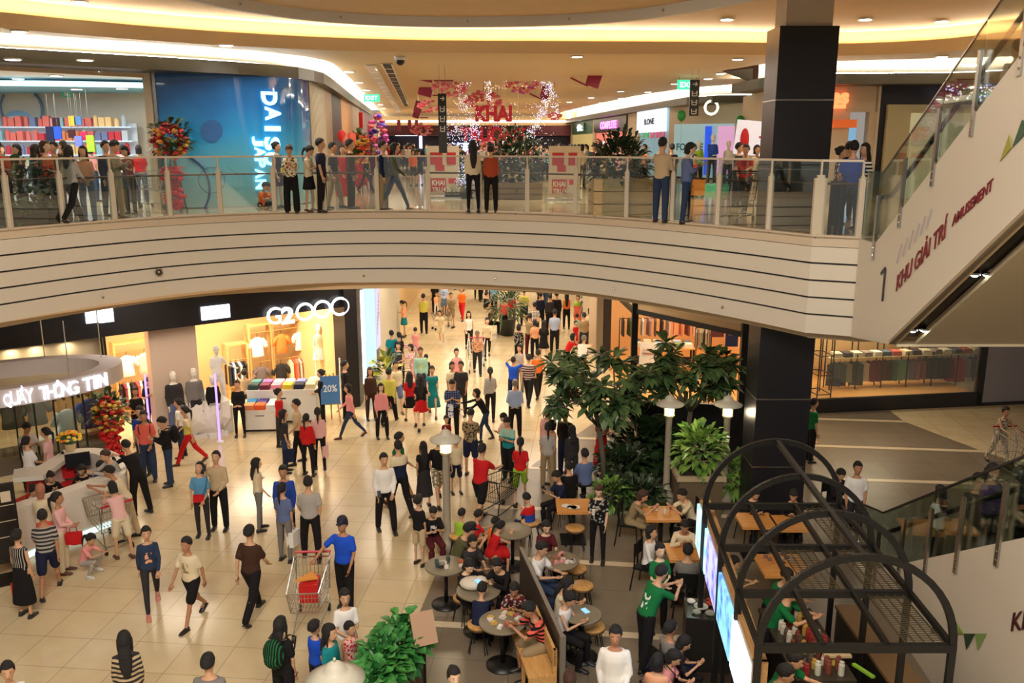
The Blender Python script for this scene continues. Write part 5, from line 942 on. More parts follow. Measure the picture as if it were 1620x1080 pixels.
def put(kind, x, y, rz, label, z=None, group=None):   # (x, y) world
    r = FREE.get(kind); src = STOOL if kind == 'stool' else CHAIR
    if r is not None: FREE[kind] = None; r.location = (x, y, 0); r.rotation_euler = (0, 0, rz); r['label'] = label; 
    else: r = dup(src, (x, y, 0), rz, label)
    if group: r['group'] = group
    elif 'group' in r.keys(): del r['group']
    return r
TB = [(705, 893, 'round stone-topped table with drinks beside the lamp post'), (757, 932, 'round table carrying a white bag among the dark-dressed diners'), (795, 982, 'round table covered with food wrappers facing the man in stripes'), (811, 838, 'round table beside the children in red'), (884, 885, 'round table heaped with pink and brown food packets'), (921, 970, 'small round table with a phone in front of the woman in white lace')]
for x, y, l in TB: round_table(x, y, l, .36 if x != 921 else .3)
for x, y, l in ((907, 799, 'square orange wood table before the woman reading in navy'), (1046, 811, 'square orange wood table shared by a couple under the lamp post'), (1085, 872, 'square orange wood table beside the menu screens'), (1196, 822, 'square wooden table left of two seen through the black arches'), (1252, 826, 'square wooden table right of two seen through the black arches'), (1237, 893, 'wider wooden table behind the black arches, nearest the kiosk counter')): square_table(x, y, l, .34 if x != 1237 else .4)
for x, y, l in ((910, 834, 'wooden-seated stool standing empty under the square table left of the standing woman'), (911, 898, 'wooden-seated stool standing empty right of the table with pink packets'), (921, 925, 'wooden-seated stool standing empty below the other one in the aisle'), (938, 990, 'wooden-seated stool in front of the woman in white lace')): p = A(x, y, .46); put('stool', p.x, p.y, .3, l)
# small goods on the tables
def smallgoods(x, y, n, cols, label, cat, seed, name, grp, r=.26, h=.75, form=0):
    c = A(x, y, h); rf = random.Random(seed)
    for k in range(n):
        a, q = rf.uniform(0, 6.28), r*math.sqrt(rf.random()); m = col(*cols[k % len(cols)]); s = mb(m)
        if form == 0: s.lathe([(.02, 0), (.03, .01), (.036, .09), (.03, .1)], (0, 0, 0), 10)
        elif form == 1: s.box(-.05, .05, -.035, .035, 0, .03, rz=rf.uniform(0, 3)); s.box(-.03, .04, -.03, .02, .03, .045, rz=1)
        elif form == 2: s.lathe([(.03, 0), (.09, .008), (.1, .014)], (0, 0, 0), 16)
        o = s.build(name, loc=(c.x+q*math.cos(a), c.y+q*math.sin(a), h+.001)); tag(o, label, cat, grp)
smallgoods(700, 893, 4, [(60, 80, 76), (150, 150, 140), (70, 90, 84)], 'tall drink cup on the round table by the lamp post', 'cup', 1, 'drink_cup', 'cups on the table by the lamp post', .15)
smallgoods(712, 893, 7, [(220, 200, 180), (190, 110, 60), (230, 220, 210), (60, 50, 40)], 'crumpled food wrapper on the round table by the lamp post', 'wrapper', 2, 'food_wrapper', 'wrappers on the table by the lamp post', .22, form=1)
smallgoods(797, 980, 12, [(220, 206, 190), (206, 170, 90), (226, 220, 210), (180, 90, 90)], 'crumpled food wrapper on the table of the man in stripes', 'wrapper', 3, 'food_wrapper', 'wrappers on the table of the striped man', .24, form=1)
smallgoods(886, 884, 12, [(214, 150, 150), (160, 110, 80), (220, 210, 200)], 'pink or brown food packet heaped on the round table', 'packet', 4, 'food_packet', 'packets heaped on the round table', .25, form=1)
smallgoods(905, 797, 3, [(225, 220, 210)], 'small white plate on the square table of the woman in navy', 'plate', 5, 'plate', 'plates on the square table', .2, form=2)
smallgoods(1046, 808, 2, [(220, 214, 200)], 'pale cup on the square table under the lamp post', 'cup', 6, 'drink_cup', 'cups on the couple\'s table', .18)
smallgoods(1085, 868, 1, [(160, 120, 70)], 'amber drink glass on the square table by the menu screens', 'glass', 7, 'drink_glass', None, .1)
smallgoods(1237, 888, 9, [(150, 110, 100), (110, 80, 90), (190, 170, 150)], 'small item of food on the wide table behind the arches', 'food', 8, 'food_packet', 'food on the wide table', .3, form=1)
s = mb(mat('bag_white', srgb(214, 204, 186), .7)); s.ell((0, 0, .09), .22, .17, .1, 14, 8); s.ell((.12, .02, .12), .12, .1, .08, 10, 6); tag(s.build('cloth_bag', loc=A(748, 930, .75), smooth=True), 'soft white cloth bag lying on the round table', 'bag')
s = mb(mat('phone_blue', srgb(90, 150, 200), .2, emit=(.3, .6, 1), es=1)); s.box(-.04, .04, -.07, .07, 0, .012); 
for x, y, l in ((926, 966, 'phone with a glowing blue screen lying on the small round table'), (757, 920, 'phone with a pale blue screen lying on the white cloth bag')): 
    o = bpy.data.objects.new('phone', bpy.data.meshes.get('phone') or s.mesh('phone')); C.objects.link(o); o.location = A(x, y, .753 if x > 800 else .94); o.rotation_euler = (0, 0, .5); tag(o, l, 'phone')
# booth bench with its dark partition
a, b = A(822, 872, 1.0), A(886, 1012, 1.0); a.z = b.z = 0; d = b-a; t = thing('booth_bench', 'wooden booth bench with a tall dark partition running between the dining tables', 'bench', a, math.atan2(d.y, d.x)); L_ = d.length
s = mb(mat('partition_dark', srgb(58, 52, 46), .5)); s.box(0, L_, .0, .05, .08, 1.05); s.mt(mat('partition_grey', srgb(120, 112, 100), .5)).box(L_, L_+.06, -.01, .07, 0, 1.08); s.box(0, L_, -.005, .055, 1.05, 1.08); s.build('partition', t)
s = mb(M['woodl']); s.box(L_*.55, L_, -.45, -.04, .4, .45); s.box(L_-.05, L_, -.45, -.04, 0, .4); s.box(L_-.05, L_, -.1, -.04, .45, .85); s.box(L_-.5, L_-.45, -.45, -.4, 0, .4); s.box(L_*.55, L_, -.09, -.05, .6, .85); s.build('seat', t)
# ================================================================ KIOSK WITH BLACK ARCHES
KO = Vector((3.75, 10.2, 0)); t = thing('arched_pergola', 'black metal frame of four round arches with mesh roof panels over the food kiosk', 'pergola', KO)
AR = [(12.07, 2.86, 4.84), (10.70, 2.78, 4.76), (9.49, 2.70, 4.72), (8.34, 2.62, 4.68)]; ZS = 2.6
for Y, x0, x1 in AR:
    c, r_ = (x0+x1)/2, (x1-x0)/2; pts = [(x0, Y, 0), (x0, Y, ZS)]+[(c-r_*math.cos(math.pi*i/24), Y, ZS+r_*math.sin(math.pi*i/24)) for i in range(1, 24)]+[(x1, Y, ZS), (x1, Y, 0)]
    s = mb(M['blackm'])
    for i in range(len(pts)-1): s.bar(pts[i], pts[i+1], .075, .05, (0, 1, 0))
    o = s.build('arch', t); o.location = -KO
    s = mb(M['blackm']); s.bar((x0, Y, ZS-.02), (x1, Y, ZS-.02), .06, .09); o = s.build('cross_beam', t); o.location = -KO
for k, fx in enumerate((0, 1/3, 2/3, 1)):
    s = mb(M['blackm']); a = Vector((AR[3][1]+(AR[3][2]-AR[3][1])*fx, AR[3][0], ZS)); b = Vector((AR[0][1]+(AR[0][2]-AR[0][1])*fx, AR[0][0], ZS)); s.bar(a, b, .05, .07); o = s.build('long_beam', t); o.location = -KO
s = mb(M['blackm']); a = AR[3]; b = AR[0]; s.bar(((a[1]+a[2])/2, a[0], ZS+1.03), ((b[1]+b[2])/2, b[0], ZS+.99), .06, .06); o = s.build('ridge_beam', t); o.location = -KO
for i in range(3):       # mesh shelves between the beams
    for j, (f0, f1) in enumerate(((.78, .98), (.42, .62))):
        if j and i != 1: continue
        Ya, Yb = AR[3-i][0], AR[2-i][0]; xa = AR[3-i][1]; w = AR[3-i][2]-xa; s = mb(mat('mesh_bronze', srgb(92, 82, 62), .45, .4)); n = 24
        for k in range(n): y = Ya+.05+(Yb-Ya-.1)*k/n; s.box(xa+w*f0, xa+w*f1, y, y+.009, ZS-.02, ZS-.012)
        for k in range(5): x = xa+w*(f0+(f1-f0)*k/4); s.box(x-.006, x+.006, Ya, Yb, ZS-.03, ZS-.015)
        o = s.build('mesh_panel', t); o.location = -KO; o['kind'] = 'stuff' if 0 else 'thing'
        del o['kind']
# menu light box with timber frame
ma, mz = Vector((2.62, 8.5, 0)), Vector((2.98, 12.97, 0)); md = (mz-ma); ML = md.length; man = math.atan2(md.y, md.x)
t = thing('menu_screen_board', 'long timber-framed row of glowing blue menu screens beside the kiosk', 'menu board', ma+Vector((0, 0, 1.5)), man)
s = mb(wood('frame_wood', srgb(170, 126, 76), srgb(196, 150, 96))); s.box(0, ML, -.16, 0, .76, .82); s.box(-.02, .04, -.16, 0, 0, .82); s.box(ML-.04, ML+.02, -.16, 0, 0, .82); s.box(0, ML, -.12, 0, 0, .05); s.box(0, ML, -.13, -.02, .05, .76); s.build('timber_frame', t)
def screenmat(name, c1, c2, es):
    m = bpy.data.materials.new(name); m.use_nodes = True; nt = m.node_tree; b = nt.nodes['Principled BSDF']; tc = nt.nodes.new('ShaderNodeTexCoord'); n = nt.nodes.new('ShaderNodeTexVoronoi'); n.inputs['Scale'].default_value = 5
    nt.links.new(tc.outputs['Object'], n.inputs[0]); cr = nt.nodes.new('ShaderNodeValToRGB'); cr.color_ramp.elements[0].color = (*c1, 1); cr.color_ramp.elements[1].color = (*c2, 1); cr.color_ramp.elements[1].position = .7
    nt.links.new(n.outputs['Distance'], cr.inputs[0]); nt.links.new(cr.outputs[0], b.inputs['Emission Color']); b.inputs['Emission Strength'].default_value = es; b.inputs['Base Color'].default_value = (0, 0, 0, 1); b.inputs['Roughness'].default_value = .2; return m
sm = [screenmat('screen_white', (.5, .8, 1), (.8, .95, 1), 1.8), screenmat('screen_blue', (.02, .06, .6), (.25, .6, .95), 1.6), screenmat('screen_violet', (.05, .05, .7), (.5, .5, 1), 1.5), screenmat('screen_cyan', (.1, .5, .6), (.6, .95, 1), 1.6)]
for k in range(4): s = mb(sm[k]); x0 = ML*k/4+.06; s.box(x0, x0+ML/4-.08, .0, .04, .06, .74); s.build('screen', t)
for x in (.1, ML*.5, ML-.1): s = mb(M['blackm']); s.bar((x, -.1, 0), (x, -.1, -1.5), .05); s.build('leg', t)
# counters of the kiosk
def counter(x0, x1, y0, y1, h, label, topm, bodym, name='kiosk_counter'):
    t = thing(name, label, 'counter', ((x0+x1)/2, (y0+y1)/2, 0)); w, d = (x1-x0)/2, (y1-y0)/2
    s = mb(bodym); s.box(-w, w, -d, d, 0, h-.05); s.build('cabinet', t); s = mb(topm); s.box(-w-.02, w+.02, -d-.02, d+.02, h-.05, h); s.build('counter_top', t); return t
dk = mat('counter_dark', srgb(36, 33, 30), .35); ct = mat('counter_top_dark', srgb(60, 54, 46), .25)
counter(3.75, 4.5, 10.2, 12.0, .95, 'long inner kiosk counter crowded with cups and jars under the mesh roof', ct, dk)
counter(2.98, 3.3, 11.9, 12.7, .9, 'dark service counter behind the menu screens under the arches', ct, dk)
s = mb(mat('kiosk_deck', srgb(58, 46, 36), .5)); s.box(2.72, 5.3, 7.0, 12.3, .01, .03); struct(s, 'floor_kiosk_deck')
counter(4.95, 5.35, 9.0, 12.1, .95, 'long brown back counter of the kiosk along the escalator wall', mat('slat_top', srgb(120, 92, 60), .5), dk)
counter(3.3, 4.3, 7.3, 8.15, .95, 'front kiosk counter with a cutting board and jars at the bottom edge', mat('counter_pale', srgb(150, 126, 92), .4), dk)
counter(2.1, 2.55, 8.2, 9.3, .95, 'drinks cooler counter in front of the menu screens at the bottom', mat('cool_top', srgb(80, 84, 84), .15), dk, 'cooler_counter')
p = A(1118, 955, 1.0); t = thing('food_display_case', 'slanted glass food case with white plates and red food beside the staff in green', 'display case', (p.x, p.y, 0), R(-8)); s = mb(dk); s.box(-.32, .36, -.3, .3, 0, .9); s.build('cabinet', t)
s = mb(M['glass']); s.box(-.32, .36, -.3, -.285, .9, 1.15); s.box(-.32, -.305, -.3, .3, .9, 1.15); s.build('glass', t); s = mb(M['steel']); s.box(-.32, .36, -.3, .3, .9, .92); s.build('tray', t)
for k, (x, y, r_) in enumerate(((-.2, .18, .07), (-.08, .02, .11), (-.18, -.14, .07), (.02, -.18, .08), (.2, -.14, .1))): s = mb(M['white']); s.lathe([(r_*.7, 0), (r_, .03), (r_*.95, .035), (r_*.7, .01)], (0, 0, 0), 18); tag(s.build('plate', loc=(p.x+x, p.y+y, .925)), 'white round plate lying inside the slanted food case', 'plate', 'plates in the food case')
s = mb(mat('food_red', srgb(190, 60, 40), .5)); rf = random.Random(4); [s.ell((rf.uniform(-.12, .12), rf.uniform(-.1, .1), .03), .05, .03, .025, 8, 5) for _ in range(12)]; tag(s.build('food_heap', loc=(p.x+.16, p.y+.14, .925)), 'small heap of red cooked food in the slanted food case', 'food', kind='stuff')
rf = random.Random(9)
jars = [(200, 196, 180), (120, 60, 40), (180, 140, 60), (70, 90, 60), (220, 214, 200), (150, 40, 40), (90, 70, 60), (230, 190, 90)]
def jar_mesh(k): s = mb(M['white']); s.lathe([(.035, 0), (.04, .01), (.04, .1+.03*k), (.03, .12+.03*k), (.03, .14+.03*k)], (0, 0, 0), 12); return s.mesh('jar')
JM = [jar_mesh(k) for k in range(3)]
for zone, (x0, x1, y0, y1, z, n, lab, grp) in enumerate(((3.78, 4.46, 10.25, 11.95, .95, 54, 'small jar or cup standing on the long inner kiosk counter', 'jars on the inner kiosk counter'), (3.35, 4.25, 7.35, 8.1, .95, 22, 'jar or cup on the front kiosk counter at the bottom edge', 'jars on the front kiosk counter'), (3.0, 3.28, 11.95, 12.65, .9, 12, 'pale jar on the dark service counter behind the menu screens', 'jars on the service counter'), (2.13, 2.52, 8.25, 9.25, .95, 16, 'capped bottle in the drinks cooler in front of the menu screens', 'bottles in the drinks cooler'))):
    nx = max(2, int(math.sqrt(n*(x1-x0)/(y1-y0)))); ny = math.ceil(n/nx)
    for k in range(n): q = paint(JM[rf.randrange(3)], col(*rf.choice(jars)), 'jar' if zone != 3 else 'bottle', (x0+.04+(x1-x0-.08)*((k % nx)+.5)/nx+rf.uniform(-.01, .01), y0+(y1-y0)*((k//nx)+.5)/ny+rf.uniform(-.02, .02), z)); tag(q, lab, 'jar' if zone != 3 else 'bottle', grp)
s = mb(mat('board_cream', srgb(200, 178, 140), .5)); s.box(-.18, .18, -.12, .12, 0, .03); tag(s.build('cutting_board', loc=A(1330, 1040, 1.0)+Vector((-.1, -.05, .1))), 'cream cutting board propped among the jars at the bottom edge', 'board')
s = mb(mat('leek_green', srgb(130, 180, 50), .5)); s.bar((0, 0, 0), (.12, -.35, .04), .05, .03); tag(s.build('green_stick', loc=A(1350, 1050, 1.18)), 'long bright green stick lying on the front kiosk counter', 'stick')
area((3.7, 10, 2.45), (0, 0, 0), .8, 2.2, 9, (1, .82, .6))
# ================================================================ SHOPPING TROLLEYS
def trolley(p, rz, label, hc=(190, 30, 50), name='shopping_trolley', wire=None, sc_=1.):
    t = thing(name, label, 'trolley', p, rz); t.scale = (sc_,)*3; wm = wire or M['steel']; s = mb(wm)
    b = [(-.27, -.42, .45), (.27, -.42, .45), (.22, .45, .5), (-.22, .45, .5)]; u = [(-.3, -.5, 1.0), (.3, -.5, 1.0), (.25, .55, .88), (-.25, .55, .88)]
    V_ = [Vector(q) for q in b]; U_ = [Vector(q) for q in u]
    for i in range(4):
        j = (i+1) % 4; s.bar(V_[i], V_[j], .014); s.bar(U_[i], U_[j], .018); s.bar(V_[i], U_[i], .014); n = 9
        for k in range(1, n): s.bar(V_[i].lerp(V_[j], k/n), U_[i].lerp(U_[j], k/n), .006)
        for k in (1, 2, 3): s.bar(V_[i].lerp(U_[i], k/4), V_[j].lerp(U_[j], k/4), .006)
    for k in range(1, 8): s.bar(V_[0].lerp(V_[1], k/8), V_[3].lerp(V_[2], k/8), .006)
    s.build('basket', t)
    s = mb(wm); [s.bar((x, -.42, .45), (x, -.48, .16), .02) for x in (-.25, .25)]; [s.bar((x, -.48, .16), (x*.75, .5, .14), .02) for x in (-.25, .25)]; s.bar((-.25, -.48, .16), (.25, -.48, .16), .02); [s.bar((x, -.42, .45), (x, -.6, 1.04), .02) for x in (-.28, .28)]; s.build('frame', t)
    s = mb(mat('hc_%d_%d' % hc[:2], srgb(*hc), .4)); s.tube([(-.3, -.6, 1.04), (.3, -.6, 1.04)], .022, 8); s.build('handle', t)
    for x, y in ((-.25, -.48), (.25, -.48), (-.19, .5), (.19, .5)): s = mb(M['blackm']); s.tube([(x-.02, y, .065), (x+.02, y, .065)], .065, 12); s.build('wheel', t)
    return t
p = A(487, 1000, 0)+Vector((0, .2, 0)); tr = trolley(p, R(184), 'shopping trolley holding a red box pushed by the guard in blue')
s = mb(M['red']); s.box(-.18, .12, -.15, .2, .52, .84); tag(s.build('red_box', loc=p, rz=R(184)), 'bright red box inside the trolley of the guard in blue', 'box')
s = mb(mat('orange_paper', srgb(226, 150, 60), .6)); s.prism([(-.2, -.1), (.16, -.14), (.12, .14)], .0, .03); o = tag(s.build('orange_card', loc=p+Vector((-.02, .0, .88)), rz=.4), 'orange triangular card lying on the red box in the trolley', 'card')
trolley(A(197, 882, 0)+Vector((-.55, .6, 0)), R(45), 'shopping trolley leaned on by the woman in pink and beige shorts')
trolley(A(753, 585, 0), R(178), 'shopping trolley with a pink panel carrying a child in the corridor', (210, 60, 90))
trolley(A(648, 600, 0), R(195), 'shopping trolley with a lilac panel near the cyan wall panel', (190, 110, 170))
trolley(A(1577, 735, 0)+Vector((.05, -.7, 0)), R(183), 'shopping trolley held by the woman in a floral dress at the far right')
trolley(A(1172, 356, 6.2)+Vector((0, .5, 0)), R(150), 'black wire shopping trolley pushed by the staff member in red on the balcony', (20, 20, 20), wire=M['blackm'])
trolley(A(232, 333, 6.2)+Vector((.1, .6, 0)), R(60), 'empty steel shopping trolley beside the tall bouquet on the balcony')
t = trolley(A(700, 520, 0), R(120), 'low stroller with pale frame near the man in yellow', (120, 60, 50), 'stroller', None, .8)
t = trolley(A(790, 812, 0), R(330), 'dark pushchair pushed by the man in the red polo shirt', (24, 24, 26), 'pushchair', M['blackm'], .9)
# ================================================================ UPPER CONCOURSE: planters, boards, signs, decorations
def slat_planter(x0, x1, yb, h, d, label, m, seed, leafm, lh=.6, L_=.3, n=420):
    a, b = A(x0, yb, 6.2), A(x1, yb, 6.2); t = thing('planter', label, 'planter', ((a.x+b.x)/2, a.y+d/2, 6.2)); w = (b.x-a.x)/2
    s = mb(m); 
    for k in range(3): s.box(-w, w, -d/2, d/2, h*k/3+.01, h*(k+1)/3-.012)
    s.mt(M['dark']).box(-w+.01, w-.01, -d/2+.01, d/2-.01, 0, h-.02); s.build('box', t); s = MB()
    leafs(s, n, (0, 0, h+lh*.35), w*.95, d*.42, lh, L_, leafm, seed, .3, .18); s.build('foliage', t); return t
pw = wood('planter_slat', srgb(190, 160, 108), srgb(206, 176, 124), .5, (1, 3, 12))
slat_planter(939, 1032, 343, .85, 1.6, 'long blonde wood planter bench with dense green shrubs on the upper concourse', pw, 101, LD, .75, .3, 700)
slat_planter(770, 858, 316, .5, 1.2, 'dark wooden planter with tall green shrubs behind the pair at the railing', mat('slat_grey', srgb(120, 104, 84), .6), 102, LD, 1.2, .3, 700)
slat_planter(704, 746, 314, .2, .6, 'low planter of small green plants beside the left red notice board', M['blackm'], 103, LG, .3, .25, 120)
slat_planter(-60, 78, 357, .35, 1.0, 'planter of leafy green plants behind the railing at the far left', mat('slat_dark', srgb(60, 50, 40), .6), 104, LG, .7, .35, 420)
redb = mat('board_red', srgb(190, 40, 48), .5)
for x0, x1, yb, lab in ((682, 722, 314, 'left of two red and white event notice boards behind the railing'), (873, 912, 317, 'right of two red and white event notice boards behind the railing')):
    a, b = A(x0, yb, 6.2), A(x1, yb, 6.2); t = thing('notice_board', lab, 'board', ((a.x+b.x)/2, a.y, 6.2)); w = (b.x-a.x)/2
    s = mb(mat('board_pale', srgb(214, 200, 176), .5)); s.box(-w-.1, w+.1, 0, .04, .1, 1.55); s.build('board', t)
    s = mb(redb); s.box(-w, -w*.05, -.012, 0, 1.0, 1.36); s.box(w*.3, w, -.012, 0, 1.0, 1.36); s.box(-w*.6, w*.1, -.012, 0, .82, 1.0); s.box(-w, w*.2, -.012, 0, .2, .6); s.box(w*.4, w, -.012, 0, .45, .6); s.build('print', t)
    text('KHAI', 'lettering', .16, (-w*.9, -.02, .4), (math.pi/2, 0, 0), M['white'], t, width=w*1.0, bold=.03); text('TRƯƠNG', 'lettering', .17, (-w*.9, -.02, .2), (math.pi/2, 0, 0), M['white'], t, width=w*1.8, bold=.03)
    s = mb(M['steel']); s.box(-w-.15, w+.15, -.12, .16, 0, .05); s.build('base', t)
for x, y, Y, h0, h1, lab in ((701, 195, 26, 148, 242, 'tall black hanging sign column with white pictograms left of the fairy lights'), (1097, 152, 27, 126, 183, 'black hanging sign with a white arrow and pictograms right of the fairy lights')):
    a, b = B(x, h1, Y), B(x, h0, Y); t = thing('hanging_sign', lab, 'sign', a); H = b.z-a.z; w = .12 if x < 800 else .14
    s = mb(mat('sign_ink', (.015, .013, .012), .3)); s.box(-w, w, -.03, .03, 0, H); s.build('panel', t); s = mb(M['white'])
    k = H/4 if x > 800 else H/6
    z = H-k*.8; s.bar((-w*.5, -.035, z+k*.3), (w*.5, -.035, z+k*.3), .02, .03); s.bar((w*.1, -.035, z+k*.5), (w*.5, -.035, z+k*.3), .02, .03); s.bar((w*.1, -.035, z+k*.1), (w*.5, -.035, z+k*.3), .02, .03)
    for q in (1, 2, 3): z = H-k*(q+.85); s.box(-w*.6, w*.6, -.037, -.03, z, z+k*.12); s.box(-w*.6, w*.6, -.037, -.03, z+k*.3, z+k*.38); s.box(-w*.6, -w*.4, -.037, -.03, z, z+k*.6); s.box(w*.35, w*.6, -.037, -.03, z, z+k*.6)
    s.build('pictogram_print', t); s = mb(M['steel']); s.bar((-w*.7, 0, H), (-w*.7, 0, 10.0-a.z), .01); s.bar((w*.7, 0, H), (w*.7, 0, 10.0-a.z), .01); s.build('rods', t)
# maroon gift-like boxes hung from the ceiling with streamers
mar = mat('box_maroon', srgb(140, 18, 56), .5); pale = mat('streamer', srgb(206, 176, 140), .6)
for x0, y0, x1, y1, tilt, Y, lab in ((663, 98, 686, 129, -12, 32, 'top left maroon hanging panel by the blossom garland'), (663, 131, 684, 152, -14, 36, 'second maroon hanging panel from the top on the left side'), (656, 160, 668, 178, -16, 40, 'third maroon hanging panel down the left side, small'), (654, 172, 664, 187, -18, 42, 'lowest maroon hanging panel on the left side'), (930, 104, 952, 138, 18, 30, 'top right maroon hanging panel by the ceiling downlights'), (856, 132, 870, 158, 14, 34, 'maroon hanging panel among the right fairy light garland')):
    a, b = B(x0, y1, Y), B(x1, y0, Y); t = thing('hanging_decoration', lab, 'decoration', ((a.x+b.x)/2, Y, (a.z+b.z)/2)); w, h = (b.x-a.x)/2, (b.z-a.z)/2
    s = mb(mar); s.box(-w, w, -.04, .04, -h, h, ry=R(-tilt if tilt < 0 else tilt)); s.build('panel', t)
    d = 1 if x0 < 800 else -1; s = mb(pale)
    for k in range(7): s.bar((d*w*(1.1+k*.35), 0, h*.9), (d*w*(1.3+k*.33), .02, -h*.8), .012)
    s.mt(mar).bar((d*w, 0, -h*.9), (d*w*3.6, 0, -h*.9+(0 if d > 0 else w*1.2)), .05); s.mt(M['steel']).bar((0, 0, h*.8), (0, 0, 10.0-(a.z+b.z)/2), .008); s.build('streamers', t)
# blossom clusters and fairy lights
pk = [mat('blossom_%d' % i, srgb(*c), .6) for i, c in enumerate(((236, 130, 140), (226, 96, 110), (240, 160, 170), (200, 90, 170)))]
for k, (x, y, r_, n, Y, lab) in enumerate(((716, 108, .5, 60, 33, 'pink blossom cluster at the top left of the garland'), (712, 138, .5, 60, 33, 'pink blossom cluster below the top left one'), (768, 112, .35, 30, 33, 'small pink blossom cluster left of the ceiling fairy lights'), (826, 133, .45, 50, 33, 'magenta-pink blossom cluster in the centre right of the garland'), (898, 108, .5, 60, 32, 'pink and violet blossom cluster at the top right'), (864, 108, .3, 30, 33, 'small pink blossom cluster beside the top right one'), (765, 160, .5, 60, 34, 'pink blossom cluster over the red letters'), (680, 168, .35, 36, 38, 'pink blossom cluster by the left hanging panels'), (668, 205, .45, 40, 44, 'pink blossom cluster at the left end of the concourse'), (877, 183, .18, 16, 33, 'small pink blossom at the end of the right garland'), (787, 226, .5, 46, 36, 'pale pink blossom cluster right under the red letters'))):
    p = B(x, y, Y); s = MB(); petals(s, n, r_*1.3, r_*.6, r_*.7, (0, 0, 0), pk[:3] if k not in (3, 4) else pk, .09, 200+k); s.mt(M['woodd']); s.bar((0, 0, 0), (0, 0, max(.1, 10.0-p.z)), .012); tag(s.build('blossom_cluster', loc=p), lab, 'blossoms')
lt = [emi('fairy_white', (.95, 1, .95), 2.0), emi('fairy_violet', (.6, .5, 1), 2.2), emi('fairy_warm', (1, .85, .55), 2.0)]
def fairy(name, lab, n, gen, seed, r_=.014, ms=None):
    rf = random.Random(seed); s = MB()
    for k in range(n):
        p = gen(rf, k, n); s.mt(rf.choice(ms or lt)); q = s.add([p+Vector((r_, 0, 0)), p+Vector((-r_, 0, 0)), p+Vector((0, r_, 0)), p+Vector((0, -r_, 0)), p+Vector((0, 0, r_)), p+Vector((0, 0, -r_))])
        for f in ((0,2,4),(2,1,4),(1,3,4),(3,0,4),(2,0,5),(1,2,5),(3,1,5),(0,3,5)): s.face(*[q+i for i in f])
    tag(s.build(name), lab, 'fairy lights', kind='stuff')
def curtain(x0, x1, y0, y1, Y): return lambda rf, k, n: B(rf.uniform(x0, x1), rf.uniform(y0, y1), Y+rf.uniform(-1, 1))
def strand(pts, Y, w): 
    P = catmull([(x, y, 0) for x, y in pts], 8)
    return lambda rf, k, n: (lambda q: B(q.x+rf.gauss(0, w), q.y+rf.gauss(0, w), Y+rf.uniform(-.4, .4)))(P[min(len(P)-1, int(rf.random()*len(P)))])
fairy('fairy_light_curtain', 'sparse curtain of fairy lights spread in front of the red letters', 420, curtain(706, 880, 160, 260, 34), 1)
fairy('ceiling_fairy_lights', 'loose fairy lights hanging just under the beige ceiling', 90, curtain(765, 850, 98, 140, 33), 2)
fairy('fairy_light_swag', 'thick swag of fairy lights running down the right of the decoration', 420, strand([(862, 125), (868, 150), (856, 180), (846, 200), (832, 218)], 33, 4.5), 3)
fairy('fairy_light_swag', 'thin swag of fairy lights looping to the right blossom', 120, strand([(868, 130), (878, 155), (882, 175), (877, 188)], 33, 2.5), 4)
fairy('fairy_light_column', 'bright central column of fairy lights under the ceiling', 160, strand([(773, 95), (773, 125), (774, 155)], 33, 3), 5, ms=lt[:1])
fairy('fairy_light_column', 'slanting column of cool fairy lights reaching the railing', 320, strand([(750, 200), (745, 240), (735, 265), (728, 290)], 26, 4), 6, .011, lt[:2])
fairy('fairy_light_bundle', 'violet fairy lights wrapped round the black hanging sign', 260, curtain(696, 760, 192, 232, 30), 7, .012, lt[:2])
fairy('fairy_light_bundle', 'pale fairy light bundle on the left of the red letters', 220, strand([(735, 130), (730, 160), (745, 190), (720, 205)], 33, 6), 8)
fairy('fairy_light_garland', 'purple and gold lit garland seen through the upper escalator glass', 420, lambda rf, k, n: B(rf.uniform(1496, 1600), rf.uniform(118, 160), 26.6+rf.uniform(-.2, .1)), 9, .03, [mat('purp', srgb(120, 50, 120), .5), mat('garn', srgb(60, 40, 60), .5), lt[1], lt[2]])
lr = mat('letters_red', srgb(176, 16, 40), .45, emit=srgb(176, 16, 40), es=.25)
for body, x0, x1, y0, y1, Y, lab in (('KHAI', 752, 810, 165, 191, 33.6, 'upper line of big dark red letters behind the fairy lights'), ('TRƯƠNG', 728, 832, 196, 222, 33.6, 'lower line of big dark red letters behind the fairy lights')):
    a, b = B(x0, y1, Y), B(x1, y0, Y); t = thing('hanging_letters', lab, 'letters', a); text(body, 'lettering', b.z-a.z, (0, 0, 0), (math.pi/2, 0, 0), lr, t, width=b.x-a.x, bold=.05, ext=.06); s = mb(M['steel']); [s.bar((k, 0, .2), (k, 0, 10.0-a.z), .006) for k in (.3, b.x-a.x-.3)]; s.build('wires', t)
# hung banners far down
for x, y0, y1, Y, lab in ((631, 190, 207, 55, 'leftmost small red hanging banner far down the concourse'), (648, 190, 205, 55, 'second small red hanging banner far down the concourse'), (659, 190, 207, 55, 'third small red hanging banner far down the concourse'), (571, 178, 204, 36, 'bright red hanging banner in front of the tan shop pier on the left')):
    a, b = B(x-2.5, y1, Y), B(x+2.5, y0, Y); s = mb(mar if Y > 40 else M['red']); s.box(a.x, b.x, Y-.03, Y+.03, a.z, b.z); s.mt(M['steel']).bar(((a.x+b.x)/2, Y, b.z), ((a.x+b.x)/2, Y, 10.0), .01); tag(s.build('hanging_banner'), lab, 'banner')
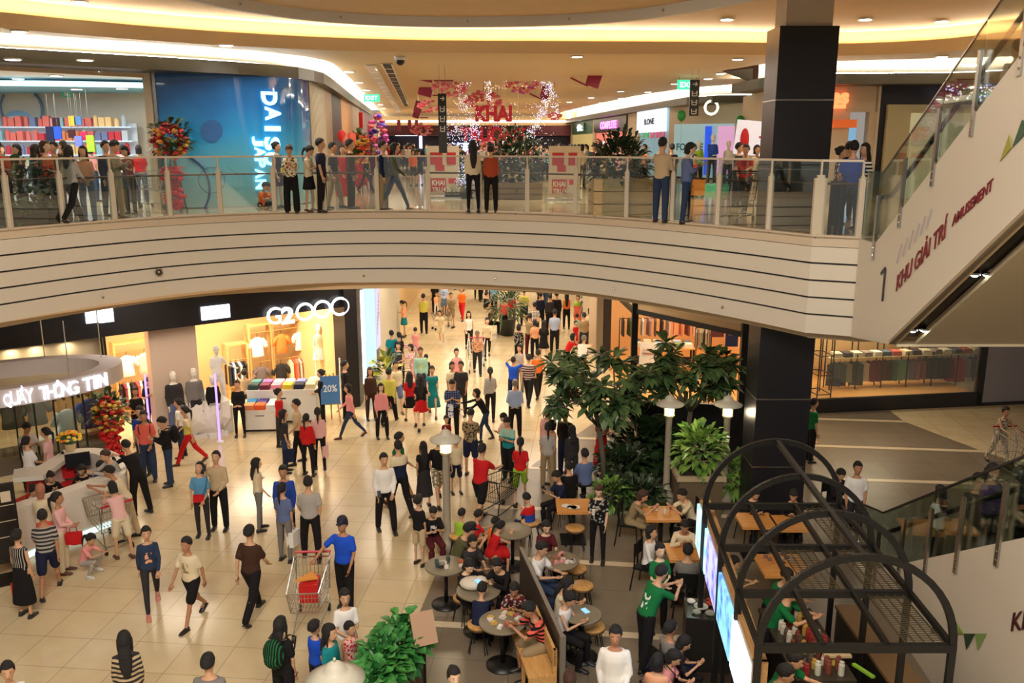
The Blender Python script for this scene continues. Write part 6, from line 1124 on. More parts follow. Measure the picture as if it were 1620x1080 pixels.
# balloons and bunches on the upper left
bal = [mat('bal_%d' % i, srgb(*c), .35) for i, c in enumerate(((226, 60, 60), (240, 140, 130), (236, 110, 90), (90, 60, 190)))]
for k, (x, y, Y, c, lab) in enumerate(((541, 215, 30, 0, 'red balloon left of the tan shop pier'), (548, 222, 30, 1, 'pink balloon beside the red balloon'), (556, 218, 30, 2, 'coral balloon right of the pink balloon'), (586, 218, 38, 0, 'red balloon near the violet column'), (1078, 183, 33, None, 'green balloon at the top of the bright window, left of two'), (1171, 191, 33, None, 'green balloon at the top of the bright window, right of two'))):
    p = B(x, y, Y); s = mb(bal[c] if c is not None else mat('bal_green', srgb(40, 160, 80), .35)); s.ell((0, 0, 0), .16, .16, .2, 14, 10); s.lathe([(.02, -.22), (.01, -.19)], (0, 0, 0), 6); s.tube([(0, 0, -.2), (.02, 0, -.5), (0, 0, 6.2-p.z)], .004, 4); tag(s.build('balloon', loc=p, smooth=True), lab, 'balloon')
bouquet(B(571, 290, 31), 2.0, 'orange and yellow standing bouquet in front of the tan shop pier', [mat('petal_orange', srgb(226, 120, 60)), mat('petal_yel', srgb(230, 190, 80)), mat('petal_red', srgb(196, 40, 40))], 71).location.z = 6.2
s = MB(); petals(s, 60, .35, .3, 1.3, (0, 0, 1.5), [bal[3], pk[3], pk[1]], .14, 72); s.mt(M['steel']).bar((0, 0, 0), (0, 0, 2.6), .03); p = B(598, 250, 36); p.z = 6.2; tag(s.build('balloon_column', loc=p), 'tall violet and pink balloon column at the left of the concourse', 'balloon column')
# wall board, suitcase, mannequins' plinth, white lit board
s = mb(mat('case_orange', srgb(236, 150, 40), .4)); s.box(-.2, .2, -.13, .13, .06, .56); s.mt(M['blackm']).bar((-.1, .1, .56), (-.1, .1, .85), .02); s.bar((.1, .1, .56), (.1, .1, .85), .02); s.bar((-.1, .1, .85), (.1, .1, .85), .03); [s.ell((x, y, .03), .03, .03, .03, 8, 5) for x in (-.15, .15) for y in (-.1, .1)]; tag(s.build('suitcase', loc=A(1103, 312, 6.2)), 'small bright orange wheeled suitcase on the upper floor', 'suitcase')
s = mb(emi('plinth_green', (.1, .7, .25), .5)); s.lathe([(.62, 0), (.62, .2), (.6, .22)], (0, 0, 0), 24); pG = B(1127, 291, 31); pG.z = 6.2; tag(s.build('display_plinth', loc=pG), 'round bright green display plinth under the mannequin in blue', 'plinth')
t = thing('lit_board', 'tilted white advertising board with a small red figure left of the dark pillar', 'board', B(1195, 300, 24)*1); t.location.z = 6.2
s = mb(mat('ad_white', srgb(226, 226, 236), .4, emit=srgb(226, 226, 240), es=.35)); s.box(-.62, .42, -.03, .03, 1.3, 2.2, ry=R(5)); s.build('board', t); s = mb(M['red']); s.ell((-.38, -.05, 1.72), .12, .02, .3, 10, 8); s.box(.0, .25, -.04, -.035, 1.75, 1.8, ry=R(5)); s.build('print', t); s = mb(M['blackm']); s.bar((-.3, 0, 0), (-.3, 0, 1.35), .04); s.bar((.25, 0, 0), (.25, 0, 1.3), .04); s.build('legs_frame', t)
# rail posts of the queue barrier near the escalator
for k, x in enumerate((1322, 1332, 1341)): p = A(x, 376, 6.2); s = mb(M['blackm']); s.lathe([(.035, 0), (.035, .95), (.045, .97)], (0, .35, 0), 10); tag(s.build('barrier_post', loc=p, smooth=True), 'thin dark metal barrier post behind the balustrade near the escalator', 'post', 'barrier posts by the escalator')
# ================================================================ GOODS OF THE VARIETY STORE
def long_shelf(x0, x1, Y, zs_, label, mcol=(226, 230, 236), d=.45):
    a, b = B(x0, 300, Y), B(x1, 300, Y); t = thing('store_shelf', label, 'shelf', ((a.x+b.x)/2, Y, 6.2)); w = (b.x-a.x)/2; s = mb(col(*mcol)); s.box(-w, w, d-.05, d, 0, max(zs_)+.1); s.build('back_panel', t)
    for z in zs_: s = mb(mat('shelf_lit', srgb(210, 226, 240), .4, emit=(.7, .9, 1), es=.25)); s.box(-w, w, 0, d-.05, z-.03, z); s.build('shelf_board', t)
    return a.x, b.x, Y
gm = mb(M['white']); gm.box(-.085, .085, -.09, .09, 0, .26); GBm = gm.mesh('packaged_good'); gm = mb(M['white']); gm.lathe([(.07, 0), (.075, .02), (.07, .24), (.03, .29)], (0, 0, 0), 10); GBt = gm.mesh('packaged_good')
x0, x1, Y = long_shelf(-80, 216, 26.2, (.5, .9, 1.3, 1.7, 2.1), 'long white wall shelf full of goods in the variety store')
rf = random.Random(12); pal = [(230, 120, 110), (240, 190, 120), (236, 220, 160), (190, 200, 206), (240, 170, 170), (226, 226, 220), (200, 60, 70), (250, 210, 150), (150, 190, 200), (120, 130, 170), (232, 140, 90)]
n = 0; x = x0+.15
for z in (2.1, 1.7, 1.3, .9):
    x = max(x0, -16)+.15; c = rf.choice(pal)
    while x < x1-.12 and n < 290:
        if rf.random() < .6: c = rf.choice(pal)
        q = paint(GBm if rf.random() < .6 else GBt, col(*c), 'packaged_good', (x, 26.38, 6.2+z)); q.scale = (1, 1, rf.uniform(.8, 1.2)); tag(q, 'packaged good standing on the long wall shelf of the variety store', 'goods', 'goods on the long wall shelf'); n += 1; x += rf.uniform(.19, .22)
for x, y0, y1, Y, c, lab in ((88, 186, 200, 25.6, (60, 24, 36), 'dark maroon display card on top of the store shelves'), (114, 183, 199, 25.6, (240, 200, 70), 'yellow box on top of the store shelves'), (123, 184, 198, 25.6, (90, 140, 200), 'light blue box on top of the store shelves'), (91, 200, 220, 25.2, (30, 80, 200), 'bright blue and green hanging banner over the shelves'), (79, 200, 224, 25.2, (16, 20, 60), 'narrow navy hanging banner over the shelves'), (113, 205, 218, 25.2, (60, 20, 26), 'dark brown card over the shelves right of the blue banner'), (124, 215, 232, 25.0, (110, 120, 220), 'violet-blue plush hanging over the shelves'), (143, 214, 240, 25.0, (160, 200, 50), 'lime green long pouch hanging over the shelves'), (132, 208, 222, 25.1, (200, 40, 80), 'crimson bag hanging over the shelves')):
    a, b = B(x-4, y1, Y), B(x+5, y0, Y); s = mb(col(*c)); s.box(-(b.x-a.x)/2, (b.x-a.x)/2, -.03, .03, 0, b.z-a.z); s.mt(M['steel']).bar((0, 0, b.z-a.z), (0, 0, 9.45-a.z), .006); tag(s.build('hanging_display', loc=((a.x+b.x)/2, Y, a.z)), lab, 'display item')
p = B(18, 172, 26.9); s = mb(mat('ring_blue', srgb(90, 130, 160), .5)); s.tube([(.62*math.cos(R(a)), 0, .62*math.sin(R(a))) for a in range(-60, 50, 8)], .04, 6); s.tube([(.62*math.cos(R(a)), 0, .62*math.sin(R(a))) for a in range(140, 226, 8)], .03, 6); s.mt(mat('cloud_blue', srgb(140, 180, 206), .6)).ell((-.1, -.05, -.3), .42, .03, .25, 14, 8); s.mt(M['white']).box(-.35, .1, -.1, -.085, -.38, -.22); tag(s.build('wall_graphic', loc=p+Vector((.3, 0, 0))), 'pale blue ring and cloud graphic on the back wall of the store', 'wall graphic')
p = B(105, 147, 26.6); s = mb(mat('exit_dark', srgb(30, 100, 60), .5, emit=(.1, .6, .3), es=.2)); s.box(-.14, .14, -.02, .02, -.12, .12); s.mt(M['white']).box(-.05, .08, -.03, -.02, -.08, .06); s.mt(M['steel']).bar((0, 0, .12), (0, 0, 9.27-p.z), .01); tag(s.build('exit_sign', loc=p), 'small dark green exit sign inside the variety store', 'exit sign')
# ================================================================ PEOPLE
# A figure faces -Y at angle 0 (towards the balcony the photo was taken from), 90 = facing +X, 180 = away.
SK = {'a': srgb(206, 158, 122), 'b': srgb(180, 128, 94), 'c': srgb(224, 184, 150), 'w': srgb(232, 226, 214)}
POSES = dict(   # arm: (forward, out, elbow, inward); leg: (hip, knee, out); lean, head pitch, head yaw
 st=dict(aL=(4, 7, 14, 5), aR=(2, 7, 12, 5), lL=(2, 2, 3), lR=(-2, 2, 3)),
 st2=dict(aL=(10, 9, 30, 20), aR=(-4, 10, 20, 10), lL=(14, 8, 6), lR=(-8, 4, 5)),
 wk=dict(aL=(-22, 7, 14, 0), aR=(22, 7, 26, 10), lL=(26, 6, 1), lR=(-20, 22, 1), lean=3),
 wk2=dict(aL=(20, 7, 30, 10), aR=(-20, 8, 14, 0), lL=(-18, 26, 1), lR=(24, 5, 1), lean=3),
 ph=dict(aL=(24, 6, 96, 34), aR=(24, 6, 98, 34), lL=(3, 3, 3), lR=(-2, 2, 4), hp=26),
 ph1=dict(aL=(2, 8, 14, 5), aR=(26, 8, 100, 26), lL=(5, 5, 3), lR=(-3, 2, 3), hp=20),
 cr=dict(aL=(24, 7, 98, 66), aR=(22, 7, 94, 66), lL=(3, 3, 4), lR=(-2, 2, 4)),
 cl=dict(aL=(16, 6, 52, 46), aR=(16, 6, 52, 46), lL=(1, 2, 3), lR=(0, 2, 3)),
 sit=dict(aL=(38, 8, 58, 20), aR=(36, 8, 62, 20), lL=(86, 88, 5), lR=(84, 84, 6), lean=10, hp=14),
 sitp=dict(aL=(30, 8, 92, 34), aR=(32, 8, 90, 34), lL=(86, 88, 5), lR=(88, 92, 4), lean=8, hp=28),
 sitb=dict(aL=(20, 8, 40, 30), aR=(18, 8, 44, 30), lL=(84, 84, 8), lR=(86, 90, 7), lean=4),
 sitl=dict(aL=(60, 14, 70, 40), aR=(58, 14, 74, 40), lL=(84, 88, 7), lR=(86, 92, 7), lean=24, hp=18),
 sq=dict(aL=(52, 10, 50, 20), aR=(48, 10, 60, 20), lL=(112, 138, 10), lR=(104, 132, 9), lean=20, hp=24),
 fl=dict(aL=(44, 12, 60, 30), aR=(40, 12, 60, 30), lL=(96, 120, 42), lR=(92, 116, 44), lean=16, hp=24),
 bd=dict(aL=(62, 8, 24, 10), aR=(70, 10, 18, 10), lL=(10, 10, 4), lR=(-6, 4, 5), lean=48, hp=-6),
 ln=dict(aL=(58, 9, 52, 30), aR=(54, 9, 60, 34), lL=(8, 8, 4), lR=(-8, 4, 4), lean=24, hp=10),
 pu=dict(aL=(46, 6, 34, 6), aR=(46, 6, 34, 6), lL=(20, 6, 1), lR=(-18, 16, 1), lean=8),
 pt=dict(aL=(6, 8, 40, 30), aR=(62, 6, 104, 14), lL=(3, 2, 4), lR=(0, 2, 5), hp=-14),
 up=dict(aL=(6, 10, 40, 20), aR=(8, 10, 14, 5), lL=(5, 4, 3), lR=(-3, 2, 3), hp=-24),
 hip=dict(aL=(-14, 34, 88, -30), aR=(6, 9, 30, 12), lL=(6, 6, 3), lR=(-3, 2, 3)),
 bk=dict(aL=(-26, 10, 36, 52), aR=(-26, 10, 36, 52), lL=(0, 1, 4), lR=(1, 1, 4)),
 hd=dict(aL=(120, 30, 120, 30), aR=(110, 40, 118, 40), lL=(2, 2, 4), lR=(-2, 2, 4)),
 rc=dict(aL=(60, 14, 20, 10), aR=(74, 6, 14, 6), lL=(24, 22, 3), lR=(-6, 22, 4), lean=30, hp=-10),
 wv=dict(aL=(8, 10, 20, 8), aR=(40, 34, 24, -10), lL=(8, 5, 3), lR=(-6, 4, 3)),
 ml=dict(aL=(2, 9, 20, 6), aR=(4, 10, 14, 6), lL=(4, 2, 6), lR=(-2, 2, 5)),
)
def dirv(fwd, out, s): f, o = R(fwd), R(out); return Vector((s*math.sin(o), -math.sin(f)*math.cos(o), -math.cos(f)*math.cos(o)))
def skeleton(P, sex, child):
    w = {'m': 1.0, 'f': .88, 'k': .84}[sex]; lean = R(P.get('lean', 0)); J = {}
    rotl = Matrix.Rotation(lean, 3, 'X')   # lean forward (towards -Y) about the pelvis
    def sp(x, y, z): return rotl @ Vector((x, y, z))
    J['pel'] = Vector((0, 0, 0)); J['waist'] = sp(0, -.005, .12); J['chest'] = sp(0, -.01, .32); J['neck'] = sp(0, .005, .50); J['hb'] = sp(0, -.012, .548)
    for n, s in (('L', 1), ('R', -1)):
        sh = sp(s*.16*w, .0, .422); f, o, e, i = P['a'+n]; f2 = f+P.get('lean', 0)*.0
        el = sh+dirv(f2, o, s)*.28; wr = el+Vector((-s*math.sin(R(i)), -math.sin(R(f2+e))*math.cos(R(i)), -math.cos(R(f2+e))*math.cos(R(i))))*.245
        J['sh'+n], J['el'+n], J['wr'+n] = sh, el, wr
        h, k, o = P['l'+n]; hip = Vector((s*.09, 0, -.02)); kn = hip+dirv(h, o, s)*.425; an = kn+Vector((s*math.sin(R(o))*.3, -math.sin(R(h-k)), -math.cos(R(h-k)))).normalized()*.415
        if P is POSES['fl']: an = kn+Vector((-s*.32, .06, -.22)).normalized()*.38
        J['hip'+n], J['kn'+n], J['an'+n] = hip, kn, an
    lo = min(J['anL'].z, J['anR'].z)-.075; 
    if P is POSES['fl']: lo = -.14
    for k in J: J[k] = J[k]-Vector((0, 0, lo))
    J['rotl'] = rotl; hp = R(P.get('hp', 0)); J['headrot'] = Matrix.Rotation(R(P.get('hy', 0)), 3, 'Z') @ Matrix.Rotation(lean*.35+hp, 3, 'X'); return J
def etube(s, rings, seg=10):      # rings: (centre, side axis vector*a, depth axis vector*b)
    n0 = len(s.v)
    for c, a, b in rings: s.add([c+a*math.cos(2*math.pi*k/seg)+b*math.sin(2*math.pi*k/seg) for k in range(seg)])
    for i in range(len(rings)-1):
        for k in range(seg): k2 = (k+1) % seg; s.face(n0+i*seg+k, n0+i*seg+k2, n0+(i+1)*seg+k2, n0+(i+1)*seg+k)
    s.face(*[n0+k for k in range(seg)][::-1]); s.face(*[n0+(len(rings)-1)*seg+k for k in range(seg)])
def limb(s, pts, rs, seg=9):
    P = [pts[0]]; Q = [rs[0]]
    for i in range(len(pts)-1):
        for t in (.33, .66, 1): P.append(pts[i].lerp(pts[i+1], t)); Q.append(rs[i]+(rs[i+1]-rs[i])*t)
    s.tube(P, Q, seg)
    for p, r in zip(pts, rs): s.ell(p, r*.98, r*.98, r*.98, 8, 6)
def torso(s, J, k, sex, lo=0., hi=1., g=0.):
    rl = J['rotl']; X = Vector((1, 0, 0)); Yv = rl @ Vector((0, 1, 0)); pel = J['pel']
    prof = [(-.09, .10, .09), (-.04, .155, .105), (.02, .165, .11), (.12, .135 if sex == 'f' else .15, .095), (.22, .145 if sex == 'f' else .16, .10), (.33, .155 if sex == 'f' else .172, .112), (.41, .15 if sex == 'f' else .165, .10), (.46, .115, .078), (.495, .062, .06)]
    etube(s, [(pel+rl @ Vector((0, -.004, z)), X*(a*k+g), Yv*(b*k+g)) for z, a, b in prof if lo <= z <= hi], 14)
def raw_body(J, sex):
    s = MB(); s.mt(M['white']); k = .93 if sex != 'm' else 1.; torso(s, J, k*.9, sex)
    t = {'m': 1., 'f': .86, 'k': .86}[sex]
    for n in 'LR':
        limb(s, [J['sh'+n], J['el'+n], J['wr'+n]], [.041*t, .036*t, .026*t])
        limb(s, [J['hip'+n], J['kn'+n], J['an'+n]], [.082*t, .047*t, .035*t])
        c = J['kn'+n].lerp(J['an'+n], .3)+Vector((0, .012, 0)); s.ell(c, .046*t, .046*t, .09*t, 8, 6)
    limb(s, [J['neck']-Vector((0, 0, .03)), J['hb']+Vector((0, 0, .02))], [.056*t, .052*t])
    H = J['headrot']; base = J['hb']; hs = 1.08 if sex != 'k' else 1.22
    etube(s, [(base+H @ Vector((0, y, z))*hs, H @ Vector((a, 0, 0))*hs, H @ Vector((0, b, 0))*hs) for z, a, b, y in ((.0, .03, .04, -.03), (.025, .05, .07, -.02), (.06, .062, .086, -.008), (.10, .071, .095, 0), (.145, .075, .1, .002), (.185, .07, .094, .004), (.215, .05, .07, .006), (.232, .02, .03, .006))], 14)
    s.ell(base+H @ Vector((0, -.105, .085))*hs, .016, .02, .028, 6, 5)
    for n, sg in (('L', 1), ('R', -1)):
        s.ell(base+H @ Vector((sg*.076, .008, .1))*hs, .012, .02, .03, 6, 5)
        a = J['an'+n]; s.ell(a+Vector((0, -.05, -.045)), .04, .1, .028, 8, 6)
    return s
def hand_geo(s, J, n, sg):       # palm, four bent fingers of different lengths and a thumb leaving the side of the palm
    w, e = J['wr'+n], J['el'+n]; d = (w-e).normalized(); side = d.cross(Vector((0, 0, 1)) if abs(d.z) < .8 else Vector((0, 1, 0))).normalized(); 
    if abs(d.z) > .8: side, nrm = Vector((0, -1, 0)).cross(d).cross(d).normalized(), None
    nrm = d.cross(side).normalized(); p0 = w; p1 = w+d*.085
    n0 = s.add([p0-side*.022-nrm*.013, p0+side*.022-nrm*.013, p0+side*.022+nrm*.013, p0-side*.022+nrm*.013, p1-side*.038-nrm*.012, p1+side*.038-nrm*.012, p1+side*.038+nrm*.012, p1-side*.038+nrm*.012])
    for k in ((0,3,2,1),(4,5,6,7),(0,1,5,4),(1,2,6,5),(2,3,7,6),(3,0,4,7)): s.face(*[n0+i for i in k])
    cur = nrm*-.5
    for i, (o, l) in enumerate(((-.029, .062), (-.01, .074), (.01, .07), (.028, .055))):
        a = p1+side*o; b = a+d*l*.5+cur*l*.16; c = b+d*l*.42+cur*l*.55; s.tube([a, b, c], [.0095, .0085, .007], 5)
    a = w+d*.03+side*(-.026); b = a+(d*.6-side*.8).normalized()*.035; c = b+(d*.9-side*.2).normalized()*.03; s.tube([a, b, c], [.011, .0095, .008], 5)
def face_geo(s, J, sex, mats):
    H = J['headrot']; base = J['hb']; hs = 1.08 if sex != 'k' else 1.22; P = lambda x, y, z: base+H @ Vector((x, y, z))*hs
    for sg in (1, -1):
        s.mt(mats[1]); s.ell(P(sg*.029, -.089, .118), .012, .006, .007, 8, 5); s.mt(mats[2]); s.ell(P(sg*.029, -.094, .118), .006, .004, .006, 6, 4); s.ell(P(sg*.03, -.091, .138), .016, .005, .0035, 6, 4)
    s.mt(mats[3]); s.ell(P(0, -.091, .047), .02, .006, .006, 8, 5)
    s.mt(mats[0]); s.ell(P(0, -.1, .085), .011, .018, .022, 8, 6, H)
def raw_hair(J, sex, kind):
    s = MB(); s.mt(M['white']); H = J['headrot']; hs = 1.08 if sex != 'k' else 1.22; base = J['hb']
    seg, rings = 18, 12; n0 = len(s.v); 
    for i in range(rings+1):
        t = math.pi*i/rings
        for k in range(seg):
            a = 2*math.pi*k/seg; d = Vector((math.sin(t)*math.cos(a), math.sin(t)*math.sin(a), math.cos(t)))
            rx, ry, rz = .089, .116, .124; f = 1.0+.035*math.sin(9*d.x+3*d.z)*math.sin(8*d.y+5*d.z)
            front = -d.y; 
            hl = .22 if kind != 'c' else .15
            if front > .25 and d.z < hl+.18*(front-.25): f = .82
            elif d.z < (-.30 if kind in 's' else -.62) : f = .8
            elif kind == 's' and abs(d.x) > .6 and d.z < -.05 and d.y < .3: f = .86
            if kind == 'g': f = .86 if d.z > .55 or front > 0 else f*.97
            p = Vector((d.x*rx*f, d.y*ry*f+.008, d.z*rz*f+.128)); s.v.append(tuple(base+H @ p*hs))
    for i in range(rings):
        for k in range(seg): k2 = (k+1) % seg; s.face(n0+i*seg+k, n0+(i+1)*seg+k, n0+(i+1)*seg+k2, n0+i*seg+k2)
    P = lambda x, y, z: base+H @ Vector((x, y, z))*hs; X = H @ Vector((1, 0, 0)); Y = H @ Vector((0, 1, 0)); Z = Vector((0, 0, 1))
    if kind in 'lx':
        L_ = .30 if kind == 'l' else .46; c = P(0, .05, .12); bk = J['rotl'] @ Vector((0, 1, 0)); down = J['rotl'] @ Vector((0, 0, -1))
        q = [c, P(0, .075, .03), J['neck']+bk*.085+Vector((0, 0, .0)), J['neck']+bk*.105+down*(L_*.55-.05), J['neck']+bk*.085+down*(L_-.08)]
        etube(s, [(q[0], X*.075, Y*.05), (q[1], X*.088, Y*.05), (q[2], X*.095, Y*.045), (q[3], X*.085, Y*.035), (q[4], X*.04, Y*.018)], 12)
        for sg in (1, -1): limb(s, [P(sg*.078, -.01, .12), P(sg*.082, .0, .02), J['neck']+X*sg*.085+Vector((0, -.02, -.06))], [.024, .024, .014], 7)
    if kind == 'o':
        etube(s, [(P(0, .02, .13), X*.086, Y*.09), (P(0, .03, .05), X*.094, Y*.08), (P(0, .04, -.01), X*.09, Y*.06)], 12)
    if kind == 'p':
        limb(s, [P(0, .1, .13), P(0, .15, .1), P(0, .15, -.02), J['neck']+J['rotl'] @ Vector((0, .12, -.14))], [.03, .034, .03, .012], 7)
    if kind == 'b': s.ell(P(0, .11, .17), .045, .04, .04, 10, 6)
    if kind == 'h': etube(s, [(P(0, .01, .2), X*.07, Y*.08), (P(0, .02, .12), X*.092, Y*.1), (P(0, .04, .03), X*.085, Y*.07), (P(0, .06, -.04), X*.06, Y*.04)], 12)
    if kind == 'c': s.ell(P(0, -.13, .165), .07, .07, .012, 10, 5); s.ell(P(0, 0, .2), .088, .108, .07, 12, 6)
    return s
def raw_top(J, sex, kind):       # T short sleeves, L long sleeves, V sleeveless, D dress body, K coat (longer, looser)
    s = MB(); s.mt(M['white']); k = 1.0 if sex == 'm' else .95; g = {'T': .012, 'L': .014, 'V': .008, 'D': .01, 'K': .03}[kind[0]]
    torso(s, J, k, sex, -.05 if kind[0] != 'K' else -.09, .48, g); t = {'m': 1., 'f': .9, 'k': .92}[sex]
    for n in 'LR':
        a, b, c = J['sh'+n], J['el'+n], J['wr'+n]
        s.ell(a, .05*t, .05*t, .047*t, 8, 6)
        if kind[0] in 'T': limb(s, [a, a.lerp(b, .68)], [.05*t, .062*t])
        if kind[0] in 'LK': limb(s, [a, b, b.lerp(c, .93)], [.05*t, .05*t, .04*t])
        if kind[0] == 'D': limb(s, [a, a.lerp(b, .4)], [.058*t, .056*t])
    return s
def raw_bottom(J, sex, kind):    # P trousers, N tight, S shorts, C capri, K short skirt, M long skirt, W wide trousers
    s = MB(); s.mt(M['white']); t = {'m': 1., 'f': .92, 'k': .86}[sex]; torso(s, J, 1.0 if sex == 'm' else .96, sex, -.1, .14, .006)
    K = kind[0]
    if K in 'KM':
        f = .62 if K == 'K' else 1.0; kn = (J['knL']+J['knR'])/2; an = (J['anL']+J['anR'])/2; pel = J['pel']; d1 = (kn-pel)
        sw = (J['knL']-J['knR']).length/2; X = Vector((1, 0, 0)); D = d1.normalized().cross(X).normalized()
        if K == 'K': q = [(pel+Vector((0, 0, .06)), .155, .11), (pel.lerp(kn, .3), .19, .14), (pel.lerp(kn, .78), .2+sw*.4, .17)]
        else: q = [(pel+Vector((0, 0, .06)), .155, .11), (pel.lerp(kn, .4), .185, .14), (kn, .18+sw*.4, .15), (kn.lerp(an, .5), .19+sw*.5, .16)]
        etube(s, [(c, X*a*(.93 if sex == 'f' else .8), D*b) for c, a, b in q], 16)
        for n in 'LR': s.ell(J['hip'+n].lerp(J['kn'+n], .45), .1*t, .1*t, .14*t, 8, 6)
        return s
    for n in 'LR':
        a, b, c = J['hip'+n], J['kn'+n], J['an'+n]
        if K == 'P': limb(s, [a, b, b.lerp(c, .97)], [.1*t, .08*t, .062*t])
        if K == 'N': limb(s, [a, b, b.lerp(c, .95)], [.094*t, .066*t, .048*t]); s.ell(b.lerp(c, .3)+Vector((0, .01, 0)), .056*t, .056*t, .09*t, 8, 6)
        if K == 'W': limb(s, [a, b, b.lerp(c, 1.0)], [.105*t, .1*t, .1*t])
        if K == 'C': limb(s, [a, b, b.lerp(c, .45)], [.098*t, .07*t, .06*t])
        if K == 'S': limb(s, [a, a.lerp(b, .86)], [.104*t, .092*t])
    return s
# remeshing in batches: overlapping limbs and trunk become one continuous skin
BATCH = []; DONE = {}
def queue(key, rawf, vox):
    if key in DONE: return
    DONE[key] = None; me = rawf().mesh('raw'); o = bpy.data.objects.new('raw', me); o.modifiers.new('r', 'REMESH'); m = o.modifiers['r']; m.mode = 'VOXEL'; m.voxel_size = vox; m.use_smooth_shade = True
    q = o.modifiers.new('s', 'SMOOTH'); q.iterations = 2; q.factor = .5; BATCH.append((key, o))
TMP = bpy.data.collections.new('tmp')
def flush():
    bpy.context.scene.collection.children.link(TMP)
    for k, o in BATCH: TMP.objects.link(o)
    dg = bpy.context.evaluated_depsgraph_get(); dg.update()
    for k, o in BATCH: DONE[k] = bpy.data.meshes.new_from_object(o.evaluated_get(dg), depsgraph=dg)
    for k, o in BATCH: me = o.data; bpy.data.objects.remove(o); bpy.data.meshes.remove(me)
    BATCH.clear(); bpy.context.scene.collection.children.unlink(TMP)
def join_extra(me, s, name):     # append extra loose geometry (hands, face) to an evaluated body
    nv, nf = len(me.vertices), len(me.polygons); co = np.empty(nv*3, 'f'); me.vertices.foreach_get('co', co)
    nl = len(me.loops); vi = np.empty(nl, 'i'); me.loops.foreach_get('vertex_index', vi); st = np.empty(nf, 'i'); me.polygons.foreach_get('loop_start', st)
    ev = np.array([c for v in s.v for c in v], 'f'); el = np.array([i+nv for f in s.f for i in f], 'i'); ln = np.array([len(f) for f in s.f]); es_ = nl+np.concatenate(([0], np.cumsum(ln)[:-1]))
    n = bpy.data.meshes.new(name); n.vertices.add(nv+len(s.v)); n.vertices.foreach_set('co', np.concatenate((co, ev))); n.loops.add(nl+len(el)); n.loops.foreach_set('vertex_index', np.concatenate((vi, el)).astype('i'))
    n.polygons.add(nf+len(ln)); n.polygons.foreach_set('loop_start', np.concatenate((st, es_)).astype('i')); n.polygons.foreach_set('material_index', np.concatenate((np.zeros(nf, 'i'), np.array(s.m, 'i'))))
    n.update(calc_edges=True); n.polygons.foreach_set('use_smooth', [True]*(nf+len(ln))); 
    for m in s.mats: n.materials.append(m)
    return n
# cloth materials, with simple woven patterns
CN = dict(white=(232, 228, 222), cream=(222, 206, 172), black=(24, 22, 24), char=(48, 46, 48), grey=(120, 116, 112), lgrey=(170, 164, 156), navy=(28, 34, 62), blue=(36, 70, 160), royal=(30, 80, 200), sky=(90, 150, 190), lblue=(160, 176, 206), jean=(44, 58, 84), ljean=(92, 112, 140), red=(196, 30, 34), dred=(120, 24, 32), maroon=(84, 26, 34), pink=(230, 150, 150), lpink=(230, 180, 176), coral=(226, 100, 86), rust=(176, 76, 46), orange=(232, 110, 40), yellow=(224, 196, 60), lemon=(206, 200, 90), teal=(24, 128, 134), green=(20, 110, 58), lime=(150, 190, 60), olive=(84, 84, 54), khaki=(150, 130, 96), beige=(196, 172, 136), brown=(66, 42, 32), tan=(160, 120, 80), purple=(90, 60, 110), mint=(150, 190, 170), steelb=(96, 110, 150), peach=(236, 170, 130))
CLC = {}
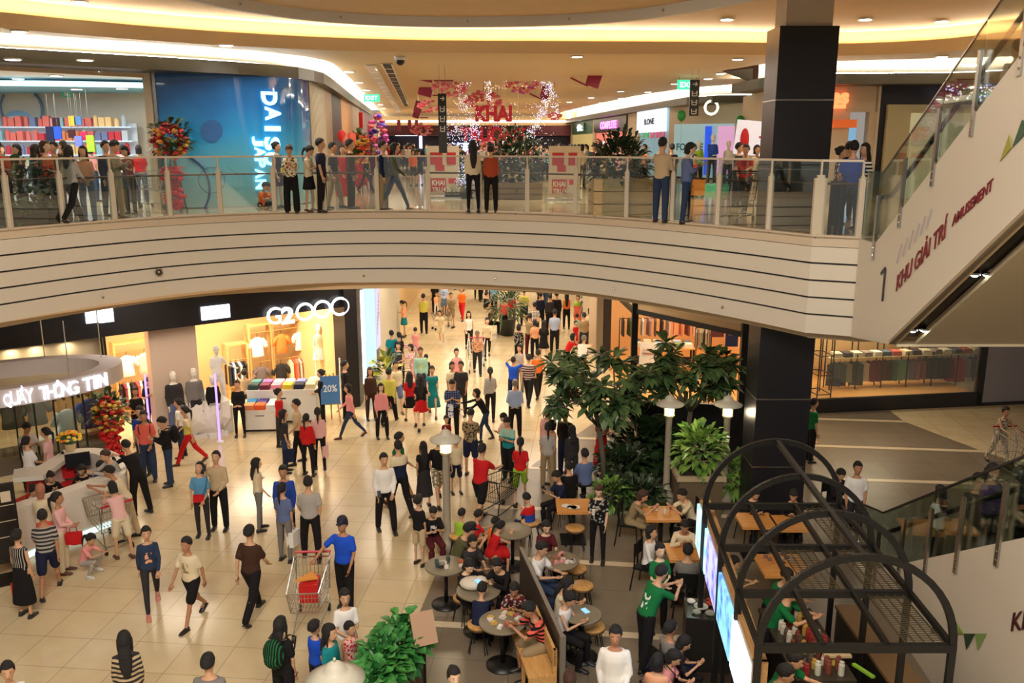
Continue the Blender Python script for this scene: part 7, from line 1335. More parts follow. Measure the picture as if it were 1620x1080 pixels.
def cloth(spec):
    if spec in CLC: return CLC[spec]
    name, _, pat = spec.partition('/'); c = srgb(*CN[name]); m = bpy.data.materials.new('cloth_'+name+pat); m.use_nodes = True; nt = m.node_tree; b = nt.nodes['Principled BSDF']; b.inputs['Roughness'].default_value = .85; b.inputs['Specular IOR Level'].default_value = .25
    b.inputs['Base Color'].default_value = (*c, 1)
    tc = nt.nodes.new('ShaderNodeTexCoord')
    def mixc(fac, c2): mx = nt.nodes.new('ShaderNodeMixRGB'); mx.inputs[1].default_value = (*c, 1); mx.inputs[2].default_value = (*srgb(*CN[c2]), 1); nt.links.new(fac, mx.inputs[0]); nt.links.new(mx.outputs[0], b.inputs['Base Color'])
    def wave(axis, sc_, th):
        w = nt.nodes.new('ShaderNodeTexWave'); w.bands_direction = axis; w.inputs['Scale'].default_value = sc_; nt.links.new(tc.outputs['Object'], w.inputs[0]); g = nt.nodes.new('ShaderNodeMath'); g.operation = 'GREATER_THAN'; g.inputs[1].default_value = th; nt.links.new(w.outputs[1], g.inputs[0]); return g.outputs[0]
    if pat[:2] == 'h_': mixc(wave('Z', 4.2, .5), pat[2:])
    elif pat[:2] == 'v_': mixc(wave('X', 9, .72), pat[2:])
    elif pat[:2] == 'p_':
        a = nt.nodes.new('ShaderNodeMath'); a.operation = 'MAXIMUM'; nt.links.new(wave('Z', 5, .8), a.inputs[0]); nt.links.new(wave('X', 5, .8), a.inputs[1]); mixc(a.outputs[0], pat[2:])
    elif pat[:2] == 'f_':
        v = nt.nodes.new('ShaderNodeTexVoronoi'); v.inputs['Scale'].default_value = 16; nt.links.new(tc.outputs['Object'], v.inputs[0]); g = nt.nodes.new('ShaderNodeMath'); g.operation = 'LESS_THAN'; g.inputs[1].default_value = .42; nt.links.new(v.outputs['Distance'], g.inputs[0]); mixc(g.outputs[0], pat[2:])
    elif pat[:2] == 'c_':    # print on the chest
        sp = nt.nodes.new('ShaderNodeSeparateXYZ'); nt.links.new(tc.outputs['Generated'], sp.inputs[0]); v = nt.nodes.new('ShaderNodeTexNoise'); v.inputs['Scale'].default_value = 14; nt.links.new(tc.outputs['Object'], v.inputs[0])
        g = nt.nodes.new('ShaderNodeMath'); g.operation = 'COMPARE'; g.inputs[1].default_value = .55; g.inputs[2].default_value = .2; nt.links.new(sp.outputs[2], g.inputs[0]); g2 = nt.nodes.new('ShaderNodeMath'); g2.operation = 'COMPARE'; g2.inputs[1].default_value = .5; g2.inputs[2].default_value = .14; nt.links.new(sp.outputs[0], g2.inputs[0])
        g3 = nt.nodes.new('ShaderNodeMath'); g3.operation = 'MULTIPLY'; nt.links.new(g.outputs[0], g3.inputs[0]); nt.links.new(g2.outputs[0], g3.inputs[1]); g4 = nt.nodes.new('ShaderNodeMath'); g4.operation = 'GREATER_THAN'; g4.inputs[1].default_value = .48; nt.links.new(v.outputs[0], g4.inputs[0]); g5 = nt.nodes.new('ShaderNodeMath'); g5.operation = 'MULTIPLY'; nt.links.new(g3.outputs[0], g5.inputs[0]); nt.links.new(g4.outputs[0], g5.inputs[1]); mixc(g5.outputs[0], pat[2:])
    elif pat[:2] == 'b_':    # contrasting lower block
        sp = nt.nodes.new('ShaderNodeSeparateXYZ'); nt.links.new(tc.outputs['Generated'], sp.inputs[0]); g = nt.nodes.new('ShaderNodeMath'); g.operation = 'LESS_THAN'; g.inputs[1].default_value = .62; nt.links.new(sp.outputs[2], g.inputs[0]); mixc(g.outputs[0], pat[2:])
    CLC[spec] = m; return m
skm = {k: mat('skin_'+k, v, .55) for k, v in SK.items()}; eyew = mat('eye_white', (.75, .72, .68), .3); eyeb = mat('eye_dark', (.02, .013, .01), .3); lips = mat('lips', srgb(160, 84, 74), .5)
hairm = {'k': mat('hair_black', (.010, .008, .008), .7, bump=(55, .9)), 'n': mat('hair_brown', srgb(66, 38, 24), .6, bump=(55, .9)), 'y': mat('hair_grey', srgb(120, 112, 104), .6), 'w': mat('cloth_hat', srgb(190, 170, 150), .7), 'u': mat('cap_navy', srgb(24, 26, 50), .7), 'o': mat('scarf_orange', srgb(170, 110, 84), .7)}
shm = {'k': mat('shoe_black', (.02, .018, .018), .4), 'w': mat('shoe_white', srgb(214, 210, 204), .5), 'n': mat('shoe_brown', srgb(90, 56, 40), .5), 'p': mat('shoe_pink', srgb(206, 130, 120), .5)}
def shoe_mesh():
    s = mb(M['white']); etube(s, [(Vector((0, y, z)), Vector((a, 0, 0)), Vector((0, 0, b))) for y, z, a, b in ((.06, .045, .02, .03), (.045, .045, .036, .042), (0, .045, .04, .045), (-.06, .035, .043, .034), (-.13, .028, .046, .026), (-.175, .022, .03, .018), (-.19, .02, .01, .008))], 12); s.box(-.04, .04, -.17, .06, 0, .012); return s.mesh('shoe', True)
SHM = shoe_mesh(); PEOPLE = []
def person_z_head(J, sex): return (J['hb']+J['headrot'] @ Vector((0, .0, .235))*(1.08 if sex != 'k' else 1.22)).z
def parse(lines):
    for L_ in lines.strip().split('\n'):
        L_ = L_.strip()
        if not L_ or L_[0] == '#': continue
        a, label = L_.split('|', 1); f = a.split(); mode, x, y, sex, hair, H, face, pose, top, bot = f[:10]; opt = dict(q.split('=') for q in f[10:])
        PEOPLE.append((mode, float(x), float(y), sex, hair, float(H), float(face), pose, top, bot, opt, label.strip()))
def build_people():
    pre = []
    for r in PEOPLE:
        mode, x, y, sex, hair, H, face, pose, top, bot, opt, label = r; P = POSES[pose]
        if 'hy' in opt: P = dict(P, hy=float(opt['hy']))
        key0 = (pose, sex, opt.get('hy')); J = skeleton(P, sex, sex == 'k'); 
        if pose == 'fl': J = skeleton(POSES['fl'], sex, True)
        base = person_z_head(skeleton(POSES['st'], sex, False), sex); sc_ = H/base
        if mode == 'f': p = A(x, y, 0)
        elif mode == 'u': p = A(x, y, 6.2)
        elif mode == 'h':
            p = A(x, y, person_z_head(J, sex)*sc_+float(opt.get('z', 0))); hx = (J['hb']+J['headrot'] @ Vector((0, 0, .2))); rz = R(face); dx = hx.x*math.cos(rz)-hx.y*math.sin(rz); dy = hx.x*math.sin(rz)+hx.y*math.cos(rz); p = Vector((p.x-dx*sc_, p.y-dy*sc_, 0))
        elif mode == 'd': p = B(x, 300, y); p.z = 6.2     # given distance on the upper floor
        elif mode == 'g': p = Vector((x, y, 0))
        elif mode == 'w': p = Vector(x)
        if 'z' in opt and mode == 'h': p.z = float(opt['z'])
        d = math.hypot(p.x, p.y); vox = .019 if d < 21 else (.026 if d < 34 else .034)
        kb = ('b',)+key0+(vox,); kt = ('t', top[0])+key0+(vox,); kk = ('k', bot[0])+key0+(vox,); kh = ('h', hair[0])+key0+(vox,)
        queue(kb, lambda J=J, sex=sex: raw_body(J, sex), vox); queue(kt, lambda J=J, sex=sex, top=top: raw_top(J, sex, top), vox*1.15); queue(kh, lambda J=J, sex=sex, hair=hair: raw_hair(J, sex, hair[0]), .017 if vox < .03 else .022)
        if bot[0] != '-': queue(kk, lambda J=J, sex=sex, bot=bot: raw_bottom(J, sex, bot), vox*1.1)
        pre.append((r, J, p, sc_, kb, kt, kk, kh))
    flush(); full = {}
    for r, J, p, sc_, kb, kt, kk, kh in pre:
        mode, x, y, sex, hair, H, face, pose, top, bot, opt, label = r
        if kb not in full:
            s = MB(); s.mats = [M['white'], eyew, eyeb, lips]; s.mt(M['white']); [hand_geo(s, J, n, sg) for n, sg in (('L', 1), ('R', -1))]; face_geo(s, J, sex, [M['white'], eyew, eyeb, lips]); full[kb] = join_extra(DONE[kb], s, 'body')
        nm = 'person' if opt.get('k') != 'm' else 'mannequin'; t = thing(nm, label, nm, p, R(face), opt.get('g', '').replace('_', ' ') or None); t.scale = (sc_,)*3
        def ch(me, m, n): o = paint(me, m, n, parent=t); return o
        ch(full[kb], skm[opt.get('s', 'a')], 'body'); 
        if hair[0] != '0': ch(DONE[kh], hairm[hair[1] if len(hair) > 1 else 'k'], {'c': 'cap', 'h': 'headscarf'}.get(hair[0], 'hair'))
        m_top = cloth(top[2:]); ch(DONE[kt], m_top, {'K': 'jacket', 'D': 'dress_top'}.get(top[0], 'shirt'))
        if bot[0] != '-': ch(DONE[kk], cloth(bot[2:]), {'K': 'skirt', 'M': 'skirt', 'S': 'shorts'}.get(bot[0], 'trousers'))
        fs = opt.get('f', 'k')
        if nm == 'person':
            for n in 'LR':
                a = J['an'+n]; o = ch(SHM, shm[fs], 'shoe'); o.location = (a.x, a.y+.0, a.z-.078); kn = J['kn'+n]; dv = (a-kn).normalized()
                tilt = math.atan2(dv.y, -dv.z); 
                if tilt > .25 and pose[:2] in ('wk', 'pu', 'rc'): o.rotation_euler = (min(.7, tilt*.8), 0, 0)
        if opt.get('x'): EXTRA[opt['x']](t, p, R(face), J, sc_)
EXTRA = {}
def world_of(p, rz, sc_, v): return Vector((p.x+(v.x*math.cos(rz)-v.y*math.sin(rz))*sc_, p.y+(v.x*math.sin(rz)+v.y*math.cos(rz))*sc_, p.z+v.z*sc_))
def mkbag(kind, c, label):
    def f(t, p, rz, J, sc_):
        m = cloth(c)
        if kind == 'back':
            q = world_of(p, rz, sc_, J['chest']+J['rotl'] @ Vector((0, .2, .0))); s = mb(m); s.ell((0, 0, 0), .16, .1, .22, 14, 10); s.ell((0, .07, -.06), .11, .06, .11, 10, 6); s.mt(M['blackm']).tube([(-.1, -.05, .18), (-.12, -.2, .2), (-.13, -.33, .1), (-.12, -.3, -.06), (-.1, -.08, -.14)], .012, 5); s.tube([(.1, -.05, .18), (.12, -.2, .2), (.13, -.33, .1), (.12, -.3, -.06), (.1, -.08, -.14)], .012, 5); tag(s.build('backpack', loc=q, rz=rz, smooth=True), label, 'bag')
        elif kind == 'hand':
            q = world_of(p, rz, sc_, J['wrL']+Vector((.0, 0, -.28))); s = mb(m); s.box(-.05, .05, -.14, .14, -.12, .1); s.ell((0, 0, -.1), .06, .13, .05, 10, 5); s.tube([(0, -.08, .08), (0, -.05, .2), (0, .05, .2), (0, .08, .08)], .01, 5); tag(s.build('handbag', loc=q, rz=rz), label, 'bag')
        elif kind == 'shop':
            q = world_of(p, rz, sc_, J['wrR']+Vector((-.0, 0, -.3))); s = mb(m); s.prism([(-.07, -.13), (.07, -.13), (.07, .13), (-.07, .13)], -.18, .12); s.tube([(0, -.07, .1), (0, -.03, .24), (0, .03, .24), (0, .07, .1)], .007, 5); tag(s.build('shopping_bag', loc=q, rz=rz), label, 'bag')
        elif kind == 'sling':
            q = world_of(p, rz, sc_, J['pel']+Vector((.0, -.17, .04))); s = mb(m); s.box(-.1, .1, -.035, .03, -.08, .07); s.mt(M['blackm']).tube([(.08, .0, .06), (.15, .06, .25), (.16, .13, .42)], .006, 5); tag(s.build('sling_bag', loc=q, rz=rz), label, 'bag')
        elif kind == 'phone':
            q = world_of(p, rz, sc_, J['wrR']+Vector((0.02, -.08, .06))); s = mb(mat('phone_dark', (.02, .02, .03), .2)); s.box(-.035, .035, -.006, .006, -.07, .07, rx=-.5); tag(s.build('phone', loc=q, rz=rz), label, 'phone')
        elif kind == 'cup':
            q = world_of(p, rz, sc_, J['wrR']+Vector((.0, -.09, .02))); s = mb(M['white']); s.lathe([(.025, -.05), (.036, .06)], (0, 0, 0), 10); tag(s.build('drink_cup', loc=q), label, 'cup')
    return f
EXTRA.update(
 redbag=mkbag('sling', 'red', 'small red bag worn across the front of the woman in teal'), redtote=mkbag('hand', 'red', 'bright red handbag carried by the woman in pale pink and cream'), blkbag=mkbag('back', 'black', 'black backpack worn by the man in a black jacket holding a phone'),
 obag=mkbag('back', 'char', 'dark backpack worn by the man in the salmon t-shirt'), grbag=mkbag('back', 'black/v_green', 'black backpack with green stripes on the woman in black at the bottom'), wbag=mkbag('shop', 'white', 'white shopping bag carried by the girl in grey-blue and grey jeans'),
 bbag=mkbag('shop', 'white/f_royal', 'blue and white shopping bag held by the man in dark plaid'), tbag=mkbag('hand', 'cream', 'cream handbag of the woman in the turquoise dress'), redbag2=mkbag('hand', 'red', 'red bag on the shoulder of the woman in the striped black dress'), ybag=mkbag('sling', 'yellow', 'small yellow bag of the woman in navy on the balcony'),
 nbag=mkbag('shop', 'navy', 'dark navy shopping bag beside the woman in charcoal'), pbag=mkbag('shop', 'lpink', 'pale pink shopping bag of the person in pink behind the red jacket'), nsling=mkbag('hand', 'navy', 'navy bag of the shopper in a patterned shirt seen from behind'), gbag=mkbag('hand', 'lgrey', 'pale grey bag of the woman under the right frangipani tree'),
 phone1=mkbag('phone', 'black', 'phone held up by the man in a beige shirt taking a picture'), phone2=mkbag('phone', 'black', 'phone read by the woman in navy at the square table'), cup1=mkbag('cup', 'white', 'drink cup held by the standing woman in black and white florals'), wallet=mkbag('phone', 'white', 'white paper held by the waiter in a white shirt at the bottom'), bp2=mkbag('back', 'navy', 'small navy backpack of the child in pink at the bottom counter'))
parse('''
h 41 690 f p 1.6 160 cl T:white K:black|clerk with a long dark plait, white blouse and black skirt, standing behind the desk
h 43 669 m s 1.66 60 ph T:lgrey P:char s=b|man in a grey t-shirt with head bowed at the back of the information desk
h 71 676 f p 1.6 280 st T:lpink P:beige|woman in pale pink facing left at the back of the information desk
h 80 747 f b 1.58 40 sitl L:black P:black|seated clerk in a dark suit left of the clerk with the red collar
h 127 736 f o 1.6 10 sitl L:black/b_maroon P:black|seated clerk in a dark suit with a red collar writing at the desk front
h 157 730 m s 1.66 340 sitl L:navy P:black|seated clerk in dark navy between the red-collar clerk and the leaning customer
h 55 768 f b 1.58 70 sitl L:black P:black s=a|seated clerk in black at the left end of the information desk
h 164 712 m sn 1.62 320 ln L:lgrey P:char|brown-haired person in a light grey top leaning over the right end of the desk
h 170 737 m s 1.66 285 ln T:cream P:beige s=b|customer in a cream t-shirt leaning his elbows on the desk front
f 224 812 m s 1.7 245 ln L:black P:black f=k|man in a black jacket with a white hem leaning on the desk from the right
f 78 888 f ho 1.58 200 cl L:cream M:coral|woman with an orange head scarf, cream cardigan and coral skirt by the desk
f 104 905 f p 1.6 100 cl L:lpink P:cream f=n x=redtote s=b|woman in a pale pink blouse and cream trousers with a red handbag by the desk
f 135 908 k p 1.3 80 sq T:pink N:lgrey f=w s=a|girl in a pink dress squatting on the floor in front of the desk
f 43 974 f b 1.58 170 st V:black/v_lgrey M:black x=redbag2|woman in a pinstriped black dress seen from behind at the left edge
f 82 938 m s 1.64 200 wk2 T:lgrey/h_char S:navy s=b|person in grey and navy shorts behind the woman in the pinstriped dress
f 197 882 f o 1.56 225 ln T:lpink S:cream f=n s=a|woman in a pink top and beige shorts leaning on a trolley, seen from behind
f 237 757 m s 1.72 15 st2 T:coral P:jean x=obag s=b|man in a salmon t-shirt and dark jeans with backpack straps near the bouquet
h 220 642 m s 1.72 350 st T:blue P:jean|person with glasses in blue right behind the man in the salmon t-shirt
f 270 767 m s 1.7 300 ph L:black P:jean x=blkbag|man in a black jacket and jeans looking at his phone facing the salmon t-shirt
f 302 733 f p 1.56 285 wk T:cream/b_lemon P:red f=n|woman in a cream and yellow top and red trousers walking left by the umbrellas
h 281 630 f p 1.56 280 st T:white P:jean|woman in white with a ponytail behind the woman in red trousers
h 235 597 m s 1.66 20 ph T:black P:black|shop assistant in a black polo behind the left violet light post
h 213 612 f b 1.56 20 cl T:black P:black s=b|shop assistant in black between the bouquet and the violet light post
f 381 690 f bn 1.6 10 cl L:black N:black|shop assistant in black with hands clasped in front of the low display table
h 386 583 f b 1.58 190 hd V:beige P:char|shopper in a beige sleeveless top with raised arms near the clothing racks
f 323 848 f o 1.6 5 up T:sky N:char f=k x=redbag s=a hy=-10|woman in a turquoise-blue top looking up with a red bag across her body
f 350 836 m s 1.7 0 pt L:beige P:black x=phone1|man in a beige shirt holding up a phone beside the woman with the red bag
f 412 838 f l 1.58 120 hip V:cream N:grey s=c|girl in a white tank top and grey trousers with a hand on her hip
h 447 736 m s 1.68 10 st L:blue P:black s=b|man in a royal blue jacket facing the viewer behind the girl with a ponytail
f 453 887 f p 1.6 165 st T:steelb N:grey x=wbag|girl in a grey-blue top and grey jeans with a ponytail seen from behind
f 494 885 m s 1.72 190 st2 T:lgrey P:black|man in a light grey t-shirt and black trousers seen from behind on the open floor
f 445 705 f b 1.58 90 st L:red P:char|woman in a red jacket with her hair in a bun by the display tables
f 453 747 f l 1.6 110 st T:char P:jean x=nbag|woman in a charcoal top with a long ponytail carrying a dark bag
f 474 732 m s 1.68 290 st2 T:beige N:black|person in a beige and black top facing left in the group by the display tables
f 489 752 f p 1.56 170 ml L:red N:black|girl in a bright red jacket and black leggings seen from behind
f 507 742 f p 1.58 190 st L:lpink N:black x=pbag|person in pale pink right behind the girl in the bright red jacket
f 556 692 f o 1.58 280 wk L:pink N:jean f=n|woman in a pink blouse and dark jeans walking left past the security gate
h 545 570 m s 1.72 100 st L:black P:black|man all in black standing beside the security gate
h 507 584 f b 1.6 280 cl L:black P:black|shop assistant in black behind the blue discount board
f 605 693 f l 1.56 20 ml L:pink P:black s=c|long-haired girl in a pink jacket and black trousers in the open floor
f 588 664 f ln 1.58 20 st K:brown P:brown|woman in a long brown outfit with brown hair by the black corner pier
f 617 669 m s 1.68 170 wk2 L:lemon P:black|man in a pale yellow shirt and black trousers walking away
f 628 650 m s 1.62 20 wk L:cream S:steelb f=n|person in a cream jacket over dark top and grey-blue shorts walking forward
f 650 670 f l 1.6 195 wk T:red K:black f=k s=c|girl in a red top and black skirt, left of a pair in boots
f 667 678 f x 1.62 190 wk2 T:black K:red f=k s=c|girl with very long black hair and a red skirt, right of a pair in boots
f 685 657 f b 1.58 5 wk D:teal M:teal f=n x=tbag|woman in a turquoise dress walking forward beside the girls in red
h 665 549 m sn 1.7 10 st L:mint/c_yellow P:jean s=b|man in an open denim jacket over a yellow t-shirt
h 649 544 f o 1.56 310 pu T:pink/f_white P:pink|woman in a pink patterned top pushing a trolley by the cyan panel
h 674 560 k s 1.2 180 st T:char S:char|small dark-haired child behind the man in the open denim jacket
h 630 541 f o 1.56 350 st V:char P:black|woman in a grey tank top with a dark bag near the yellow-green plant
h 619 522 m s 1.6 200 st T:teal P:jean|person in teal near the lavender poster
h 631 525 f p 1.56 220 st T:black P:black|person in black beside the one in teal near the lavender poster
f 640 533 f p 1.56 280 ph T:peach K:teal f=k|woman in a peach top and teal skirt by the pale wall
h 657 518 k s 1.25 180 ph T:pink S:pink|child in a pink shirt seen from behind in the corridor
f 671 527 m s 1.7 170 st T:lemon P:black|man in a yellow shirt and black trousers seen from behind in the corridor
f 699 543 f b 1.5 350 rc T:cream S:cream f=w|person in cream shirt and shorts bending with a pale fan
f 703 499 m s 1.55 10 st T:lblue/c_blue S:ljean|boy in a blue and white shirt standing by the person in cream
f 714 515 m sn 1.55 10 wk T:khaki S:khaki|person in a khaki shirt and shorts walking forward far down the corridor
f 731 506 f o 1.6 350 wk T:orange P:red s=a|woman in an orange-red outfit walking forward far down the corridor
f 742 554 f l 1.62 5 wk V:white N:black s=c|woman in a white sleeveless top and black trousers walking forward
f 771 566 f o 1.6 5 wk2 T:cream N:black s=c|woman in a cream blouse and black trousers right of the trolley
h 755 523 m sy 1.6 5 pu T:peach/f_grey P:char s=b|grey-haired person pushing the trolley between the two women in black trousers
h 770 461 m s 1.6 120 sitb T:black P:khaki|person in black with a white collar seated by the corridor palm
h 781 484 m s 1.6 100 sitp T:maroon P:black|person in maroon seated left of the round black palm pot
h 722 551 f b 1.56 10 st T:pink P:pink|woman in a pink shirt with her hair up in the corridor
h 715 572 f o 1.58 20 st T:cream P:cream s=b|woman in a cream dress with a bag, left of a couple looking down
h 729 571 m s 1.66 350 st T:char P:char s=b|man in a charcoal t-shirt, right of a couple looking down
f 776 662 f p 1.6 180 wk L:lgrey P:black|woman in a grey blouse and black trousers with a ponytail walking away
h 715 601 m s 1.68 5 ph T:navy/p_steelb P:black x=bbag|man in a dark blue plaid shirt looking down in the middle of the floor
h 706 657 k s 1.15 20 st T:dred P:char|small child in a dark red top just above the lamp shade
f 745 752 m s 1.68 170 ph T:khaki/f_char S:navy x=nsling|shopper in a brown-grey patterned shirt and navy shorts seen from behind
f 769 697 f o 1.58 285 rc L:black N:jean|woman in a black top and grey jeans bending with one arm stretched out
f 815 692 m gy 1.66 175 bk L:lblue P:black|balding man in a pale blue striped shirt with hands behind his back
h 795 654 f o 1.5 310 ph T:lpink P:black|girl in pale pink beside the boy in teal
h 801 661 m s 1.6 330 ph T:mint/b_teal P:black|boy in a teal and pale top beside the girl in pale pink
f 760 825 m s 1.76 150 pu T:red S:black|big man in a red polo and black shorts pushing a pushchair, seen from behind
f 823 795 f p 1.58 175 wk2 T:red S:lime|woman in a red vest over black sleeves with olive shorts, seen from behind
f 866 772 f p 1.6 180 st T:lgrey P:khaki|woman in a light grey t-shirt with a long ponytail and khaki trousers, seen from behind
h 873 664 f o 1.56 250 st T:peach P:beige|woman with dark hair right behind the ponytailed woman in khaki trousers
f 893 752 m s 1.68 150 st L:black P:navy|person in black under the left tree, seen from behind
h 905 672 f l 1.56 200 st L:char P:char|dark-haired person in charcoal half hidden by the left tree
h 925 709 m s 1.68 200 sitb T:steelb P:char|man in a grey-blue t-shirt seen from behind at the left tree's foot
h 900 729 m s 1.6 200 sitb T:black P:black|person in black seen from behind left of the man in grey-blue
f 950 750 f o 1.58 20 ph D:red M:red s=a f=k|woman in a red dress and red leggings under the left frangipani tree
f 1004 718 f o 1.58 200 wk T:grey P:black x=gbag|woman in grey with a pale bag between the two trees
h 865 644 f l 1.56 330 st T:lpink P:cream|woman in a pale top half hidden behind the left tree's leaves
f 611 840 m s 1.72 20 st2 L:white P:black x=wallet|young man in a white shirt with a lanyard standing legs apart
f 632 792 m s 1.68 110 wk T:green S:olive f=n|man in a green t-shirt and olive shorts right behind the lanyard man
f 634 812 m s 1.72 210 wk T:cream/b_navy P:black f=n|man in a cream and navy block t-shirt striding away
f 672 800 f x 1.5 200 st D:black M:char|girl in a long charcoal dress with very long black hair
f 664 893 k s 1.42 150 st T:black S:beige|boy in a black t-shirt and beige shorts seen from behind
h 686 803 m s 1.5 20 sitp T:black/c_white P:maroon|person in black with a white chest stripe sitting by the lamp post base
f 695 795 m sn 1.66 20 wk2 T:black S:khaki/f_white f=k|person in a black t-shirt and pale floral shorts left of the lamp post
f 722 780 k s 1.4 20 st T:cream S:navy f=k|child in a cream top and navy shorts half hidden by the lamp post
h 731 804 k s 1.25 150 sit T:lime P:black|child in yellow-green with a black waistcoat right of the lamp post
h 758 806 k s 1.3 120 sit T:red P:black|child in red with black hair next to the lamp post
h 784 817 k s 1.2 140 sit T:orange P:red|child in orange-red with hair tied up, centre of the red group
h 794 824 f p 1.4 120 sitl V:red M:red|girl in a red dress with a ponytail reaching over the bench
h 745 827 m c 1.66 100 sitl T:olive P:char|man in an olive t-shirt and cap stretching an arm by the children
h 749 847 f o 1.56 30 sit T:char P:char|dark-haired woman in charcoal beside the man in the cap
h 832 780 k s 1.35 220 sitp T:red/b_blue P:navy|boy in a red and blue shirt sitting at a round table
h 878 746 f s 1.6 300 sitp T:navy P:black x=phone2|woman in a navy dress reading a phone at the square table
h 865 824 f o 1.6 10 sit T:maroon P:black s=c|woman in dark maroon eating behind the pink packets, pale bag on her chair
h 859 857 m s 1.66 60 sit T:white P:jean|young man in a white t-shirt seen from behind at the packet-covered table
f 945 888 f on 1.6 350 ph1 T:black/f_lgrey N:black f=k x=cup1 s=c|standing woman in a black floral top and brown overskirt holding a drink
h 1020 776 f on 1.58 70 sitl T:khaki P:khaki s=a|woman in a khaki top leaning on the square table under the lamp post
h 1077 774 f s 1.6 290 sitl T:cream P:black s=a|person in a cream shirt with a hand at the mouth facing the woman in khaki
h 1031 831 f o 1.58 60 sitb L:white P:black|person in a white blouse seen from behind on a black chair
h 1084 824 m s 1.66 350 sitl L:cream P:black s=b|man in a cream shirt leaning forward over the menu-side table
h 1089 859 m s 1.68 170 sitb T:grey P:char|man in a grey t-shirt seen from behind at the menu-side table
h 1045 859 f b 1.56 10 cl T:green P:black s=c|waitress in a green t-shirt facing the viewer
h 1049 893 m s 1.7 120 ln T:green/c_white P:black|waiter in a green t-shirt with white print seen from behind
h 1062 981 m s 1.6 120 sitb T:grey P:navy s=b|man in a grey shirt with a lanyard sitting near the drinks cooler
h 1041 1033 f o 1.54 160 sitb T:peach P:navy|girl in peach with a dark bag at the bottom counter
h 1071 1030 f o 1.54 60 sitp T:pink P:navy x=bp2|girl in coral pink with a blue strap at the bottom counter
h 1087 1007 f o 1.5 80 sitp T:char P:black|dark-haired person bending over a phone by the drinks cooler
h 974 990 m s 1.72 350 st2 L:white P:black s=b|waiter in a white shirt and black trousers looking down at the bottom
h 901 914 f l 1.56 80 sitp V:cream P:black|long-haired woman in a cream top with one hand raised to her hair
h 905 938 f b 1.6 60 sitp V:white P:black|woman in a white lace top holding a blue-screened phone
h 744 886 f o 1.58 40 sitp L:black P:black s=c|woman in black with a green scarf bent over a phone at the bag table
h 785 885 m s 1.6 330 sitl L:black P:black|person in black leaning over the white bag from the far side
h 763 921 k s 1.4 170 sitl L:navy P:navy|boy in a navy hoodie seen from behind leaning on the bag table
h 813 923 f o 1.56 350 sitl T:maroon/f_lgrey P:char s=b|woman in a dark lace top bending over the food wrappers
h 833 953 m s 1.66 285 sitl T:coral/h_black S:khaki f=k s=b|man in a red and black striped shirt on the wooden bench
h 718 1055 f b 1.6 20 st T:white P:jean s=c|woman with glasses and hair tied back at the bottom edge
h 902 1060 m sn 1.64 170 sitb T:char P:char|brown-haired person just below the wooden bench at the bottom edge
h 195 998 f x 1.64 200 st L:beige/h_char P:char|woman with long wavy hair in a striped cardigan seen from behind
h 328 1033 m s 1.68 180 st T:grey P:jean|man in a grey t-shirt seen from behind at the bottom edge
h 10 1047 f b 1.6 30 st V:white P:jean s=a|woman with a bun in a white sleeveless top in the bottom left corner
f 243 963 f b 1.6 25 wk2 L:jean/c_peach N:char f=p s=a|woman in an open denim jacket over a printed top walking forward
f 308 982 m s 1.6 340 wk T:cream/c_khaki S:black s=b|boy in a cream printed t-shirt and black shorts walking forward
f 402 975 m s 1.72 165 wk T:brown P:black|man in a dark brown t-shirt and black trousers walking away
f 548 962 m cu 1.7 345 wv T:royal P:black s=b|security guard in a blue uniform shirt and dark cap holding a trolley
h 443 975 f l 1.62 160 st T:black P:black x=grbag|woman in black with a black backpack bending over at the bottom
h 497 980 k s 1.35 140 st T:royal P:navy|boy in a blue t-shirt among the family above the lamp shade
h 521 987 f l 1.56 70 st L:teal P:black|long-haired woman in dark teal holding a child near the lamp shade
h 553 983 k s 1.2 60 st T:lpink/f_red P:pink|small child in a pink patterned top held above the lamp shade
h 545 932 f o 1.58 20 cl T:white P:beige|woman in white with a shoulder strap standing by the family
f 1280 730 m s 1.66 100 st T:green P:black|person in a green t-shirt half hidden behind the dark pillar
f 1577 735 f b 1.58 5 pu V:cream/f_grey P:cream/f_grey s=a|woman in a sleeveless pale floral outfit leaning on a trolley at the far right
h 1358 730 m s 1.7 350 st T:white P:char s=b|man in a white shirt standing at the foot of the lower escalator
h 1333 743 m s 1.64 20 sitp L:black P:black|person in black bending over beside the foot of the escalator
h 1197 773 m s 1.64 10 sitp L:black/c_lgrey P:black|man in a black jacket seated at the left wooden table under the arches
h 1256 776 m s 1.64 340 sitp L:black P:black|man in black touching his mouth at the right wooden table under the arches
h 1248 900 m s 1.64 30 ln T:green P:black|kiosk worker in green bending under the second arch
h 1258 925 m s 1.7 60 ln T:green/c_white P:black|kiosk worker in green with white print beside the long inner counter
h 1163 880 f o 1.56 60 ln T:green P:black|kiosk worker in green behind the menu screens
h 1262 1030 m s 1.66 60 ln T:green P:black|kiosk worker in green at the front counter near the bottom edge
h 1247 1052 m s 1.66 70 ln T:green/c_white P:black|kiosk worker in green lowest at the bottom edge under the nearest arch
h 810 462 f o 1.56 180 st T:red P:black|woman in red right of the corridor palm
f 829 515 m s 1.66 175 st T:lemon P:navy|man in a yellow-green shirt and dark jeans seen from behind
h 846 478 m s 1.62 180 st T:navy/p_white P:navy|person in a navy checked shirt right of the man in yellow-green
h 855 462 m s 1.66 200 st L:navy P:black|person in a dark navy jacket at the far end, left of two in black
h 870 465 m s 1.64 200 st L:char P:black|person in a charcoal top at the far end between two in black
h 881 461 m s 1.7 170 st L:black P:black|tall person in black at the far end under the balcony
f 896 520 f x 1.6 180 st V:orange P:black|woman in orange with long black hair seen from behind far down the corridor
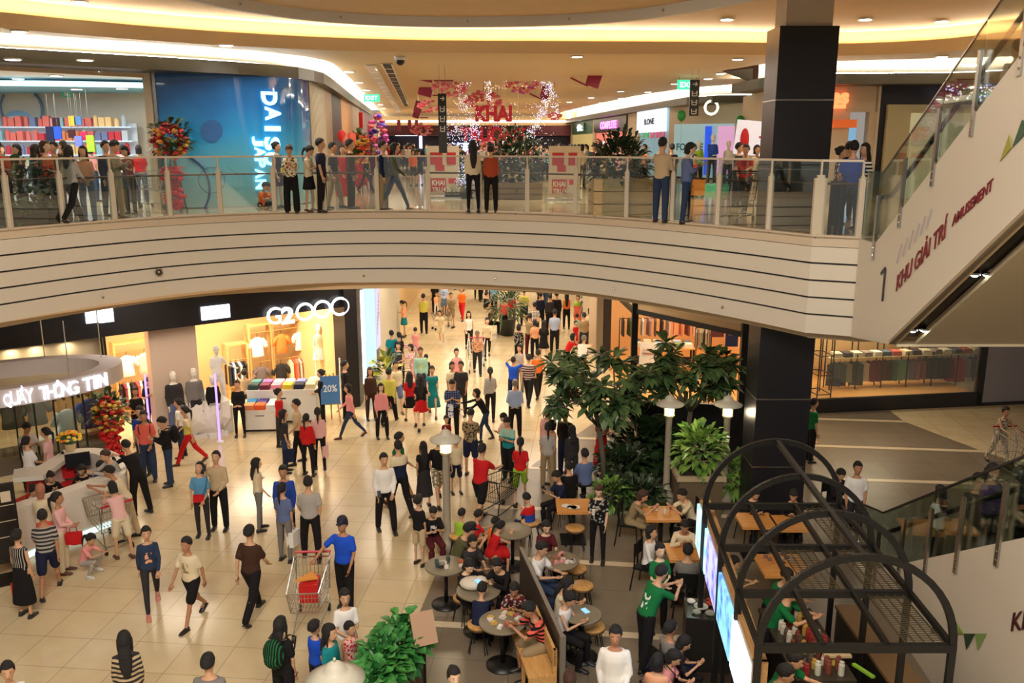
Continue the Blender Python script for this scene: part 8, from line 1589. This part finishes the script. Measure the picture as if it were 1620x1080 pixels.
h 914 466 f o 1.56 340 st T:lime/b_coral P:coral|woman in green and coral holding a pink board far down the corridor
f 877 558 m s 1.7 170 st T:lblue P:black|man in a light blue shirt and black trousers seen from behind
f 838 564 m s 1.66 160 hd T:khaki P:maroon|man in a beige shirt raising an arm to his head, seen from behind
f 860 573 f l 1.6 170 st2 T:black K:black s=a|woman in a black top and short black skirt seen from behind
h 821 512 f o 1.56 160 st K:black/f_lgrey P:black|woman in a black dotted dress above the boy in blue
h 812 564 m s 1.5 170 hd T:royal P:navy|boy in a bright blue t-shirt with his arm around a friend
f 836 640 m s 1.66 165 wk T:maroon/h_lgrey P:black|man in a maroon and white striped t-shirt seen from behind
f 851 628 m s 1.6 190 wk2 T:orange P:black|person in an orange t-shirt and black trousers seen from behind
h 822 545 f o 1.56 330 st V:lgrey P:grey|woman in light grey behind the boy in blue
h 907 527 f o 1.6 110 rc L:red P:navy|person in a red jacket bending over, left of the man in white
h 924 530 m sy 1.66 160 rc T:white P:tan|man in a white shirt and tan trousers bending over, seen from behind
h 913 496 k s 1.2 170 st T:mint S:char|small child in pale green near the taupe column
h 924 494 m s 1.62 200 st T:khaki P:char|person in a khaki-grey top near the taupe column
h 911 507 k s 1.15 30 st T:red S:red|small child in red near the taupe column
h 933 487 f o 1.58 210 st T:cream P:char|woman in a cream top just left of the taupe column
h 690 462 k s 1.1 20 st T:peach P:white|small child in peach in front of the boy in blue and white
h 797 470 m s 1.6 200 st T:coral P:char|person in coral behind the corridor palm
h 846 505 f o 1.5 200 st T:peach P:black|girl in peach right of the man raising his arm
h 1125 556 f l 1.6 180 st L:black P:black|person all in black inside the wood-floored store behind the right tree
''')
parse('''
u 12 356 m s 1.7 10 ph T:rust P:char s=b|man in a rust t-shirt looking at his phone at the far left of the balcony
u 40 346 f o 1.6 340 st T:pink/f_maroon P:jean|woman in a pink patterned top right of the man in rust on the balcony
u 84 350 f on 1.68 80 st L:rust P:jean s=c|woman with a pale face in a rust top turning right on the balcony
u 68 343 f l 1.6 160 st T:rust P:char|dark-haired woman in rust left of the pale-faced woman
u 97 342 m s 1.66 350 hd T:olive P:jean|man holding a hand to his face behind the grey shirt
u 119 353 f l 1.64 165 wk L:lgrey P:black|woman in a grey-green shirt and wide black trousers seen from behind
u 112 341 m s 1.68 200 st T:char P:char|dark-haired man right behind the woman in grey-green
u 143 350 f l 1.58 10 st2 T:peach P:ljean|girl in a peach top and light jeans with long hair on the balcony
u 188 346 m s 1.7 80 ph L:khaki P:khaki f=n|man in a grey-green shirt and khaki trousers facing right on the balcony
u 177 341 m s 1.68 60 st L:navy P:jean|dark-haired person close behind the man in grey-green and khaki
u 209 338 f o 1.58 350 ph T:dred P:black|woman in a dark red top and black trousers beside the steel trolley
u 442 329 f b 1.66 80 st V:navy K:navy x=ybag|woman in a navy sleeveless dress with a yellow bag on the balcony
u 463 336 f bn 1.6 10 ph T:cream/f_char W:black|woman in a floral blouse and wide black trousers on the balcony
u 491 335 f p 1.58 80 ph T:cream K:black f=n|woman in a cream top and black skirt facing right on the balcony
u 511 335 m s 1.74 90 st T:navy P:black|tall man in a navy shirt and black trousers in the balcony queue
u 530 329 m s 1.66 80 st2 T:char P:khaki|man in charcoal and khaki trousers right of the tall man in navy
u 545 326 f o 1.58 20 st D:red M:red|woman in a long red dress in the balcony queue
u 557 330 m s 1.72 95 st L:brown P:black|man in a dark brown jacket facing right in the balcony queue
u 580 304 k s 1.3 60 wk T:black P:char|boy in black among the balcony queue
u 592 300 f o 1.55 20 st T:maroon P:char|woman in maroon behind the boy in black
u 608 333 m s 1.68 80 st L:navy P:khaki|person in navy and khaki trousers left of a walking couple
u 625 333 f l 1.7 85 wk L:olive N:jean f=n|long-haired woman in dark olive and jeans walking right
u 654 294 m s 1.4 20 st T:orange S:char|boy in an orange t-shirt and dark shorts on the upper concourse
u 664 293 m s 1.45 200 st T:navy S:jean|boy in navy right of the boy in orange
u 414 329 k s 1.25 60 fl T:orange S:black|child in an orange t-shirt sitting on the floor by the blue wall
u 434 327 k s 1.2 300 fl T:peach S:navy|child in peach sitting on the floor beside the child in orange
u 749 336 f x 1.7 190 st L:cream N:black|woman with very long black hair in a cream top at the railing
u 777 336 f b 1.6 180 st L:rust P:black|woman in a rust orange top and black trousers at the railing, seen from behind
u 862 284 f o 1.55 20 ph T:pink/p_white P:char|woman in a pink checked top standing mid concourse
u 1044 351 m s 1.74 140 cr L:beige P:jean|man in a beige shirt and blue jeans with folded arms at the railing
u 1083 353 f o 1.64 80 ph1 K:steelb P:jean s=c|woman in a long grey-blue tunic and jeans facing right at the railing
u 1060 314 m s 1.62 190 st T:char P:black|person in charcoal between the couple at the railing
u 1096 312 k s 1.3 20 st T:coral/b_navy P:char|child in coral and navy behind the woman in the grey-blue tunic
u 1176 336 m s 1.64 330 pu T:red P:black|staff member in a red shirt with a lanyard pushing a black trolley
u 1164 328 m s 1.64 60 st T:char P:black|person in charcoal left of the staff member in red
u 1192 325 f o 1.58 20 st T:cream P:cream|person in cream behind the staff member in red
u 1208 326 m s 1.68 280 st L:black P:black|man in black just left of the dark pillar
u 1321 355 f b 1.56 60 st T:maroon/f_white N:jean|woman in a maroon patterned top right of the dark pillar
u 1340 366 m s 1.68 170 st2 T:blue P:jean|man in a blue shirt seen from behind right of the dark pillar
u 1334 346 m s 1.66 150 st T:black P:black|dark-haired man behind the man in blue by the escalator
u 1358 362 f l 1.62 300 st T:white/h_black P:ljean|long-haired woman in a black and white striped top by the escalator
u 953 300 m s 1.6 60 sitb L:cream P:navy|man in a cream shirt sitting by the long wooden planter
''')
# more heads of the crowd: (x px, distance, colour) behind the railing and further down the concourse
crowd_lab = 'shopper in the packed crowd far down the upper concourse'
rc = random.Random(77); cols_ = ['white', 'char', 'black', 'maroon', 'cream', 'navy', 'lgrey', 'rust', 'teal', 'pink', 'beige', 'sky', 'olive', 'red']
for k in range(86):
    Y = rc.uniform(36, 66); xl, xr = (-6.2-.098*(Y-28))+1.0, 7.2-.085*(Y-30); X = rc.uniform(xl, xr); x = 810+FP*X/(Y*.9755+1.6*.2202)
    if 690 < x < 760 and Y < 38: continue
    sx = rc.choice('mf'); PEOPLE.append(('d', x, Y, sx, rc.choice('ss') if sx == 'm' else rc.choice('lopb'), rc.uniform(1.55, 1.72), rc.choice([0, 20, 160, 180, 200, 340, 90, 270]), rc.choice(['st', 'wk', 'st2', 'ph']), rc.choice('TTL')+':'+rc.choice(cols_), rc.choice(['P:black', 'P:jean', 'P:char', 'N:navy']), {'g': 'crowd_far_down_the_upper_concourse'}, crowd_lab))
for k, (x, Y, c, lab) in enumerate(((920, 33, 'beige', 'seated-height shopper in beige left of the planter shrubs'), (944, 34, 'maroon', 'dark-haired shopper in maroon behind the planter shrubs'), (966, 32, 'cream', 'shopper in cream just right of the planter shrubs'), (984, 33, 'white', 'shopper in white under the magenta sign'), (1005, 31, 'teal', 'shopper in teal under the white sign'), (1018, 32, 'peach', 'shopper in peach under the coloured letters'))):
    PEOPLE.append(('d', x, Y, 'm' if k % 2 else 'f', 's' if k % 2 else 'o', 1.6, 150+k*30, 'st', 'T:'+c, 'P:char', {}, lab))
for x, Y, c, f, lab in ((150, 25.2, 'pink', 160, 'shopper in pink among the variety store shelves'), (225, 24.0, 'red', 200, 'shopper in red at the right end of the variety store'), (60, 24.8, 'teal', 170, 'shopper in teal deep in the variety store'), (10, 23.5, 'peach', 30, 'shopper in peach at the left edge of the variety store'), (200, 25.0, 'white', 190, 'shopper in white near the right shelves of the variety store')):
    PEOPLE.append(('d', x, Y, 'f', 'o', 1.58, f, 'st', 'T:'+c, 'P:jean', {}, lab))
# crowd under the balcony at the far end of the ground floor corridor
for k in range(34):
    Y = rc.uniform(40, 56); X = rc.uniform(-4.4, 2.6); x = 810+FP*X/(Y*.9755+7*.22); p_ = None; sx = rc.choice('mf')
    t_ = (X, Y); PEOPLE.append(('g', X, Y, sx, 's' if sx == 'm' else rc.choice('lop'), rc.uniform(1.5, 1.7), rc.choice([0, 20, 160, 180, 200, 340]), rc.choice(['st', 'wk', 'st2']), 'T:'+rc.choice(cols_), rc.choice(['P:black', 'P:jean', 'P:char']), {'g': 'crowd_at_the_far_end_of_the_ground_floor'}, 'shopper at the far end of the ground floor corridor, head under the balcony'))
# riders on the lower escalator and the upper one
def rider(X, Y, z, *a): PEOPLE.append(('w', (X, Y, z), 0, *a))
for Y, dx, sx, hr, H, face, pose, top, lab in ((13.6, .75, 'f', 'l', 1.58, 200, 'st', 'T:white', 'woman in white with dark hair at the bottom of the lower escalator'), (13.0, 1.05, 'm', 's', 1.66, 0, 'st', 'L:black', 'person in black beside the woman in white on the lower escalator'), (11.9, .7, 'f', 'p', 1.56, 10, 'st', 'L:purple', 'person in purple with a ponytail on the lower escalator'), (11.1, .95, 'm', 's', 1.64, 180, 'st', 'T:cream', 'man in a cream shirt with a round haircut on the lower escalator'), (10.7, .6, 'f', 'o', 1.5, 170, 'st', 'T:char', 'short person in charcoal on the lower escalator'), (10.2, .9, 'm', 's', 1.7, 180, 'st', 'T:lgrey', 'man in a light grey t-shirt highest on the lower escalator')):
    rider(X2(Y)+dx, Y, max(0, zl(Y)-.05), sx, hr, H, face, pose, top, 'P:black', {}, lab)
for Y, dx, sx, hr, face, top, lab in ((12.9, .9, 'f', 'pn', 200, 'T:cream/f_peach', 'woman with brown hair and a pale floral top on the upper escalator'), (12.0, .7, 'm', 's', 190, 'T:white/f_green', 'person in a white and green print on the upper escalator'), (11.2, .9, 'f', 'o', 10, 'T:pink', 'person in pink higher on the upper escalator')):
    rider(X1(Y)+dx, Y, zt(Y)-.28, sx, hr, 1.55, face, 'st', top, 'P:char', {}, lab)
# mannequins of the clothing stores
def manq(X, Y, z, sx, H, face, pose, top, bot, lab): PEOPLE.append(('w', (X, Y, z), 0, sx, '0', H, face, pose, top, bot, {'k': 'm', 's': 'w'}, lab))
mg = math.degrees(ang)
for x, y, o, z, sx, H, pose, top, bot, lab in ((270, 0, .1, .12, 'm', 1.82, 'st', 'L:char', 'P:steelb', 'white mannequin in a dark suit jacket, left of two before the pale pier'), (303, 0, .1, .12, 'm', 1.82, 'st', 'L:grey', 'P:char', 'white mannequin in a grey-brown suit jacket, right of two before the pale pier'), (342, 0, .2, .75, 'f', 1.7, 'hip', 'T:white', 'P:white', 'white mannequin in a white top and trousers raised on a plinth beside the pale pier'), (505, 0, 1.6, .62, 'f', 1.72, 'st', 'V:cream', 'K:white', 'white mannequin in a cream top and white skirt near the bright corner'), (332, 0, -.1, .12, 'f', 1.6, 'st2', 'L:black', 'P:lgrey', 'mannequin in a black jacket and pale trousers by the right violet post')):
    p = gi(x, o, z); manq(p.x, p.y, z, sx, H, mg-4, pose, top, bot, lab)
    s = mb(M['white']); s.box(-.26, .26, -.24, .24, 0, z); tag(s.build('display_plinth', loc=(p.x, p.y, 0), rz=ang), 'white plinth under the '+lab.replace('white mannequin', 'mannequin')[:60].rsplit(' ', 1)[0], 'plinth')
for x, Y, c, lab in ((1105, 31.6, 'lime', 'headless mannequin in a lime green hooded jacket in the bright upper window'), (1127, 31, 'blue', 'headless mannequin in a bright blue jacket on the green plinth'), (1152, 31.5, 'white', 'mannequin in a white jacket right of the blue one in the upper window')):
    p = B(x, 240, Y); manq(p.x, Y, 6.42 if c == 'blue' else 6.2, 'f', 1.72, 10, 'cl', 'L:'+c, 'P:black', lab)
build_people()
for r in PEOPLE:     # every seated diner gets a seat of their own
    if r[0] == 'h' and r[7][:3] == 'sit' and r[2] > 740 and r[1] > 690 and 'z' not in r[10] and r[1] not in (833, 794, 784, 770, 745):
        o = next(q for q in bpy.data.objects if q.get('label') == r[-1]); kd = 'stool' if r[1] < 960 or r[4] == 'k' else 'chair'
        put(kd, o.location.x, o.location.y, o.rotation_euler.z, ('wooden-seated stool under the ' if kd == 'stool' else 'black metal chair under the ')+' '.join(r[-1].split()[:11]))
# smaller pieces belong to the part that carries them
PAIR = {'print': ('board', 'sheet'), 'cage': ('lantern',), 'seat_rim': ('seat',), 'label_slot': ('cabinet',), 'lettering': ('sign_board', 'board', 'side_panel', 'window_pane'), 'handle': ('shaft', 'frame'), 'wheel': ('frame',), 'pictogram_print': ('panel',), 'painted_stripe': ('side_panel',), 'painted_triangle': ('side_panel',), 'spotlight': ('soffit_recess',), 'printed_circle': ('printed_glass',), 'printed_arc': ('printed_glass',), 'printed_ring': ('printed_glass',), 'streamers': ('panel',), 'shelf_board': ('back_panel',), 'poster': ('window_pane',)}
for rt in [o for o in bpy.data.objects if o.parent is None and o.type == 'EMPTY']:
    ch = {}; kids = list(rt.children)
    for c in kids: ch.setdefault(c.name.split('.')[0], c)
    for c in kids:
        n = c.name.split('.')[0]
        for q in PAIR.get(n, ()):
            if q in ch and ch[q] is not c: c.parent = ch[q]; c.matrix_parent_inverse = ch[q].matrix_basis.inverted(); break
